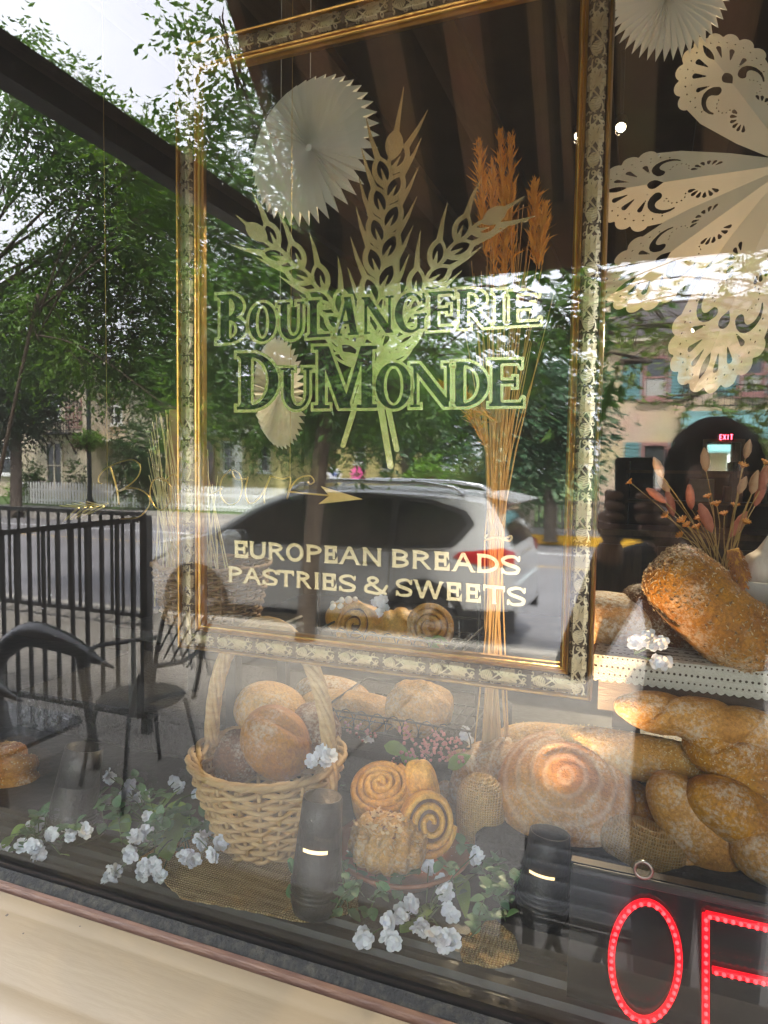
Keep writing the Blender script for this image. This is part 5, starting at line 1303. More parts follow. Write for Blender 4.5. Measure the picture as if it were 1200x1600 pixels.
def line(chars, spans, bx, hx_, style):
    for c, (a, b) in zip(chars, spans): LET.append((c, a, b, bx((a + b) / 2), bx, hx_(a) if c not in 'x' else 0, style))
b1 = lambda x: 536 - .0596 * (x - 340)
for c, a, b, hh in (('B', 339, 384, 75), ('O', 389, 431, 57), ('U', 434, 477, 57), ('L', 480, 522, 58), ('A', 521, 564, 60), ('N', 565, 615, 58), ('G', 617, 665, 59), ('E', 668, 712, 60), ('R', 714, 767, 61), ('I', 769, 791, 56), ('E', 793, 844, 53)):
    LET.append((c, a, b, b1, hh, 0))
b2 = lambda x: 640 - .0135 * (x - 370)
for c, a, b, hh in (('D', 370, 435, 88), ('U', 438, 488, 64), ('M', 490, 589, 97), ('O', 587, 643, 68), ('N', 641, 708, 68), ('D', 706, 762, 70), ('E', 764, 817, 72)):
    LET.append((c, a, b, b2, hh, 0))
s5 = .41667
b3 = lambda x: 871 + .0626 * (x - 366); b4 = lambda x: 909.5 + .0830 * (x - 357)
for c, a, b in (('E', 62, 115), ('U', 119, 182), ('R', 190, 252), ('O', 257, 322), ('P', 332, 390), ('E', 400, 450), ('A', 453, 537), ('N', 543, 615), ('B', 653, 717), ('R', 730, 802), ('E', 812, 870), ('A', 876, 967), ('D', 972, 1055), ('S', 1062, 1135)):
    LET.append((c, 340 + a * s5, 340 + b * s5, b3, 26.5 + 4 * (a / 1100), 1))
for c, a, b in (('P', 40, 92), ('A', 92, 166), ('S', 168, 225), ('T', 226, 287), ('R', 295, 352), ('I', 361, 382), ('E', 392, 446), ('S', 455, 518), ('&', 550, 636), ('S', 668, 730), ('W', 733, 848), ('E', 858, 916), ('E', 930, 987), ('T', 996, 1078), ('S', 1085, 1155)):
    LET.append((c, 340 + a * s5, 340 + b * s5, b4, 25 + 5 * (a / 1100), 1))
LY = GY - .0006
text_fns = []
for c, a, b, bl, hh, stl in LET:
    w = b - a
    if stl == 0: g_ = glyph(c, w, hh, hh * (.175 if hh > 70 else .185), hh * .072, hh * .075, hh * .055)
    else: g_ = glyph(c, w, hh, hh * .20, hh * .19, hh * .035, hh * .07)
    if stl == 0:
        ow = 4.6
        v, f = msq(g_, -6, w + 6, -6, hh + 8, .62)
        link_mesh('letter', [P(a + x, bl(a + x) - y, LY) for x, y in v], [q[::-1] for q in f], M_ink, frame, False)
        v, f = msq(lambda X, Y: np.maximum(g_(X, Y) - ow, -g_(X, Y) + .12), -9, w + 9, -9, hh + 11, .62)
        link_mesh('letter_outline', [P(a + x, bl(a + x) - y, LY - .0002) for x, y in v], [q[::-1] for q in f], M_gold2, frame, False)
        text_fns.append((a, b, bl, hh, g_, ow))
    else:
        v, f = msq(g_, -4, w + 4, -4, hh + 5, .42)
        link_mesh('letter', [P(a + x, bl(a + x) - y, LY) for x, y in v], [q[::-1] for q in f], M_gold2, frame, False)
# the sheaf of wheat cut from gold leaf
def rot2(v, a): c, s = math.cos(a), math.sin(a); return (v[0] * c - v[1] * s, v[0] * s + v[1] * c)
def ear(X, Y, axis, n, Lk, wk, spread, awn, topawn=60, holes=True):
    ax = bez(axis, 8); seglen = [math.dist(ax[i], ax[i + 1]) for i in range(len(ax) - 1)]; tot = sum(seglen)
    def at(t):
        s = t * tot
        for i, l in enumerate(seglen):
            if s <= l or i == len(seglen) - 1:
                q = min(1, s / l); p = (ax[i][0] + (ax[i + 1][0] - ax[i][0]) * q, ax[i][1] + (ax[i + 1][1] - ax[i][1]) * q); return p, ((ax[i + 1][0] - ax[i][0]) / l, (ax[i + 1][1] - ax[i][1]) / l)
            s -= l
    pos = s_path(X, Y, ax, [5.5] * len(ax)); neg = np.full(X.shape, 1e9); spk = np.full(X.shape, 1e9)
    for k in range(n):
        for s in (-1, 1):
            p, d = at(min(1, .02 + (k + (.5 if s > 0 else 0)) / n * .93)); sc = 1 - .12 * k / n
            dk = rot2(d, s * spread); e_ = (p[0] + dk[0] * Lk * sc, p[1] + dk[1] * Lk * sc)
            pos = U(pos, s_leaf(X, Y, p, e_, wk * sc))
            da = rot2(d, s * spread * 1.15); db = rot2(d, s * spread * .85)
            m0 = (p[0] + dk[0] * Lk * .72, p[1] + dk[1] * Lk * .72); m1 = (e_[0] + da[0] * awn * .45, e_[1] + da[1] * awn * .45); m2 = (m1[0] + db[0] * awn * .55, m1[1] + db[1] * awn * .55)
            pos = U(pos, s_path(X, Y, [m0, m1, m2], [5.5, 3.0, .4]))
            nx_ = (-dk[1] * s * -1.5, dk[0] * s * -1.5)
            h0 = (p[0] + dk[0] * Lk * .18 + nx_[0], p[1] + dk[1] * Lk * .18 + nx_[1]); h1 = (p[0] + dk[0] * Lk * .84 * sc + nx_[0], p[1] + dk[1] * Lk * .84 * sc + nx_[1])
            neg = U(neg, s_leaf(X, Y, h0, h1, wk * .56 * sc))
            q0 = (p[0] + dk[0] * Lk * .16, p[1] + dk[1] * Lk * .16); q1 = (p[0] + dk[0] * Lk * .55, p[1] + dk[1] * Lk * .55)
            spk = U(spk, s_seg(X, Y, q0, q1, 4.2, .6))
    p, d = at(1.0); e_ = (p[0] + d[0] * topawn, p[1] + d[1] * topawn)
    top = U(s_leaf(X, Y, (p[0] - d[0] * Lk * .3, p[1] - d[1] * Lk * .3), (p[0] + d[0] * Lk * .5, p[1] + d[1] * Lk * .5), wk * .8), s_seg(X, Y, p, e_, 6, .4))
    return U(U(np.maximum(pos, -neg), spk), top)
def wheat(X, Y):
    d = ear(X, Y, [(588, 585), (590, 480), (598, 380), (606, 290), (615, 232)], 7, 62, 17.5, .40, 62, 98)
    d = U(d, ear(X, Y, [(572, 575), (535, 500), (490, 440), (440, 395), (405, 366)], 5, 56, 15.5, .44, 48, 48))
    d = U(d, ear(X, Y, [(600, 575), (632, 500), (672, 430), (722, 372), (768, 340)], 5, 58, 16, .42, 56, 62))
    def lf(a, b, w): return np.maximum(s_leaf(X, Y, a, b, w), -s_leaf(X, Y, (a[0] * .78 + b[0] * .22, a[1] * .78 + b[1] * .22), (a[0] * .1 + b[0] * .9, a[1] * .1 + b[1] * .9), w * .5))
    d = U(d, U(lf((590, 566), (662, 517), 15), lf((588, 570), (505, 525), 14))); d = U(d, U(lf((586, 574), (515, 552), 11), lf((592, 572), (645, 545), 11)))
    d = U(d, s_seg(X, Y, (575, 570), (536, 696), 5, 4)); d = U(d, s_seg(X, Y, (584, 570), (610, 728), 5.5, 5)); d = U(d, s_seg(X, Y, (592, 570), (620, 702), 5, 4.2))
    for a, b, bl, hh, g_, ow in text_fns:
        m_ = (X > a - 12) & (X < b + 12)
        if not m_.any(): continue
        td = g_(X - a, bl(X) - Y) - ow + .2
        d = np.maximum(d, -td)
    return d
v, f = msq(wheat, 345, 850, 112, 745, 1.05)
link_mesh('wheat_emblem', [P(x, y, LY - .0001) for x, y in v], f, M_gold2, frame, False)

# ------------------------------------------------------------------ wire garland reading Bonjour with an arrow through it
M_wire = mat('brass_wire', (.62, .42, .15), (.54, .36, .11), 20, .3, metal=1.0)
GYB = .135
def gz(x, y): return P(80 + x * s5, 690 + y * s5, GYB)
gar = thing('wire_garland', 'thin brass wire word Bonjour with an arrow, strung behind the gilt frame', 'garland', gz(600, 190))
def wire(name, pts, r=.0011): return MB().tube([gz(*p) for p in bez(pts, 6)], r, 6).build(name, M_wire, gar, True)
wire('letter', [(190, 158), (178, 152), (180, 130), (205, 102), (255, 78), (305, 68), (334, 92), (326, 130), (290, 165), (248, 188), (300, 174), (345, 186), (370, 215), (362, 250), (325, 284), (258, 290)])
wire('letter', [(220, 92), (236, 140), (248, 190), (254, 236)], .0014)
wire('letter', [(412, 133), (446, 165), (448, 215), (420, 255), (390, 245), (372, 205), (376, 160), (400, 135), (425, 148), (448, 128), (462, 122), (474, 140)])
wire('letter', [(474, 140), (482, 230), (490, 160), (505, 125), (524, 150), (528, 235)])
wire('letter', [(585, 132), (578, 190), (565, 255), (520, 318), (470, 322), (452, 290), (472, 252), (560, 215), (640, 178)])
wire('letter', [(672, 106), (640, 140), (634, 195), (660, 234), (700, 225), (716, 170), (706, 122), (680, 108), (692, 140), (730, 140)])
wire('letter', [(738, 132), (728, 190), (745, 232), (785, 205), (822, 130), (800, 190), (800, 232)])
wire('letter', [(822, 130), (868, 140), (898, 138), (884, 215), (898, 175), (925, 140), (968, 128), (986, 148), (972, 160), (960, 152)])
ah = MB(); ah.bar(gz(895, 188), gz(1040, 202), .0036, .002); ah.build('arrow_shaft', M_wire, gar)
v = [gz(1012, 168), gz(1165, 216), gz(1002, 234), gz(1040, 202)]
MB().prism([(1012, 168), (1166, 216), (1002, 234), (1042, 203)], 0, .002, lambda u, w, t: gz(u, w) + Vector((0, t, 0))).build('arrow_head', mat('pale_brass', (.70, .50, .22), (.6, .42, .17), 60, .35, metal=.9), gar)
ah = MB(); ah.bar(gz(120, 262), gz(212, 232), .0032, .002); ah.build('arrow_tail', M_wire, gar)
MB().bar(gz(150, 236), gz(206, 236), .003, .002).build('arrow_tail', M_wire, gar)
ft = MB()
for k in range(5):
    a0 = 36 + k * 24; ft.bar(gz(a0, 240 - k * 4), gz(a0 + 64, 246 - k * 1), .0042, .0012); ft.bar(gz(a0 + 12, 300 - k * 7), gz(a0 + 66, 248 - k * 1), .0042, .0012)
ft.build('arrow_feathers', mat('pale_brass2', (.72, .58, .26), (.6, .46, .18), 60, .35, metal=.9), gar)
for x, y in ((212, 232), (895, 188)): MB().tube([gz(x, y), gz(x, y) + Vector((0, 0, 1.2))], .0003, 4).build('thread', M_wire, gar)
# ------------------------------------------------------------------ display deck, risers, shelf
ZD = 1.036
tag(slab('display_deck', WX0, WX1, .1002, .95, .96, ZD, M_black), kind='structure')
M_cloth = mat('black_cloth', (.012, .011, .011), (.022, .020, .020), 60, .95, bump=.4, bscale=160)
rs = thing('display_riser', 'low black cloth covered riser carrying the heap of breads', 'riser', (.15, .45, ZD))
MB().box((.32, .42, ZD + .035), (1.05, .42, .07), bev=.01).build('box', M_cloth, rs)
rs = thing('display_riser', 'black cloth covered riser standing behind the wicker basket and pastries', 'riser', (-.75, .52, ZD))
MB().box((-.75, .56, ZD + .04), (1.0, .38, .08), bev=.01).build('box', M_cloth, rs)
ZS = 1.335
M_shelf = mat('shelf_wood', (.050, .028, .014), (.095, .052, .026), 9, .45, bump=.1, stretch=(1, 8, 8))
sh = thing('display_shelf', 'dark wooden shelf carrying the seeded loaf and lace runner', 'shelf', (.42, .55, ZS))
sx0 = P(925, 1040, .36).x; sx1 = 1.25
slab('board', sx0, sx1, .345, .78, ZS - .030, ZS, M_shelf, sh)
slab('apron', sx0 + .01, sx1, .360, .376, ZS - .085, ZS - .0305, M_shelf, sh)
for x in (sx0 + .05, sx1 - .05):
    for y in (.40, .74): slab('leg', x - .02, x + .02, y - .02, y + .02, ZD, ZS - .031, M_shelf, sh)
# lace runner with rows of holes and scallops
M_lace = mat('cream_lace', (.60, .56, .46), (.52, .48, .39), 200, .9, bump=.5, bscale=500)
lr = thing('lace_runner', 'cream crocheted lace runner hanging over the shelf edge under the loaves', 'lace runner', (.5, .40, ZS))
lx0, lx1 = sx0 + .004, 1.1
def lace(X, Yv):
    d = np.maximum(np.abs(X - (lx0 + lx1) / 2) - (lx1 - lx0) / 2, -Yv)
    p = .011; sc = Yv - .262 - .0035 * np.abs(np.sin(X * math.pi / p)); d = np.maximum(d, sc)
    for r0, pp, rr, off_ in ((.254, .0075, .0016, 0), (.243, .0075, .0019, .5), (.230, .0068, .0015, 0), (.212, .011, .0026, 0), (.2075, .011, .0020, .5), (.19, .009, .0021, 0), (.17, .014, .0035, 0), (.15, .009, .0021, .5), (.13, .014, .0035, .3), (.10, .009, .002, 0)):
        xx = (X / pp + off_) % 1 - .5; d = np.maximum(d, rr - np.hypot(xx * pp, Yv - r0))
    return d
def lpos(x, t):
    w = .0015 * math.sin(x * 40) + .001 * math.sin(x * 91)
    if t < .226: return (x, .345 + (.226 - t) + .0, ZS + .0022 + max(0, w))
    return (x, .3435 - .25 * w - .0008, ZS + .0022 - (t - .226))
v, f = msq(lace, lx0, lx1, .09, .27, .00135)
link_mesh('lace', [lpos(a, b) for a, b in v], [q[::-1] for q in f], M_lace, lr, False)
# burlap laid on the deck
def weave_mat(name, c1, c2, s=190):
    m = bpy.data.materials.new(name); m.use_nodes = True; n = m.node_tree.nodes; L = m.node_tree.links; b = n['Principled BSDF']; b.inputs['Roughness'].default_value = .95
    tc = n.new('ShaderNodeTexCoord'); hs_ = []
    for ax in ('X', 'Y'):
        w = n.new('ShaderNodeTexWave'); w.bands_direction = ax; w.inputs['Scale'].default_value = s / 6.28; w.inputs['Distortion'].default_value = 1.6; w.inputs['Detail'].default_value = 2; w.inputs['Detail Scale'].default_value = 2; L.new(tc.outputs['Object'], w.inputs['Vector']); hs_.append(w)
    mu = n.new('ShaderNodeMath'); mu.operation = 'MULTIPLY'; L.new(hs_[0].outputs['Fac'], mu.inputs[0]); L.new(hs_[1].outputs['Fac'], mu.inputs[1])
    no = n.new('ShaderNodeTexNoise'); no.inputs['Scale'].default_value = 45; mp_ = n.new('ShaderNodeMapping'); mp_.inputs['Scale'].default_value = (.25, 2.2, 1); L.new(tc.outputs['Object'], mp_.inputs[0]); L.new(mp_.outputs[0], no.inputs['Vector'])
    a_ = n.new('ShaderNodeMath'); a_.operation = 'ADD'; L.new(mu.outputs[0], a_.inputs[0]); L.new(no.outputs['Fac'], a_.inputs[1])
    cr = n.new('ShaderNodeValToRGB'); cr.color_ramp.elements[0].position = .45; cr.color_ramp.elements[1].position = 1.1; cr.color_ramp.elements[0].color = (*c1, 1); cr.color_ramp.elements[1].color = (*c2, 1); L.new(a_.outputs[0], cr.inputs['Fac']); L.new(cr.outputs[0], b.inputs['Base Color'])
    bp = n.new('ShaderNodeBump'); bp.inputs['Strength'].default_value = .8; bp.inputs['Distance'].default_value = .003; L.new(mu.outputs[0], bp.inputs['Height']); L.new(bp.outputs[0], b.inputs['Normal']); return m
M_burl = weave_mat('burlap', (.20, .11, .03), (.52, .38, .17), 520)
def burlap(name, label, poly_px, z):
    pts = [PZ(a, b, z) for a, b in poly_px]; c = sum(pts, Vector()) / len(pts)
    t = thing(name, label, 'burlap', (c.x, c.y, z))
    p2 = [(p.x, p.y) for p in pts]; xs_ = [p[0] for p in p2]; ys_ = [p[1] for p in p2]
    v, f = msq(lambda X, Y: s_poly(X, Y, p2) + .0015 * np.sin(X * 300) * np.sin(Y * 260), min(xs_) - .01, max(xs_) + .01, min(ys_) - .01, max(ys_) + .01, .006, runs=False)
    o = link_mesh('cloth', [(a, b, z + .002 * math.sin(a * 25) * math.cos(b * 31)) for a, b in v], f, M_burl, t, True)
    s = o.modifiers.new('thick', 'SOLIDIFY'); s.thickness = .002
burlap('burlap_runner', 'coarse golden burlap runner spread under the wicker basket', [(215, 1340), (285, 1402), (470, 1440), (560, 1425), (560, 1330), (420, 1285), (300, 1290)], ZD + .005)
burlap('burlap_scrap', 'small frayed burlap corner beside the white flowers near the pane', [(722, 1462), (770, 1432), (806, 1462), (812, 1500), (775, 1512), (720, 1500)], ZD + .003)

# ------------------------------------------------------------------ bread
def crust(name, light, dark, flour=.0, fscale=60, seed=0, mott=9, bump=.5, rough=.55, lo=.34, hi=.66, weave=0, rings=0):
    m = bpy.data.materials.new(name); m.use_nodes = True; n = m.node_tree.nodes; L = m.node_tree.links; b = n['Principled BSDF']
    b.inputs['Roughness'].default_value = rough; b.inputs['Subsurface Weight'].default_value = .08; b.inputs['Subsurface Radius'].default_value = (.01, .005, .002)
    tc = n.new('ShaderNodeTexCoord'); mp_ = n.new('ShaderNodeMapping'); mp_.inputs['Location'].default_value = (seed * 3.1, seed * 1.7, seed); L.new(tc.outputs['Object'], mp_.inputs[0])
    def noise(s, d=4, r=.55): q = n.new('ShaderNodeTexNoise'); q.inputs['Scale'].default_value = s; q.inputs['Detail'].default_value = d; q.inputs['Roughness'].default_value = r; L.new(mp_.outputs[0], q.inputs['Vector']); return q
    a = noise(mott, 6, .6); f1 = noise(220, 3, .7); f2 = noise(16, 3)
    cr = n.new('ShaderNodeValToRGB'); cr.color_ramp.elements[0].position = lo; cr.color_ramp.elements[1].position = hi; cr.color_ramp.elements[0].color = (*dark, 1); cr.color_ramp.elements[1].color = (*light, 1)
    e = cr.color_ramp.elements.new((lo + hi) / 2); e.color = (*[(x * .45 + y * .55) for x, y in zip(dark, light)], 1)
    L.new(a.outputs['Fac'], cr.inputs['Fac']); col = cr.outputs[0]
    # crust freckles
    fr = n.new('ShaderNodeMapRange'); fr.inputs['From Min'].default_value = .35; fr.inputs['From Max'].default_value = .7; fr.inputs['To Min'].default_value = .66; fr.inputs['To Max'].default_value = 1.22; L.new(f1.outputs['Fac'], fr.inputs['Value'])
    hv = n.new('ShaderNodeHueSaturation'); hv.inputs['Saturation'].default_value = 1.16; L.new(fr.outputs[0], hv.inputs['Value']); L.new(col, hv.inputs['Color']); col = hv.outputs[0]
    if flour:
        g1 = noise(fscale * 2.5, 4, .75); mu = n.new('ShaderNodeMath'); mu.operation = 'MULTIPLY'; L.new(g1.outputs['Fac'], mu.inputs[0]); L.new(f2.outputs['Fac'], mu.inputs[1])
        mr = n.new('ShaderNodeMapRange'); mr.inputs['From Min'].default_value = .27 - .05 * flour; mr.inputs['From Max'].default_value = .40 - .05 * flour; mr.inputs['To Max'].default_value = min(1, .35 + .55 * flour); L.new(mu.outputs[0], mr.inputs['Value'])
        mx = n.new('ShaderNodeMix'); mx.data_type = 'RGBA'; L.new(mr.outputs[0], mx.inputs['Factor']); L.new(col, mx.inputs['A']); mx.inputs['B'].default_value = (.74, .66, .54, 1); col = mx.outputs['Result']
    hgt = f1.outputs['Fac']
    if weave:
        ws = []
        for ax in ('X', 'Z'):
            w = n.new('ShaderNodeTexWave'); w.bands_direction = ax; w.inputs['Scale'].default_value = weave; w.inputs['Distortion'].default_value = .6; L.new(tc.outputs['Object'], w.inputs['Vector']); ws.append(w)
        mu = n.new('ShaderNodeMath'); mu.operation = 'MAXIMUM'; L.new(ws[0].outputs['Fac'], mu.inputs[0]); L.new(ws[1].outputs['Fac'], mu.inputs[1])
        mr = n.new('ShaderNodeMapRange'); mr.inputs['From Min'].default_value = .55; mr.inputs['To Min'].default_value = 0; mr.inputs['To Max'].default_value = .30; L.new(mu.outputs[0], mr.inputs['Value'])
        mx = n.new('ShaderNodeMix'); mx.data_type = 'RGBA'; L.new(mr.outputs[0], mx.inputs['Factor']); L.new(col, mx.inputs['A']); mx.inputs['B'].default_value = (.66, .55, .38, 1); col = mx.outputs['Result']; hgt = mu.outputs[0]
    if rings:
        w = n.new('ShaderNodeTexWave'); w.wave_type = 'RINGS'; w.rings_direction = 'Z'; w.inputs['Scale'].default_value = rings; w.inputs['Distortion'].default_value = 3.0; w.inputs['Detail'].default_value = 3; w.inputs['Detail Scale'].default_value = 1.2; L.new(tc.outputs['Object'], w.inputs['Vector'])
        mr = n.new('ShaderNodeMapRange'); mr.inputs['From Min'].default_value = .55; mr.inputs['To Max'].default_value = .45; L.new(w.outputs['Fac'], mr.inputs['Value'])
        m5 = n.new('ShaderNodeMath'); m5.operation = 'MULTIPLY'; L.new(mr.outputs[0], m5.inputs[0]); L.new(f1.outputs['Fac'], m5.inputs[1])
        mx = n.new('ShaderNodeMix'); mx.data_type = 'RGBA'; L.new(m5.outputs[0], mx.inputs['Factor']); L.new(col, mx.inputs['A']); mx.inputs['B'].default_value = (.78, .70, .58, 1); col = mx.outputs['Result']
    L.new(col, b.inputs['Base Color'])
    bp = n.new('ShaderNodeBump'); bp.inputs['Strength'].default_value = min(1, bump * 1.5); bp.inputs['Distance'].default_value = .004; L.new(hgt, bp.inputs['Height'])
    b2_ = n.new('ShaderNodeBump'); b2_.inputs['Strength'].default_value = bump; b2_.inputs['Distance'].default_value = .006; q = noise(48, 4); L.new(q.outputs['Fac'], b2_.inputs['Height']); L.new(bp.outputs[0], b2_.inputs['Normal']); L.new(b2_.outputs[0], b.inputs['Normal'])
    return m
C_gold, C_brown, C_dark, C_pale = (.50, .27, .085), (.24, .095, .026), (.075, .024, .010), (.62, .43, .21)
BM = dict(
    golden=crust('crust_golden', (.62, .33, .085), (.33, .125, .026), .35, seed=1),
    floury=crust('crust_floury', (.62, .34, .115), (.34, .13, .036), .35, fscale=110, seed=2, mott=8, rings=17),
    dark=crust('crust_dark', (.26, .115, .045), (.085, .030, .012), .35, seed=3),
    rye=crust('crust_rye', (.22, .10, .045), (.10, .042, .018), .5, fscale=90, seed=4),
    seeded=crust('crust_seeded', (.52, .26, .065), (.28, .11, .028), .2, seed=5),
    pale=crust('crust_pale', (.66, .43, .19), (.44, .22, .06), .3, seed=6, mott=7),
    pastry=crust('crust_pastry', (.70, .45, .16), (.44, .19, .04), .0, seed=7, mott=14, bump=.35, rough=.4),
    roll=crust('crust_roll', (.60, .335, .13), (.34, .14, .040), .45, fscale=70, seed=8, mott=8),
    cloth=crust('crust_woven', (.60, .42, .20), (.40, .22, .07), .2, seed=9, weave=95),
    dusty=crust('crust_dusty', (.55, .36, .19), (.38, .20, .085), .7, fscale=60, seed=10))
M_ses = mat('sesame', (.66, .52, .28), (.56, .42, .20), 300, .5)
M_oat = mat('oat_seed', (.58, .42, .22), (.14, .065, .025), 260, .6, contrast=(.42, .58))
M_cin = mat('cinnamon', (.07, .026, .012), (.12, .05, .022), 60, .5)
M_choc = mat('nut_brown', (.14, .06, .025), (.22, .10, .045), 60, .5)
M_alm = mat('almond_flake', (.66, .50, .28), (.50, .32, .14), 90, .6)
M_icing = mat('sugar_icing', (.78, .76, .72), (.70, .67, .62), 60, .6)
def sgn(x, e): return np.sign(x) * np.abs(x) ** e
def nz3(p, s, seed):
    """cheap smooth lumps"""
    r = np.random.default_rng(seed); o = np.zeros(len(p))
    for k in range(7):
        d = r.normal(size=3); d /= np.linalg.norm(d); o += np.sin(p @ d * s * (.6 + .9 * r.random()) + r.random() * 6.28)
    return o / 7
def loaf(px, py, Y, half, m, name, label, cat='bread', rot=(0, 0, 0), ex=1.0, disp=None, lump=.03, seed=1, seeds=None, nseed=350, group=None, n1=72, n2=44, taper=0, flat=.0):
    """half: half sizes in picture pixels along (length, depth, height); rot in degrees about x, y (in the picture, clockwise positive), z"""
    c = P(px, py, Y); k = 1 / ppm(px, py, Y); a, b, h = (q * k for q in half)
    t = thing(name, label, cat, c, group)
    t.rotation_euler = (Matrix.Rotation(R_(rot[2]), 3, 'Z') @ Matrix.Rotation(R_(rot[1]), 3, 'Y') @ Matrix.Rotation(R_(rot[0]), 3, 'X')).to_euler()
    th = np.linspace(0, math.pi, n2 + 1)[:, None]; ph = np.linspace(0, 2 * math.pi, n1, endpoint=False)[None, :]
    # pole axis along the length
    x = np.broadcast_to(np.cos(th), (n2 + 1, n1)); rr = np.sin(th)
    x = sgn(x, ex); rr_ = sgn(rr, ex * .9)
    y = rr_ * np.cos(ph); z = rr_ * np.sin(ph)
    p = np.stack([x.ravel(), y.ravel(), z.ravel()], 1)
    if taper: p[:, 1:] *= (1 - taper * p[:, :1] ** 2)
    q = p / np.maximum(1e-6, np.linalg.norm(p, axis=1, keepdims=True))
    f_ = 1 + lump * nz3(q, 3.2, seed) + lump * .5 * nz3(q, 7, seed + 50)
    if disp is not None: f_ = f_ + disp(p, q)
    p = p * f_[:, None]
    if flat: p[:, 2] = np.where(p[:, 2] < -flat, -flat - (-flat - p[:, 2]) * -.0 - (p[:, 2] + flat) * -.15, p[:, 2])
    V_ = p * np.array([a, b, h])
    F_ = []
    for i in range(n2):
        for j in range(n1): q0, q1 = i * n1 + j, i * n1 + (j + 1) % n1; F_.append((q0, q1, q1 + n1, q0 + n1))
    o = link_mesh('crust', V_, F_, m, t, True, world=False)
    if seeds:
        rs_ = np.random.default_rng(seed + 9); me = o.data; nv = len(V_); W = V_
        idx = rs_.integers(n1, nv - n1, nseed); nn = W / np.array(1); out = []
        cent = W[idx] + rs_.normal(size=(nseed, 3)) * a * .01
        nrm_ = np.array([me.vertices[i].normal[:] for i in idx]); nrm_ *= np.sign((nrm_ * W[idx]).sum(1, keepdims=True) + 1e-9)
        tg = nrm(np.cross(nrm_, rs_.normal(size=(nseed, 3)))); bt = np.cross(nrm_, tg)
        Ls, Ws, Hs = seeds
        tip1 = cent + tg * Ls; tip2 = cent - tg * Ls; s1 = cent + bt * Ws; s2 = cent - bt * Ws; up_ = cent + nrm_ * Hs
        tri = np.stack([tip1, s1, up_, s1, tip2, up_, tip2, s2, up_, s2, tip1, up_], 1).reshape(-1, 3)
        so_ = quads_mesh('seeds', tri, 0, M_ses if Ws > .0007 and Ls < .0018 else M_oat, None, False, k=3); so_.parent = t; so_['kind'] = 'stuff'
    return t
def twist(turns, strands, depth, sharp=.6):
    def d(p, q):
        an = np.arctan2(p[:, 2], p[:, 1]); s_ = np.sin(strands * an + p[:, 0] * turns * 2 * math.pi)
        return -depth * (1 - np.abs(s_)) ** (1 / sharp) * (1 - p[:, 0] ** 6)
    return d
def slash(lines, w=.10, dp=.10):
    """cuts over the top: (x0,x1 along the length) with slant"""
    def d(p, q):
        o = np.zeros(len(p))
        for (cx, cy, ang, L) in lines:
            u = (p[:, 0] - cx) * math.cos(ang) + (p[:, 1] - cy) * math.sin(ang); v_ = -(p[:, 0] - cx) * math.sin(ang) + (p[:, 1] - cy) * math.cos(ang)
            e = np.clip(1 - (u / L) ** 2, 0, 1); o += np.where(p[:, 2] > 0, (-dp * np.exp(-(v_ / w) ** 2) + dp * .55 * np.exp(-((np.abs(v_) - 2.0 * w) / w) ** 2)) * e, 0)
        return o
    return d
G_R = 'breads heaped beside the OPEN sign'
loaf(1112, 953, .385, (112, 66, 60), BM['seeded'], 'seeded_loaf', 'large oval loaf thick with oats and seeds, leaning over the lace runner', rot=(15, 42, 0), ex=.62, seed=3, seeds=(.0036, .0011, .0014), nseed=2600, lump=.025)
loaf(1035, 968, .46, (70, 45, 42), BM['rye'], 'rye_loaf', 'dark seedy loaf lying behind the big oat covered loaf', rot=(0, 25, 10), ex=.7, seed=4, seeds=(.0026, .0008, .001), nseed=900)
loaf(958, 968, .44, (62, 45, 43), BM['dusty'], 'dusty_loaf', 'pale floury loaf on the shelf beside the gilt frame', rot=(0, 4, 0), ex=.75, seed=5)
loaf(1180, 985, .50, (60, 45, 50), BM['rye'], 'rye_loaf', 'dark loaf half hidden behind the oat loaf below the garlic', rot=(0, 10, 0), ex=.8, seed=26)
loaf(1090, 1124, .315, (124, 38, 35), BM['roll'], 'twisted_loaf', 'long twisted white loaf dusted with flour, topmost of the heap', rot=(0, 4, 4), ex=.75, disp=twist(.75, 1.0, .20), seed=6, group=G_R)
loaf(985, 1180, .34, (118, 38, 35), BM['pale'], 'sesame_loaf', 'long straight loaf covered in sesame under the twisted loaf', rot=(0, 1, 0), ex=.7, seed=7, seeds=(.0014, .0009, .0008), nseed=3200, group=G_R)
loaf(1155, 1196, .32, (96, 52, 52), BM['golden'], 'sesame_twist', 'thick golden sesame twist lying across the heap of breads', rot=(0, 42, 0), ex=.8, disp=twist(.8, 1.0, .22), seed=8, seeds=(.0014, .0009, .0008), nseed=1500, group=G_R)
loaf(1085, 1292, .275, (94, 50, 48), BM['roll'], 'baguette_roll', 'long floury roll standing on its end in the middle of the heap', rot=(0, 52, 0), ex=.9, disp=slash([(-.1, .2, .5, .6), (.45, .1, .5, .4)], .10, .09), seed=9, group=G_R)
loaf(1148, 1270, .265, (78, 48, 44), BM['golden'], 'bread_roll', 'plump golden roll beneath the sesame twist', rot=(0, 26, 8), ex=.95, disp=slash([(0, .1, .3, .7)], .09, .10), seed=10, group=G_R)
loaf(1205, 1338, .245, (60, 48, 45), BM['roll'], 'bread_roll', 'round floury roll at the lower edge of the heap, cut by the picture edge', rot=(0, 10, 0), seed=11, group=G_R)
loaf(1003, 1322, .25, (66, 46, 40), BM['cloth'], 'bread_roll', 'roll with a woven cloth imprint just above the sign', rot=(0, 12, 0), seed=12, group=G_R)
loaf(1062, 1236, .36, (44, 34, 30), BM['golden'], 'bread_roll', 'small brown roll tucked behind the standing roll', rot=(0, 20, 0), seed=13, group=G_R)
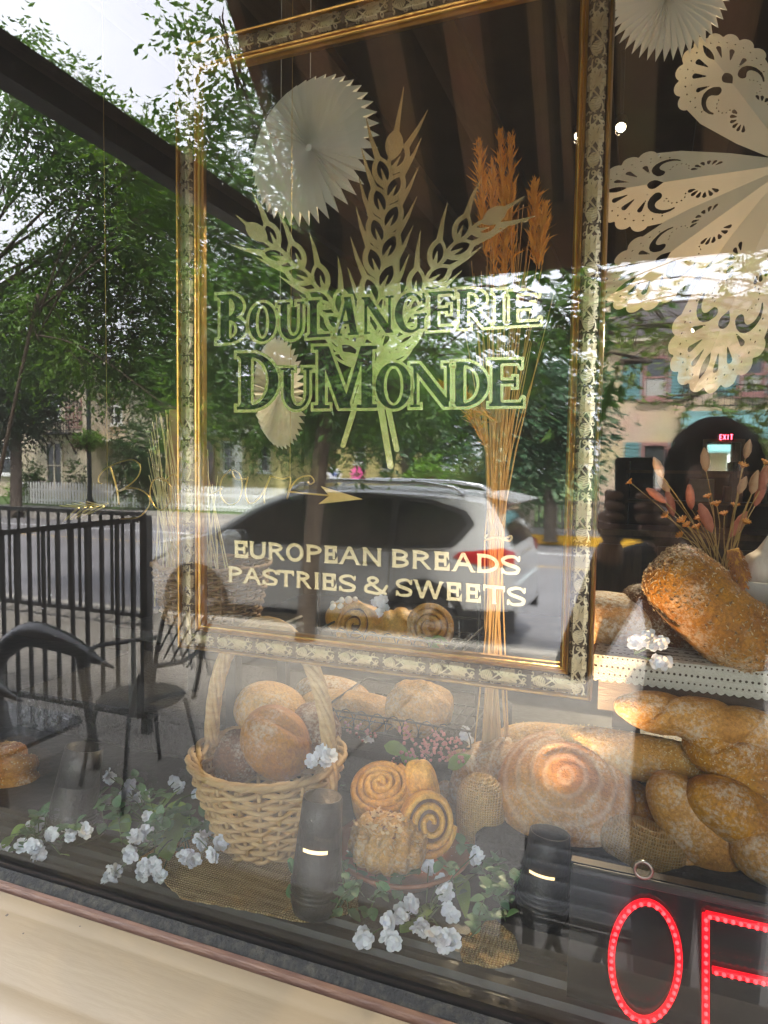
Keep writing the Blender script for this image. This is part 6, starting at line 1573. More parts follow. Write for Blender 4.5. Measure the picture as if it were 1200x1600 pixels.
loaf(985, 1262, .34, (70, 40, 40), BM['golden'], 'bread_roll', 'roll wedged between the round boule and the standing roll', rot=(0, 30, 0), seed=14, group=G_R)
loaf(1128, 1340, .285, (56, 42, 36), BM['golden'], 'bread_roll', 'brown roll low in the heap, just above the top edge of the sign', rot=(0, -18, 0), disp=slash([(0, .1, .2, .6)], .10, .08), seed=41, group=G_R)
loaf(1060, 1345, .265, (44, 40, 32), BM['roll'], 'bread_roll', 'small floury roll squeezed between the woven marked roll and the standing roll', rot=(0, 20, 0), seed=42, group=G_R)
loaf(1195, 1240, .37, (60, 44, 40), BM['dark'], 'bread_roll', 'dark roll behind the sesame twist at the picture edge', rot=(0, 30, 0), seed=43, group=G_R)
def boule(p, q):
    r = np.hypot(p[:, 0], p[:, 1]); an = np.arctan2(p[:, 1], p[:, 0]); u = p[:, 2] > 0
    o = np.where(u, .012 * np.cos(r * 30 + 1.2 * an), 0)
    for (cx, cy, rad, a0, a1) in ((.05, -.05, .52, -.4, 2.6), (-.05, .0, .50, 3.0, 5.6)):
        d_ = np.hypot(p[:, 0] - cx, p[:, 1] - cy) - rad; aa = (np.arctan2(p[:, 1] - cy, p[:, 0] - cx) - a0) % (2 * math.pi); m_ = np.clip(np.minimum(aa, (a1 - a0) - aa) * 4, 0, 1) * (aa < a1 - a0)
        o += np.where(u, (-.06 * np.exp(-(d_ / .035) ** 2) + .045 * np.exp(-((d_ - .075) / .05) ** 2)) * m_, 0)
    return o
loaf(882, 1238, .30, (104, 98, 60), BM['floury'], 'round_boule', 'large round crusty boule with flour rings, in the middle of the window', rot=(40, 6, 0), disp=boule, seed=15, ex=1.0, lump=.008, n1=120, n2=90)
loaf(760, 1212, .41, (88, 60, 50), BM['dusty'], 'plaited_loaf', 'pale plaited loaf behind the boule, by the pink berries', rot=(10, -24, 0), ex=.85, disp=twist(1.0, 1.5, .16), seed=16)
loaf(751, 1266, .26, (38, 34, 58), BM['cloth'], 'small_loaf', 'small upright loaf with woven cloth marks left of the boule', ex=.85, seed=17)
loaf(865, 1172, .46, (95, 45, 40), BM['pale'], 'sesame_loaf', 'pale sesame loaf peeping over the top of the boule', rot=(0, -4, 0), ex=.8, seed=18, seeds=(.0014, .0009, .0008), nseed=1500)
# loaves in the basket
loaf(432, 1160, .215, (60, 52, 47), BM['golden'], 'crusty_roll', 'shiny golden roll with a split crown at the front of the basket', rot=(28, 38, 0), disp=slash([(-.15, .1, .3, .75)], .13, .13), seed=19, group='loaves in the wicker basket')
loaf(424, 1112, .275, (60, 50, 44), BM['pale'], 'round_loaf', 'pale round loaf highest in the wicker basket', rot=(10, 10, 0), seed=20, group='loaves in the wicker basket')
loaf(366, 1182, .225, (50, 46, 40), BM['rye'], 'rye_roll', 'dull brown rye roll low in the basket on the handle side', rot=(10, -15, 0), seed=21, group='loaves in the wicker basket')
loaf(487, 1146, .275, (46, 44, 48), BM['dark'], 'dark_loaf', 'very dark crusted loaf in the basket behind the white blossom', rot=(0, 30, 0), seed=22, group='loaves in the wicker basket')
# at the far left
loaf(8, 1222, .20, (60, 45, 62), BM['seeded'], 'sesame_twist', 'sesame covered twist standing alone beyond the white flowers', rot=(0, 80, 0), ex=.85, disp=twist(.9, 1.0, .2), seed=23, seeds=(.0016, .0009, .0009), nseed=900)
loaf(-5, 1300, .16, (48, 40, 36), BM['golden'], 'brown_roll', 'brown roll under the lone sesame twist', seed=24)
# ------------------------------------------------------------------ pastries
def spiral_bun(px, py, Y, r_px, h_px, turns, m, filling, name, label, tilt=(0, 0, 0), cat='pastry', group=None, seed=1, gap=.18, rise=.35, squash=1.0):
    """a rolled strip of dough seen end on: the strip is one long ribbon wound into a spiral, with filling between the turns"""
    c = P(px, py, Y); k = 1 / ppm(px, py, Y); R0, H0 = r_px * k, h_px * k
    t = thing(name, label, cat, c, group)
    R3 = np.array(Euler([R_(q) for q in tilt], 'XYZ').to_matrix()); rg = np.random.default_rng(seed)
    nt = int(turns * 30); pitch = R0 / turns; prof = [(-.5, -1), (-.52, .3), (-.42, .8), (-.18, 1.0), (.18, 1.0), (.42, .8), (.52, .3), (.5, -1)]
    V_ = []; F_ = []; n = len(prof)
    for i in range(nt + 1):
        a = 2 * math.pi * i / 30; rr = pitch * (.30 + a / (2 * math.pi)); 
        if i > nt - 12: rr -= pitch * .45 * (i - nt + 12) / 12
        w = pitch * (1 - gap) * (1 + .06 * math.sin(a * 3.1 + seed)); hh = H0 * (1 - rise * (rr / R0) ** 2 + .05 * math.sin(a * 2.3 + seed * 2))
        for u, z in prof: V_.append(((rr + u * w) * math.cos(a), (rr + u * w) * math.sin(a) * squash, H0 * -.9 if z < 0 else hh * (.55 + .45 * z)))
    for i in range(nt):
        for j in range(n - 1): q = i * n + j; F_.append((q, q + n, q + n + 1, q + 1))
    F_.append(tuple(range(n))); F_.append(tuple(range(nt * n, nt * n + n))[::-1])
    link_mesh('dough', np.array(V_) @ R3.T, F_, m, t, True, world=False)
    mb = MB(); mb.lathe([(.0005, -H0 * .85), (R0 * .93, -H0 * .85), (R0 * .95, H0 * .3), (R0 * .6, H0 * .62), (.0005, H0 * .80)], (0, 0, 0), 40)
    v = np.array([tuple(q) for q in mb.v]) * np.array([1, squash, 1]); link_mesh('filling', v @ R3.T, mb.f, filling, t, True, world=False)
    return t
def crumbs(t, n, rad, h, m, size, seed=1, name='flakes', R3=None, c=(0, 0, 0), z0=0.0):
    rg = np.random.default_rng(seed); a = rg.random(n) * 6.283; r = np.sqrt(rg.random(n)); p = np.stack([r * np.cos(a) * rad[0], r * np.sin(a) * rad[1], z0 + h * np.sqrt(np.clip(1 - r * r * .9, 0, 1))], 1) + np.array(c)
    if R3 is not None: p = p @ R3.T
    d = nrm(rg.normal(size=(n, 3)) * np.array([1, 1, .35])); s = nrm(np.cross(d, rg.normal(size=(n, 3)) * .4 + np.array([0, 0, 1.])))
    o = quads_mesh(name, leafquads(p, d, s, size * (.6 + .8 * rg.random(n)), size * .6 * (.6 + .6 * rg.random(n)), .08), 0, m, None); o.parent = t; o['kind'] = 'stuff'; return o
# terracotta plate
plc = PZ(628, 1322, ZD + .035)
pt = thing('pastry_plate', 'round terracotta plate holding four pastries in front of the pink berries', 'plate', (plc.x, plc.y, ZD))
rp = 108 / ppm(628, 1322, plc.y) / 1.0
MB().lathe([(.001, .0), (rp * .62, .0), (rp * .66, .006), (rp * .95, .026), (rp, .030), (rp * .985, .034), (rp * .90, .030), (rp * .62, .013), (.001, .012)], (plc.x, plc.y, ZD + .004), 56).build('dish', mat('terracotta', (.36, .135, .055), (.28, .10, .04), 12, .38, bump=.1), pt, True)
MB().lathe([(rp * .3, 0), (rp * .32, .004)], (plc.x, plc.y, ZD), 24).build('foot', mat('terracotta', (.3, .1, .05)), pt)
o = crumbs(pt, 260, (rp * .8, rp * .8), .0, mat('sugar', (.75, .73, .70)), .0022, 5, 'sugar_crumbs', c=plc - Vector(pt.location)); o.location = (0, 0, .002)
G_P = 'pastries on the terracotta plate'
spiral_bun(597, 1238, plc.y + .035, 47, 28, 4.2, BM['pastry'], BM['pale'], 'spiral_bun', 'wide flat spiral bun with fine golden layers at the back of the plate', tilt=(26, 4, 0), group=G_P, seed=2, gap=.10)
spiral_bun(669, 1284, plc.y - .012, 41, 24, 3.0, BM['pastry'], M_cin, 'nut_swirl', 'nut filled swirl standing on edge at the right rim of the plate', tilt=(70, 10, 28), group=G_P, seed=3, gap=.34, rise=.15, squash=1.15)
loaf(660, 1226, plc.y + .03, (24, 20, 40), BM['pastry'], 'pastry_stick', 'upright golden puff pastry stick between the spiral bun and the swirl', 'pastry', rot=(0, -16, 0), ex=.7, disp=twist(.5, 2, .10), seed=31, group=G_P)
def flute(p, q):
    an = np.arctan2(p[:, 1], p[:, 0]); return -.16 * np.abs(np.sin(an * 5)) ** .5 * (p[:, 2] < .55) * -1 * .5 + .10 * nz3(q, 9, 5)
t = loaf(606, 1318, plc.y - .045, (60, 48, 44), BM['pale'], 'almond_brioche', 'fluted pale almond pastry topped with flakes at the front of the plate', 'pastry', rot=(12, 0, 0), ex=.8, disp=lambda p, q: -.13 * np.abs(np.cos(p[:, 0] * 7.5)) ** 6 + .06 * nz3(q, 8, 5), seed=32, lump=.05, group=G_P)
kk = 1 / ppm(606, 1318, plc.y)
crumbs(t, 170, (52 * kk, 40 * kk), 44 * kk, M_alm, .010, 4, 'almond_flakes'); crumbs(t, 40, (48 * kk, 38 * kk), 45 * kk, M_choc, .007, 8, 'nut_pieces')
# two-tier wire stand with its pastries
M_wirek = mat('black_wire', (.010, .010, .010), (.02, .02, .02), 30, .4)
def tray(px0, px1, py, Y, z, dep, t, scroll=True):
    x0, x1 = P(px0, py, Y - dep / 2).x, P(px1, py, Y - dep / 2).x; y0_, y1_ = Y - dep / 2, Y + dep / 2; mb = MB()
    for zz in (z, z + .03): mb.tube([(x0, y0_, zz), (x1, y0_, zz), (x1, y1_, zz), (x0, y1_, zz), (x0, y0_, zz)], .0022, 6)
    n = 14
    for k in range(1, n): mb.tube([(x0 + (x1 - x0) * k / n, y0_, z), (x0 + (x1 - x0) * k / n, y1_, z)], .0013, 5)
    for k in range(1, 4): mb.tube([(x0, y0_ + dep * k / 4, z), (x1, y0_ + dep * k / 4, z)], .0013, 5)
    mb.build('tray', M_wirek, t, True)
    mb = MB(); m_ = max(4, int((x1 - x0) / .028)); s = (x1 - x0) / m_
    for k in range(m_):
        c = x0 + s * (k + .5); mb.tube([(c + s * .55 * math.cos(a), y0_ - .001, z + .002 + .034 * math.sin(a)) for a in np.linspace(0, math.pi, 9)], .0011, 5)
    mb.build('scroll_edge', M_wirek, t, True)
YT = .50
zt1 = P(610, 1150, YT - .1).z; zt2 = P(610, 1022, YT - .1).z
ws_ = thing('wire_stand', 'two tier black wire stand with scrolled edges behind the frame', 'wire stand', (P(610, 1100, YT).x, YT, ZD))
tray(505, 735, 1150, YT, zt1, .20, ws_); tray(498, 725, 1022, YT, zt2, .20, ws_)
for px in (496, 745):
    x = P(px, 1100, YT + .08).x; MB().tube([(x, YT + .08, ZD + .08), (x, YT + .08, zt2 + .10)], .004, 8).build('post', M_wirek, ws_, True)
G_T = 'pastries on the wire stand'
loaf(545, 1112, YT, (82, 40, 32), BM['pale'], 'long_pastry', 'long plain pale pastry on the lower tier of the wire stand', 'pastry', rot=(0, -2, 0), ex=.7, seed=33, group=G_T)
t = loaf(655, 1106, YT - .02, (52, 44, 44), BM['pale'], 'lumpy_pastry', 'knobbly pale almond pastry on the lower tier of the wire stand', 'pastry', disp=lambda p, q: .16 * nz3(q, 7, 3) + .08 * nz3(q, 14, 8), seed=34, lump=.08, group=G_T)
crumbs(t, 60, (45 * kk, 30 * kk), 44 * kk, M_alm, .009, 14, 'almond_flakes')
t = loaf(541, 962, YT, (34, 30, 26), BM['pastry'], 'cream_horn', 'golden cream horn with white cream on top, on the upper tier', 'pastry', rot=(0, -20, 0), seed=35, group=G_T)
mb = MB(); c = P(541, 944, YT - .01)
for k in range(26): mb.ball(c + Vector((random.uniform(-.026, .026), random.uniform(-.018, .018), random.uniform(-.006, .008))), random.uniform(.004, .008), 7, 5)
mb.build('cream', M_icing, t, True)
spiral_bun(563, 979, YT - .05, 33, 22, 2.6, BM['pastry'], M_cin, 'cinnamon_roll', 'cinnamon roll with dark swirl facing the street on the upper tier', tilt=(72, -12, -8), group=G_T, seed=4, gap=.30, rise=.1)
loaf(622, 985, YT - .03, (42, 34, 32), BM['pastry'], 'croissant', 'ribbed golden croissant in the middle of the upper tier', 'pastry', rot=(0, -14, 20), ex=.9, taper=.35, disp=lambda p, q: -.12 * np.abs(np.sin(p[:, 0] * 6.0)) ** .6 * -1, seed=36, group=G_T)
spiral_bun(672, 983, YT - .03, 35, 22, 3.6, BM['pale'], BM['golden'], 'pale_swirl', 'pale sugared swirl at the end of the upper tier', tilt=(66, 8, 12), group=G_T, seed=5, gap=.10, rise=.1)
loaf(520, 1085, YT + .06, (62, 35, 28), BM['dusty'], 'long_roll', 'dim long roll behind the basket handle on the lower tier', 'pastry', rot=(0, 3, 0), seed=37, group=G_T)

# ------------------------------------------------------------------ wicker baskets
M_wick = mat('wicker', (.58, .40, .19), (.44, .27, .105), 40, .55, bump=.25, bscale=120, stretch=(1, 1, 4))
M_wick2 = mat('wicker_brown', (.30, .185, .085), (.20, .115, .048), 40, .6, bump=.25, bscale=120)
def wicker(name, label, c, r0, r1, h, m, nst=22, nrow=15, th=.0042, handle=0, hrot=0, rim=True):
    t = thing(name, label, 'basket', c); c = Vector(c)
    st = None
    def rad(z): q = z / h; return r0 + (r1 - r0) * q ** .85
    for k in range(nst):
        a = 2 * math.pi * k / nst; mb = MB(); mb.tube([c + Vector((rad(z) * math.cos(a), rad(z) * math.sin(a), z)) for z in np.linspace(.002, h, 7)], th * .72, 6)
        mb.build('stake', m, t, True)
    npt = nst * 6
    for r in range(nrow):
        z = h * (r + .5) / nrow; ph = r % 2; pts = []
        for j in range(npt + 1):
            a = 2 * math.pi * j / npt; w = math.cos(a * nst / 2 + ph * math.pi); zz = z + .0009 * math.sin(a * 3 + r * 1.7) + .0012 * math.sin(a * nst / 2 + r)
            pts.append(c + Vector(((rad(z) + th * 1.05 * w) * math.cos(a), (rad(z) + th * 1.05 * w) * math.sin(a), zz)))
        MB().tube(pts, th * (.78 + .16 * ((r * 7) % 3) / 2), 7, caps=False).build('weaver', m, t, True)
    MB().lathe([(.001, 0), (r0, 0), (r0, .004), (.001, .004)], c, 32).build('base', m, t)
    if rim:
        nb = nst
        for k in range(nb):
            a0 = 2 * math.pi * k / nb; pts = []
            for q in np.linspace(0, 1, 12):
                a = a0 + q * 2 * math.pi / nb * 3.2; rr = r1 + th * 1.7 * math.sin(q * math.pi * 2 - .6); zz = h + .002 + .013 * math.sin(q * math.pi) ** .8 - .006 * q
                pts.append(c + Vector((rr * math.cos(a), rr * math.sin(a), zz)))
            MB().tube(pts, [th * 1.05] * 9 + [th * .95, th * .85, th * .7], 7).build('rim_strand', m, t, True)
    if handle:
        for s_ in range(6):
            pts = []
            for q in np.linspace(0, 1, 60):
                a = math.pi * (1 - q); rx = r1 * 1.0; p0 = Vector((rx * math.cos(a) * (1 + .06 * math.sin(a)), 0, h * .75 + (handle + h * .25) * math.sin(a) ** .82))
                tw = q * 22 + s_ * 2 * math.pi / 6; rr = .0072 * (1 + .1 * math.sin(a)); n_ = Vector((math.cos(a), 0, math.sin(a)))
                p0 += n_ * rr * math.cos(tw) + Vector((0, 1, 0)) * rr * math.sin(tw)
                pts.append(c + Matrix.Rotation(hrot, 3, 'Z') @ p0)
            MB().tube(pts, .0046, 6).build('handle_strand', m, t, True)
    return t
bc = PZ(418, 1312, ZD + .008); bc.z = ZD + .008
wicker('wicker_basket', 'light wicker basket with tall twisted handle, filled with round loaves', bc, .062, .108, .122, M_wick, handle=.205, hrot=R_(-6), nrow=14)
ped = thing('plant_stand', 'black square stand carrying the brown basket at the back', 'stand', (P(320, 990, .42).x, .46, ZD))
zp = P(320, 985, .36).z; b2c = Vector((P(322, 985, .42).x, .44, zp + .002))
MB().box((b2c.x, b2c.y, zp - .012), (.28, .24, .022), bev=.003).build('top', M_black, ped)
for sx in (-.11, .11):
    for sy in (-.09, .09): MB().box((b2c.x + sx, b2c.y + sy, (ZD + .08 + zp - .024) / 2), (.02, .02, zp - .024 - ZD - .08)).build('leg', M_black, ped)
wicker('brown_basket', 'brown wicker basket with pale reeds, standing behind the frame', b2c, .088, .108, .10, M_wick2, nst=24, nrow=14, th=.0036)
# ------------------------------------------------------------------ white blossom sprays and greenery on the deck
M_petal = mat('blossom_white', (.74, .76, .80), (.66, .68, .74), 40, .6, trans=.25)
M_yc = mat('blossom_eye', (.55, .45, .12), (.45, .36, .1), 40, .6)
L_rose = leaf_mat('silk_leaf', (.08, .19, .03), (.23, .38, .07), 30, .2)
L_euc = leaf_mat('eucalyptus_leaf', (.036, .12, .052), (.14, .29, .12), 25, .15)
M_stem = mat('green_stem', (.06, .11, .03), (.04, .08, .02), 20, .6)
def blossom_mesh(n, r, seed):
    rg = np.random.default_rng(seed); mb = MB()
    for ring_, (cnt, rr, el) in enumerate(((5, r, .25), (5, r * .72, .8))):
        for k in range(cnt):
            a = 2 * math.pi * (k + .5 * ring_) / cnt + rg.normal() * .1; L = rr * (.9 + .2 * rg.random()); w = L * .46
            pts = []
            for u, ww in ((0, .15), (.35, .75), (.7, 1.0), (1.0, .55)):
                for v_ in (-1, 0, 1):
                    x = u * L; y = v_ * ww * w; z = L * (el * u ** 1.3 + .10 * math.sin(v_ * 2 + u * 5 + k) - .12 * abs(v_) * u)
                    pts.append(Matrix.Rotation(a, 3, 'Z') @ Vector((x, y, z)))
            f = [(i * 3 + j, i * 3 + j + 1, i * 3 + j + 4, i * 3 + j + 3) for i in range(3) for j in range(2)]
            mb.add(pts, f)
    return mb
bl0 = []
for k in range(3):
    o = blossom_mesh(5, .0135, k).build('blossom_master', M_petal, None, True); bl0.append(o.data); bpy.data.objects.remove(o)
def oval_leaf(L, W, cup=.12):
    mb = MB(); pts = []; n = 6
    for i in range(n + 1):
        u = i / n; w = W * math.sin(math.pi * u ** .8) ** .75 if 0 < u < 1 else .0006
        for v_ in (-1, 0, 1): pts.append((u * L, v_ * w, L * (-cup * u * u + cup * .6 * u) + abs(v_) * w * .25))
    return mb.add(pts, [(i * 3 + j, i * 3 + j + 1, i * 3 + j + 4, i * 3 + j + 3) for i in range(n) for j in range(2)])
def master(mb, m):
    o = mb.build('m', m, None, True); d = o.data; bpy.data.objects.remove(o); return d
lf_rose = master(oval_leaf(.036, .0105), L_rose); lf_euc = master(oval_leaf(.0165, .0068), L_euc); lf_long = master(oval_leaf(.060, .009, .3), L_rose)
def inst(name, data, parent, p, rot, s=1.0):
    o = bpy.data.objects.new(name, data); C.objects.link(o); o.parent = parent; o.location = Vector(p) - wloc(parent); o.rotation_euler = rot; o.scale = (s, s, s); return o
def facing(p, jit=.5):
    d = (EYE - Vector(p)).normalized() + Vector((random.gauss(0, jit), random.gauss(0, jit), random.gauss(.1, jit)))
    return (d.to_track_quat('Z', 'Y').to_matrix() @ Matrix.Rotation(random.random() * 6.28, 3, 'Z')).to_euler()
def at_deck(px, py, z):
    p = PZ(px, py, z)
    if p.y < .035: p = P(px, py, .035)
    return p
def spray(name, label, root, blooms, leaves=(), euc=(), group='white blossom sprays on the display deck', cat='silk flowers', zb=.03, double=2, long_=()):
    r0 = at_deck(root[0], root[1], ZD + .006); t = thing(name, label, cat, r0, group); st = MB()
    for (px, py) in blooms:
        p = at_deck(px, py, ZD + zb + random.uniform(-.01, .014))
        st.tube(bez([r0, r0.lerp(p, .5) + Vector((0, 0, .012)), p], 4), .0009, 5)
        for k in range(random.choice((2, 3)) if double > 1 else double):
            q = p + Vector((random.uniform(-.008, .008), random.uniform(-.005, .005), random.uniform(-.006, .007))) * (1 if k else 0)
            b = inst('blossom', random.choice(bl0), t, q, facing(q, .45), random.uniform(.62, .86))
    for (px, py, dx, dy) in leaves:
        p = at_deck(px, py, ZD + zb * .7); q = at_deck(px + dx, py + dy, ZD + zb * .7 + .006); d = q - p
        st.tube([r0, r0.lerp(p, .6) + Vector((0, 0, .006)), p], .0009, 5)
        inst('leaf', lf_rose, t, p, (Matrix.Rotation(random.uniform(-.6, .6), 3, d) @ d.to_track_quat('X', 'Z').to_matrix()).to_euler(), d.length / .036)
    for (px, py, dx, dy) in long_:
        p = at_deck(px, py, ZD + zb * .7); q = at_deck(px + dx, py + dy, ZD + zb * .5); d = q - p
        inst('leaf', lf_long, t, p, d.to_track_quat('X', 'Z').to_euler(), d.length / .06)
    for (px, py, n) in euc:
        p = at_deck(px, py, ZD + .012); e = p + Vector((random.uniform(-.05, .05), random.uniform(-.01, .04), random.uniform(.02, .055)))
        mid = p.lerp(e, .5) + Vector((0, 0, .012)); cv = bez([p, mid, e], 5); st.tube([Vector(c) for c in cv], .0008, 5)
        for k in range(n):
            c = Vector(cv[min(len(cv) - 1, 1 + int(k / n * (len(cv) - 1)))]); d = Vector((random.gauss(0, 1), random.gauss(0, .8) - .3, random.gauss(.3, .6)))
            inst('leaf', lf_euc, t, c, d.to_track_quat('X', 'Z').to_euler(), random.uniform(.75, 1.25))
    st.build('stem', M_stem, t, True)
    return t
spray('flower_spray', 'white blossom spray with big oval leaves between the spot lamp and the basket', (235, 1290),
      [(173, 1215), (203, 1226), (166, 1257), (195, 1243), (221, 1246), (231, 1279), (210, 1303), (229, 1305), (282, 1229), (306, 1240), (272, 1222)],
      leaves=[(255, 1262, 25, -30), (258, 1268, 35, -12), (262, 1272, 28, 8), (262, 1280, 34, 26), (258, 1285, 8, 42), (245, 1275, -14, -22), (190, 1270, -12, 14), (180, 1280, 20, 18)], euc=[(200, 1290, 13), (165, 1300, 12), (190, 1320, 12), (215, 1265, 11), (180, 1250, 10), (235, 1320, 12), (150, 1280, 10), (260, 1300, 10)])
spray('flower_spray', 'white blossom spray trailing over the burlap beside the wicker basket', (285, 1310),
      [(337, 1291), (312, 1311), (292, 1340), (331, 1334), (345, 1318), (204, 1340), (181, 1362), (170, 1371), (227, 1359), (252, 1368), (238, 1348), (300, 1345), (322, 1290)],
      leaves=[(258, 1318, 6, 24), (215, 1330, -14, 6), (300, 1300, 20, 10)], euc=[(250, 1300, 12), (300, 1300, 11), (215, 1345, 10), (275, 1330, 12), (240, 1340, 10), (320, 1320, 9)])
spray('flower_spray', 'short white blossom spray at the far corner beside the lone sesame twist', (60, 1310),
      [(61, 1283), (57, 1320), (76, 1306), (59, 1341), (113, 1306), (132, 1300), (11, 1331), (5, 1351), (35, 1322)], leaves=[(28, 1300, 20, -14), (18, 1305, -12, 22), (85, 1310, 18, -22), (40, 1288, -24, 20), (95, 1335, 14, 2)], euc=[(100, 1320, 9), (30, 1330, 9), (70, 1310, 10), (50, 1300, 9)])
spray('flower_spray', 'white blossom spray below the terracotta plate, close to the pane', (665, 1440),
      [(670, 1353), (690, 1377), (693, 1397), (700, 1420), (627, 1420), (643, 1413), (607, 1440), (613, 1463), (570, 1467), (690, 1463), (700, 1478), (662, 1453), (745, 1333), (625, 1435)],
      leaves=[(712, 1352, 24, -6), (640, 1440, -14, 16), (745, 1365, -20, 12)], long_=[(655, 1440, 28, -36), (640, 1455, 34, -30), (718, 1365, 10, 60)], euc=[(560, 1400, 12), (590, 1390, 13), (620, 1395, 12), (545, 1380, 10), (575, 1430, 12), (530, 1420, 9), (600, 1370, 8)])
spray('greenery_sprig', 'small leaved green sprig between the terracotta plate and the second spot lamp', (770, 1400), [], euc=[(760, 1370, 13), (790, 1390, 14), (775, 1430, 12), (745, 1440, 11), (800, 1350, 11), (735, 1465, 9), (760, 1395, 12), (715, 1405, 10), (790, 1440, 9)], group='green sprigs on the display deck')
spray('greenery_sprig', 'green sprig around the foot of the first spot lamp by the burlap', (470, 1420), [], euc=[(455, 1410, 8), (470, 1425, 8), (530, 1400, 11), (545, 1430, 10), (515, 1435, 9)], group='green sprigs on the display deck')
spray('greenery_sprig', 'dim green sprig behind the wicker basket handle', (545, 1215), [], euc=[(545, 1225, 11), (535, 1200, 9), (560, 1235, 10)], group='green sprigs on the display deck')
def flower_at(name, label, pts, Y, group='loose blossoms among the breads', s=.85):
    c = P(*pts[0], Y); t = thing(name, label, 'silk flower', c, group); st = MB()
    for (a, b) in pts:
        p = P(a, b, Y - .004); inst('blossom', random.choice(bl0), t, p, facing(p, .4), random.uniform(.8, 1.05) * s); st.tube([c + Vector((0, .01, -.02)), p], .0008, 5)
    st.build('stem', M_stem, t, True)
flower_at('blossom_sprig', 'pure white blossom sprig tucked into the rim of the wicker basket', [(503, 1174), (509, 1192), (487, 1190), (516, 1180)], .16)
flower_at('blossom_sprig', 'white blossom sprig lying on the lace runner before the oat loaf', [(992, 1003), (1008, 1000), (1022, 1006), (1034, 1004), (1015, 996), (1025, 1034), (1040, 1036)], .335)
flower_at('blossom_sprig', 'white blossom sprig between the cream horn and croissant on the upper tier', [(588, 940), (598, 936), (600, 950), (592, 958)], .46)
flower_at('blossom_sprig', 'pale blossom sprig in the shade under the lower tier of the wire stand', [(560, 1168), (575, 1160), (585, 1175), (568, 1185), (600, 1188)], .42)
flower_at('blossom_sprig', 'bluish white blossom right of the pink berries', [(725, 1150), (735, 1158), (728, 1142)], .44)
# sprig of leaf on the upper tier
c = P(665, 995, .44); t = thing('leaf_sprig', 'two shiny green leaves lying on the pale swirl of the upper tier', 'leaf sprig', c)
for dx, dy, ry_ in ((0, 0, .6), (.012, .0, .2)): inst('leaf', lf_rose, t, c + Vector((dx, -.01, dy)), (.6, ry_, .3), .95)
# pink berries
M_berry = mat('pink_berry', (.52, .17, .19), (.62, .30, .29), 200, .35, coat=.3)
c = P(660, 1170, .36); t = thing('berry_spray', 'spray of small pink berries with dark leaves under the wire stand', 'berry spray', c)
bb = MB(); st = MB(); rg = random.Random(4)
for (pts, n) in (([(628, 1140), (645, 1160), (668, 1180)], 26), ([(610, 1192), (640, 1180), (680, 1168)], 34), ([(665, 1160), (690, 1165), (712, 1180), (725, 1185)], 40), ([(680, 1150), (700, 1155), (715, 1160)], 26), ([(675, 1175), (650, 1195), (630, 1202)], 26), ([(690, 1170), (705, 1195), (740, 1190)], 26), ([(590, 1148), (565, 1145), (545, 1132)], 18)):
    cv = [P(a, b, .36 + .04 * rg.random()) for a, b in bez(pts, 6)]; st.tube(cv, .0007, 5)
    for k in range(n):
        q = rg.choice(cv) + Vector((rg.gauss(0, .005), rg.gauss(0, .006), rg.gauss(0, .006))); bb.ball(q, rg.uniform(.0022, .0034), 8, 5)
o = bb.build('berries', M_berry, t, True); o['kind'] = 'stuff'; st.build('stem', M_stem, t, True)
for (px, py, a) in ((600, 1165, .2), (625, 1178, .5), (645, 1190, 2.6), (700, 1200, -.6)): inst('leaf', lf_rose, t, P(px, py, .37), (.8, a, .2), 1.2)

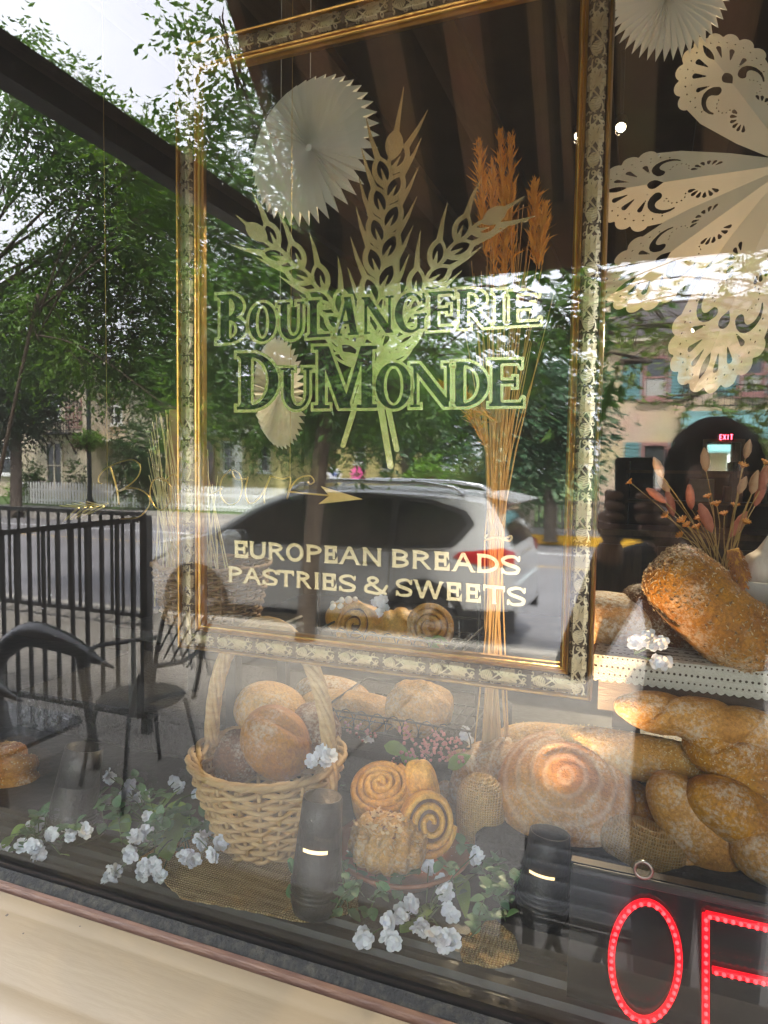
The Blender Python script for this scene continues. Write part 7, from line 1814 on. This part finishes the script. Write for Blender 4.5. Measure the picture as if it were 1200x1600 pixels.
# ------------------------------------------------------------------ spot lamps standing among the flowers
M_lampb = mat('lamp_black', (.010, .010, .011), (.020, .020, .022), 60, .42, bump=.15)
M_slit = mat('lamp_slit', (1, .85, .55), emit=(1.0, .62, .26), estr=.30)
def canlamp(pxb, pyb, L, lean, r, label, lit=True, energy=2.2, aim=None):
    a = PZ(pxb, pyb, ZD + .016); b = a + Vector(lean) + Vector((0, 0, L)); d = b - a; L = d.length
    t = thing('spot_lamp', label, 'spot lamp', a, 'black spot lamps standing on the deck'); Mx = d.to_track_quat('Z', 'Y').to_matrix()
    MB().lathe([(r * .55, -.012), (r * .86, -.008), (r, .006), (r * 1.02, .02), (r * .98, L * .38), (r * .93, L * .56)], a, 32, Mx, capt=False).build('housing', M_lampb, t, True)
    mb = MB()
    for k in range(4): mb.lathe([(r * (.98 + .04), .012 + k * .006), (r * 1.055, .014 + k * .006), (r * 1.02, .016 + k * .006)], a, 32, Mx, False, False)
    mb.build('rib', M_lampb, t, True)
    MB().lathe([(r * .93, L * .585), (r * .86, L * .80), (r * .80, L * 1.0), (r * .74, L * 1.0), (r * .70, L * .86), (.001, L * .84)], a, 32, Mx, capt=False).build('shade', M_lampb, t, True)
    # the glowing gap shows on one side only
    gd = Mx.transposed() @ (EYE - a); ga = math.atan2(gd.y, gd.x); v = []; n = 14
    for k in range(n + 1):
        an = ga - R_(42) + R_(64) * k / n
        for z in (L * .556, L * .590): v.append(a + Mx @ Vector((r * .935 * math.cos(an), r * .935 * math.sin(an), z)))
    link_mesh('glow_gap', v, [(2 * k, 2 * k + 2, 2 * k + 3, 2 * k + 1) for k in range(n)], M_slit if lit else M_lampb, t)
    MB().lathe([(r * .925, L * .55), (r * .925, L * .60)], a, 32, Mx, False, False).build('neck', M_lampb, t)
    MB().tube([a + Vector((0, .02, .0)), a + Vector((0, .035, -.02)), (a.x, a.y + .03, ZD + .004)], .006, 8).build('bracket', M_lampb, t, True)
    MB().lathe([(.03, 0), (.032, .004), (.028, .006), (.001, .006)], (a.x, a.y + .03, ZD), 20).build('foot', M_lampb, t, True)
    if lit:
        l = bpy.data.lights.new('bulb', 'SPOT'); l.energy = energy; l.color = (1, .62, .30); l.spot_size = R_(80); l.spot_blend = .8; l.shadow_soft_size = .025
        lo = bpy.data.objects.new('bulb_light', l); C.objects.link(lo); lo.parent = t; p = b + d.normalized() * .004; lo.location = p - wloc(t)
        dd = (Vector(aim) - p).normalized() if aim is not None else d.normalized(); lo.rotation_euler = (-dd).to_track_quat('Z', 'Y').to_euler()
    return t
canlamp(492, 1412, .135, (.004, .012, 0), .031, 'black spot lamp between the burlap and the terracotta plate, its gap glowing', aim=P(690, 1200, .34), energy=.11)
canlamp(846, 1428, .10, (.006, .012, 0), .031, 'black spot lamp beside the OPEN sign, its gap glowing under the boule', aim=P(870, 1130, .25), energy=1.7)
canlamp(108, 1300, .125, (.012, .02, 0), .034, 'unlit looking grey black spot lamp among the flowers by the lone sesame twist', lit=False)

# ------------------------------------------------------------------ OPEN sign
YS = .045
M_acr = mat('black_acrylic', (.006, .006, .007), (.010, .010, .011), 8, .18, coat=.2)
sg = thing('open_sign', 'black LED sign with glowing red letters OPEN leaning against the pane', 'sign', P(1150, 1480, YS))
tl = P(893, 1342, YS + .01); slope = (P(1200, 1385, YS + .01).z - tl.z) / (P(1200, 1385, YS + .01).x - tl.x)
sx0_, sx1_ = tl.x, tl.x + .46; zb_ = ZD - .006
MB().prism([(sx0_, zb_), (sx1_, zb_), (sx1_, tl.z), (sx0_, tl.z)], 0, .012, lambda u, w, t: (u, YS + .006 + t, w)).build('board', M_acr, sg)
mb = MB()
for zz in (tl.z - .006,): mb.box(((sx0_ + sx1_) / 2, YS + .004, zz), (sx1_ - sx0_ - .002, .005, .010), bev=.002)
mb.build('edge_strip', mat('sign_edge', (.02, .02, .021), (.03, .03, .031), 20, .35), sg)
gp_ = P(1005, 1358, YS)
MB().tube([(gp_.x + .0085 * math.cos(a), YS - .001, gp_.z + .0085 * math.sin(a) * 1.0) for a in np.linspace(0, 6.283, 20)], .0018, 8, caps=False).build('grommet', mat('grommet_steel', (.4, .38, .34), rough=.3, metal=.9), sg, True)
M_tube = mat('led_channel', (.20, .004, .010), (.16, .003, .008), 40, .3, emit=(1.0, .003, .012), estr=.20)
M_led = mat('led_dot', (1, .1, .1), emit=(1.0, .018, .022), estr=1.0)
def px2(x, y): return P(x, y, YS)
def letter(paths, closed, nled):
    for pts, cl_, n in zip(paths, closed, nled):
        cv = [px2(*q) for q in pts]
        MB().tube([q + Vector((0, .002, 0)) for q in cv], .0036, 8, caps=not cl_).build('letter', M_tube, sg, True)
        ls = [0]
        for i in range(len(cv) - 1): ls.append(ls[-1] + (cv[i + 1] - cv[i]).length)
        for k in range(n):
            s = ls[-1] * (k + .5) / n; i = max(j for j in range(len(ls) - 1) if ls[j] <= s); q = cv[i].lerp(cv[i + 1], (s - ls[i]) / (ls[i + 1] - ls[i]))
            global led0
            if led0 is None: led0 = MB().ball((0, 0, 0), .0021, 8, 6).build('led', M_led, sg, True, world=False); o = led0
            else: o = dup(led0, sg)
            o.location = q + Vector((0, -.0018, 0)) - wloc(sg)
led0 = None
letter([[(1008 + 53 * math.sin(a), 1503 - 92 * math.cos(a)) for a in np.linspace(0, 2 * math.pi, 49)]], [True], [40])
e1 = [(1103, 1430 + k * 18) for k in range(12)]
e2 = [(1103 + k, 1430 + k * .225) for k in np.linspace(0, 100, 8)] + [(1203 + 42 * math.sin(a), 1496 - 43 * math.cos(a)) for a in np.linspace(.1, math.pi - .1, 12)] + [(1203 - k, 1537 - k * .22) for k in np.linspace(0, 90, 8)]
letter([e1, e2], [False, False], [15, 27])
letter([[(1300, 1455 + k * 18) for k in range(12)], [(1300 + k, 1455 + k * .225) for k in (0, 40, 80)], [(1300 + k, 1550 + k * .225) for k in (0, 35, 70)], [(1300 + k, 1653 + k * .23) for k in (0, 40, 80)]], [False] * 4, [15, 6, 5, 6])
letter([[(1430, 1480 + k * 18) for k in range(12)], [(1430 + k * 9, 1480 + k * 21) for k in range(12)], [(1530, 1500 + k * 18) for k in range(12)]], [False] * 3, [15, 16, 15])

# ------------------------------------------------------------------ paper rosettes and the lace star
M_paper = mat('white_paper', (.80, .78, .72), (.76, .74, .67), 30, .9, trans=.12)
def rosette(name, label, px, py, Y, r_px, rot, n=40, cord=True, mat_=None):
    c = P(px, py, Y); r = r_px / ppm(px, py, Y); t = thing(name, label, 'paper rosette', c, 'pleated paper rosettes hanging in the window')
    v = []; f = []; Mx = Euler([R_(a) for a in rot]).to_matrix()
    ringr = (.04, .35, .72, .90, 1.0)
    for k in range(n):
        a0 = 2 * math.pi * k / n; a1 = 2 * math.pi * (k + .5) / n
        for i, q in enumerate(ringr):
            dp = .055 * r * (.4 + q)
            tip = 1.0 if i < 4 else 1.06
            v.append(c + Mx @ Vector((r * q * tip * math.cos(a0), dp, r * q * tip * math.sin(a0))))
            q2 = q if i < 4 else .90
            v.append(c + Mx @ Vector((r * q2 * math.cos(a1), -dp, r * q2 * math.sin(a1))))
    m = len(ringr) * 2
    for k in range(n):
        k2 = (k + 1) % n
        for i in range(len(ringr) - 1):
            a, b = k * m + i * 2, k * m + i * 2 + 2
            f.append((a, a + 1, b + 1, b)); f.append((a + 1, k2 * m + i * 2, k2 * m + i * 2 + 2, b + 1))
    link_mesh('pleats', v, f, mat_ or M_paper, t, False)
    MB().lathe([(.001, -.004), (r * .05, -.004), (r * .05, .004), (.001, .004)], c, 16, Mx @ Matrix.Rotation(R_(90), 3, 'X')).build('centre_disc', M_paper, t)
    if cord: MB().tube([c + Vector((0, 0, r * .95)), (c.x, c.y, 3.36)], .0009, 5).build('cord', mat('cord', (.5, .48, .42)), t)
rosette('paper_rosette', 'round pleated paper rosette hanging beside the wheat emblem', 484, 232, .40, 112, (-4, 0, -6))
rosette('paper_rosette', 'pleated paper rosette above the lace star, cut by the picture edge', 1045, -8, .45, 88, (5, 0, 12), 44)
rosette('paper_rosette', 'paper rosette turned nearly edge on behind the green letters', 437, 615, .85, 82, (0, 8, -88), 40)
def petal_sdf(X, Yv):
    """one point of the star: X from 0 at the hub to 1 at the tip"""
    wd = np.interp(X, [-.02, 0, .30, .55, .72, .86, .95, 1.0], [.0, .02, .17, .265, .285, .235, .14, 0])
    d = np.abs(Yv) - wd; d = np.maximum(d * .8, np.maximum(-X, X - 1.0))
    for k in range(-4, 5):
        a = k * R_(21); cx, cy = .70 + .265 * math.cos(a) * 1.0, .262 * math.sin(a); d = U(d, np.hypot(X - cx, Yv - cy) - .050)
    def cut(q):
        nonlocal d; d = np.maximum(d, -q)
    cut(U(s_leaf(X, Yv, (.82, 0), (.95, 0), .021), 1e9 + 0 * X))
    for s in (-1, 1):
        for (a, b, w) in (((.80, .045), (.885, .075), .017), ((.76, .075), (.825, .135), .017), ((.70, .09), (.735, .165), .015)): cut(s_drop(X, Yv, (a[0], s * a[1]), (b[0], s * b[1]), w))
        arc = [(.60 + .075 * math.cos(q), s * (.135 + .06 * math.sin(q))) for q in np.linspace(2.4, -.9, 10)]
        cut(s_path(X, Yv, arc, list(np.linspace(.005, .027, 10))))
        for q in np.linspace(-1.2, 1.9, 7): cut(np.hypot(X - .545 - .05 * math.cos(q + 1.4), Yv - s * (.10 + .045 * math.sin(q + 1.4))) - .0062)
        for k in range(6):
            a = R_(20 + k * 24); cut(s_drop(X, Yv, (.40 + .035 * math.cos(a), s * (.058 + .030 * math.sin(a))), (.40 + .080 * math.cos(a), s * (.058 + .068 * math.sin(a))), .0115))
    cut(U(np.hypot(X - .675, Yv) - .034, s_drop(X, Yv, (.62, 0), (.655, 0), .028)))
    for k in range(-9, 10):
        a = k * R_(12.5); cut(np.hypot(X - .70 - .245 * math.cos(a), Yv - .238 * math.sin(a)) - .0068)
        if k % 2: cut(np.hypot(X - .70 - .205 * math.cos(a), Yv - .205 * math.sin(a)) - .0058) if abs(k) > 2 else None
    return d
pv_, pf_ = msq(petal_sdf, -.01, 1.02, -.34, .34, .0085)
M_star = mat('star_paper', (.74, .67, .53), (.68, .61, .48), 12, .85, trans=.1)
YST = .50
sc_ = P(1226, 284, YST); star = thing('lace_star', 'big star lantern of cream paper cut like lace, hanging at the window edge', 'paper star', sc_)
Lp = 285 / ppm(1226, 284, YST)
for (ang, L, w) in ((118, .98, .80), (175, 1.0, .74), (211, 1.06, .66), (250, 1.18, .70), (295, 1.05, .8), (345, 1, .8), (25, 1, .8), (70, 1, .8)):
    a = R_(ang); ax = Vector((math.cos(a), 0, math.sin(a))); pr = Vector((-math.sin(a), 0, math.cos(a)))
    v = []
    for u, q in pv_: v.append(sc_ + ax * (u * Lp * L) + pr * (q * Lp * L * w) + Vector((0, -.065 + .075 * u + .32 * abs(q) * Lp * (1.0), 0)))
    o = link_mesh('point', v, pf_, M_star, star, False); s = o.modifiers.new('thick', 'SOLIDIFY'); s.thickness = .0006
MB().tube([sc_ + Vector((0, .02, 0)), (sc_.x, sc_.y + .02, 3.36)], .001, 5).build('cord', mat('cord', (.5, .48, .42)), star)

# ------------------------------------------------------------------ sheaf of dried grasses, reeds, vase of dried flowers, garlic
M_straw = mat('straw', (.62, .42, .16), (.50, .29, .09), 30, .6, stretch=(4, 4, .4))
M_oran = mat('orange_plume', (.66, .33, .05), (.52, .22, .03), 60, .8)
M_reed = mat('pale_reed', (.62, .52, .26), (.52, .42, .19), 30, .6)
YW = .43
c = P(770, 1190, YW); sf = thing('grass_sheaf', 'tall sheaf of dried orange grasses standing behind the frame', 'dried grasses', (c.x, YW, ZD + .075))
mb = MB(); pl = []
rg = random.Random(9); tops = [(762, 300), (790, 260), (812, 300), (835, 330), (750, 340), (800, 330), (775, 370), (825, 380), (784, 410)]
for k in range(46):
    bx = rg.gauss(0, .014); by = rg.gauss(0, .010); tx_, ty_ = rg.choice(tops); tx_ += rg.gauss(0, 22); ty_ += rg.uniform(-10, 260)
    b0 = Vector((c.x + bx, YW + by, ZD + .08)); e = P(tx_, ty_, YW + by); mid = P(772 + rg.gauss(0, 9), 840, YW + by * .6)
    mb.tube(bez([b0, mid, e], 3), [.0014] * 5 + [.0008, .0006], 5)
mb.build('stalks', M_straw, sf, True)
for (px0, py0, px1, py1) in ((760, 400, 748, 222), (792, 420, 781, 205), (800, 430, 798, 212), (772, 440, 768, 255), (835, 410, 836, 285), (842, 420, 852, 320), (785, 470, 790, 300), (778, 660, 690, 600), (760, 700, 725, 610)):
    a, b = P(px0, py0, YW - .01), P(px1, py1, YW - .01); d = (b - a); n = 240; tt = RNG.random(n)
    pos = np.array(a)[None] + np.array(d)[None] * tt[:, None] + RNG.normal(size=(n, 3)) * .002; wdt = .026 * np.sin(np.pi * np.clip(tt * .9 + .1, 0, 1)) ** .7
    dd = nrm(np.array(d.normalized())[None] * 1.0 + RNG.normal(size=(n, 3)) * .30); ss = nrm(np.cross(dd, RNG.normal(size=(n, 3))))
    quads_mesh('plume', leafquads(pos, dd, ss, wdt * .9 + .008, np.full(n, .0024), .3), 0, M_oran, sf)
    mb2 = MB(); mb2.tube([a, b], [.0014, .0005], 5); mb2.build('plume_stem', M_straw, sf)
mb = MB(); mb.tube([(c.x + .022 * math.cos(a), YW + .018 * math.sin(a), P(772, 840, YW).z + .003 * math.sin(3 * a)) for a in np.linspace(0, 12.6, 40)], .0018, 5); mb.build('twine', M_reed, sf)
c = b2c + Vector((-.015, .0, .02)); t = thing('reed_bunch', 'thin pale reeds rising out of the brown basket behind the frame edge', 'dried reeds', c)
mb = MB(); rg = random.Random(3)
for k in range(46):
    px = rg.choice((232, 238, 243, 250, 262, 310, 322, 328, 336)) + rg.gauss(0, 2.5); py = rg.uniform(640, 760) if px < 300 else rg.uniform(700, 860)
    e = P(px, py, .44 + rg.gauss(0, .012)); b0 = c + Vector((rg.gauss(0, .03) + (e.x - c.x) * .4, rg.gauss(0, .02), 0))
    mb.tube([b0, b0.lerp(e, .5) + Vector((rg.gauss(0, .002), 0, 0)), e], [.0016, .0013, .0007], 5)
mb.build('reeds', M_reed, t, True)
a, b = P(268, 980, .47), P(272, 640, .47)
tag(MB().bar((a.x, .47, zp + .003), (b.x, .47, b.z), .022, .004).build('raffia_strip', mat('raffia', (.34, .19, .08), (.26, .14, .055), 20, .7, stretch=(6, 6, .3))), 'flat brown raffia strip standing in the brown basket', 'raffia strip')
# vase of dried flowers
YV = .56
c = P(1128, 930, YV); vs_ = thing('flower_vase', 'grey green vase of dried orange flowers and bunny tails behind the oat loaf', 'vase of flowers', (c.x, YV, ZS))
MB().lathe([(.028, 0), (.036, .01), (.040, .04), (.036, .075), (.030, .095), (.033, .105), (.030, .105), (.028, .09), (.001, .08)], (c.x, YV, ZS + .001), 28).build('vase', mat('vase_glaze', (.20, .24, .20), (.26, .29, .25), 12, .25, coat=.4), vs_, True)
mouth = Vector((c.x, YV, ZS + .10))
M_flor = mat('orange_floret', (.60, .26, .03), (.50, .18, .02), 60, .7); M_bun = mat('bunny_tail', (.50, .34, .20), (.42, .25, .15), 120, .95); M_bunp = mat('pink_tail', (.44, .17, .11), (.36, .12, .08), 120, .95); M_dstem = mat('dry_stem', (.42, .30, .10), (.34, .22, .07), 30, .7)
fl0 = MB()
for k in range(9): a = k * .698; fl0.tube([(0, 0, 0), (.004 * math.cos(a), .004 * math.sin(a), .005), (.0085 * math.cos(a), .0085 * math.sin(a), .006)], [.0012, .0018, .0008], 5)
fl0.ball((0, 0, .003), .004, 7, 5); fl0 = master(fl0, M_flor)
bt = MB().lathe([(.001, -.002), (.005, .004), (.0075, .014), (.0065, .026), (.002, .036), (.0005, .038)], (0, 0, 0), 12); bt0 = master(bt, M_bun); bt1 = master(MB().lathe([(.001, -.002), (.006, .006), (.0085, .02), (.0075, .036), (.003, .048), (.0005, .05)], (0, 0, 0), 12), M_bunp)
for (px, py, kind) in ((986, 755, 'f'), (1042, 807, 'f'), (1045, 768, 'b'), (1035, 745, 'b'), (1040, 785, 'p'), (1052, 805, 'p'), (1103, 735, 'b'), (1107, 778, 'f'), (1120, 790, 'f'), (1132, 805, 'f'), (1148, 792, 'f'), (1160, 730, 'f'), (1165, 715, 'b'), (1175, 770, 'b'), (1180, 790, 'p'), (1098, 800, 'f'), (1068, 815, 'f'), (1075, 822, 'f'), (1064, 838, 'f'), (1195, 725, 'f'), (1142, 838, 'p'), (1112, 830, 'p'), (1090, 826, 'f'), (1165, 818, 'f'), (1095, 812, 'f'), (1188, 765, 'p'), (1155, 770, 'b'), (1080, 795, 'p')):
    Yh = YV + random.uniform(-.05, .05); p = P(px, py, Yh); d = (p - mouth).normalized()
    MB().tube(bez([mouth + Vector((random.uniform(-.015, .015), random.uniform(-.015, .015), -.02)), mouth.lerp(p, .55) + Vector((0, 0, .008)), p], 4), .0008, 5).build('stem', M_dstem, vs_, True)
    inst({'f': 'floret', 'b': 'bunny_tail', 'p': 'pink_tail'}[kind], {'f': fl0, 'b': bt0, 'p': bt1}[kind], vs_, p, (d + Vector((random.gauss(0, .2), -.3, 0))).to_track_quat('Z', 'Y').to_euler(), random.uniform(.8, 1.1))
hb_ = P(1155, 890, .37); t = thing('plume_head', 'brown orange plume head drooping in front of the vase beside the oat loaf', 'dried plume', hb_)
a, b = P(1145, 858, .37), P(1164, 918, .365); n = 500; tt = RNG.random(n); an = RNG.random(n) * 6.283; rr = .0085 * np.sin(np.pi * np.clip(tt * .85 + .12, 0, 1)) ** .5
ax = np.array((b - a).normalized()); e1_ = np.cross(ax, (0, 1, 0)); e1_ /= np.linalg.norm(e1_); e2_ = np.cross(ax, e1_)
od = e1_[None] * np.cos(an)[:, None] + e2_[None] * np.sin(an)[:, None]
quads_mesh('bristles', leafquads(np.array(a)[None] + ax[None] * (tt * (b - a).length)[:, None] + od * rr[:, None], nrm(od + ax[None] * .9), nrm(np.cross(od, ax[None])), np.full(n, .007), np.full(n, .0026), .2), 0, mat('plume_brown', (.50, .22, .06), (.34, .13, .035), 90, .8), t)
MB().tube([a, b], [.008, .006], 8).build('core', M_oran, t, True)
gc = P(1197, 892, .42); gt = thing('garlic_bulb', 'papery white garlic bulb at the picture edge above the oat loaf', 'garlic', gc)
v = []; f = []; n1 = 40; n2 = 20
for i in range(n2 + 1):
    th = math.pi * i / n2
    for j in range(n1):
        ph_ = 2 * math.pi * j / n1; r = .036 * math.sin(th) ** .9 * (1 - .10 * abs(math.cos(ph_ * 3.5)) ** .5); z = .030 * math.cos(th) + (.022 * max(0, 1 - th / .5) ** 2); v.append(gc + Vector((r * math.cos(ph_), r * math.sin(ph_), z)))
for i in range(n2):
    for j in range(n1): a, b = i * n1 + j, i * n1 + (j + 1) % n1; f.append((a, a + n1, b + n1, b))
link_mesh('bulb', v, f, mat('garlic_skin', (.62, .55, .46), (.50, .40, .32), 25, .6, stretch=(4, 4, .5), trans=.1), gt, True)
tag(MB().lathe([(.03, 0), (.06, .012), (.075, .035), (.073, .037), (.058, .016), (.001, .008)], gc + Vector((.01, .0, -.045)), 32).build('bowl', mat('grey_bowl', (.35, .33, .31), (.28, .26, .25), 12, .4), None, True), 'shallow grey bowl under the garlic bulb behind the oat loaf', 'bowl')
# mirror on the far wall
mc = P(1130, 716, 6.86); mr_ = thing('wall_mirror', 'small brown framed mirror on the far wall reflecting the street', 'mirror', mc)
for dx, dz, w, h in ((-.17, 0, .035, .38), (.17, 0, .035, .38), (0, .175, .305, .035), (0, -.175, .305, .035)): MB().box(mc + Vector((dx, .0, dz)), (w, .03, h)).build('frame_side', mat('mirror_oak', (.22, .12, .05), (.16, .08, .03), 8, .4), mr_)
mm = bpy.data.materials.new('mirror_silver'); mm.use_nodes = True; mm.node_tree.nodes['Principled BSDF'].inputs['Metallic'].default_value = 1; mm.node_tree.nodes['Principled BSDF'].inputs['Roughness'].default_value = .02; mm.node_tree.nodes['Principled BSDF'].inputs['Base Color'].default_value = (.30, .32, .30, 1)
MB().box(mc + Vector((0, .008, 0)), (.306, .008, .316)).build('glass', mm, mr_)
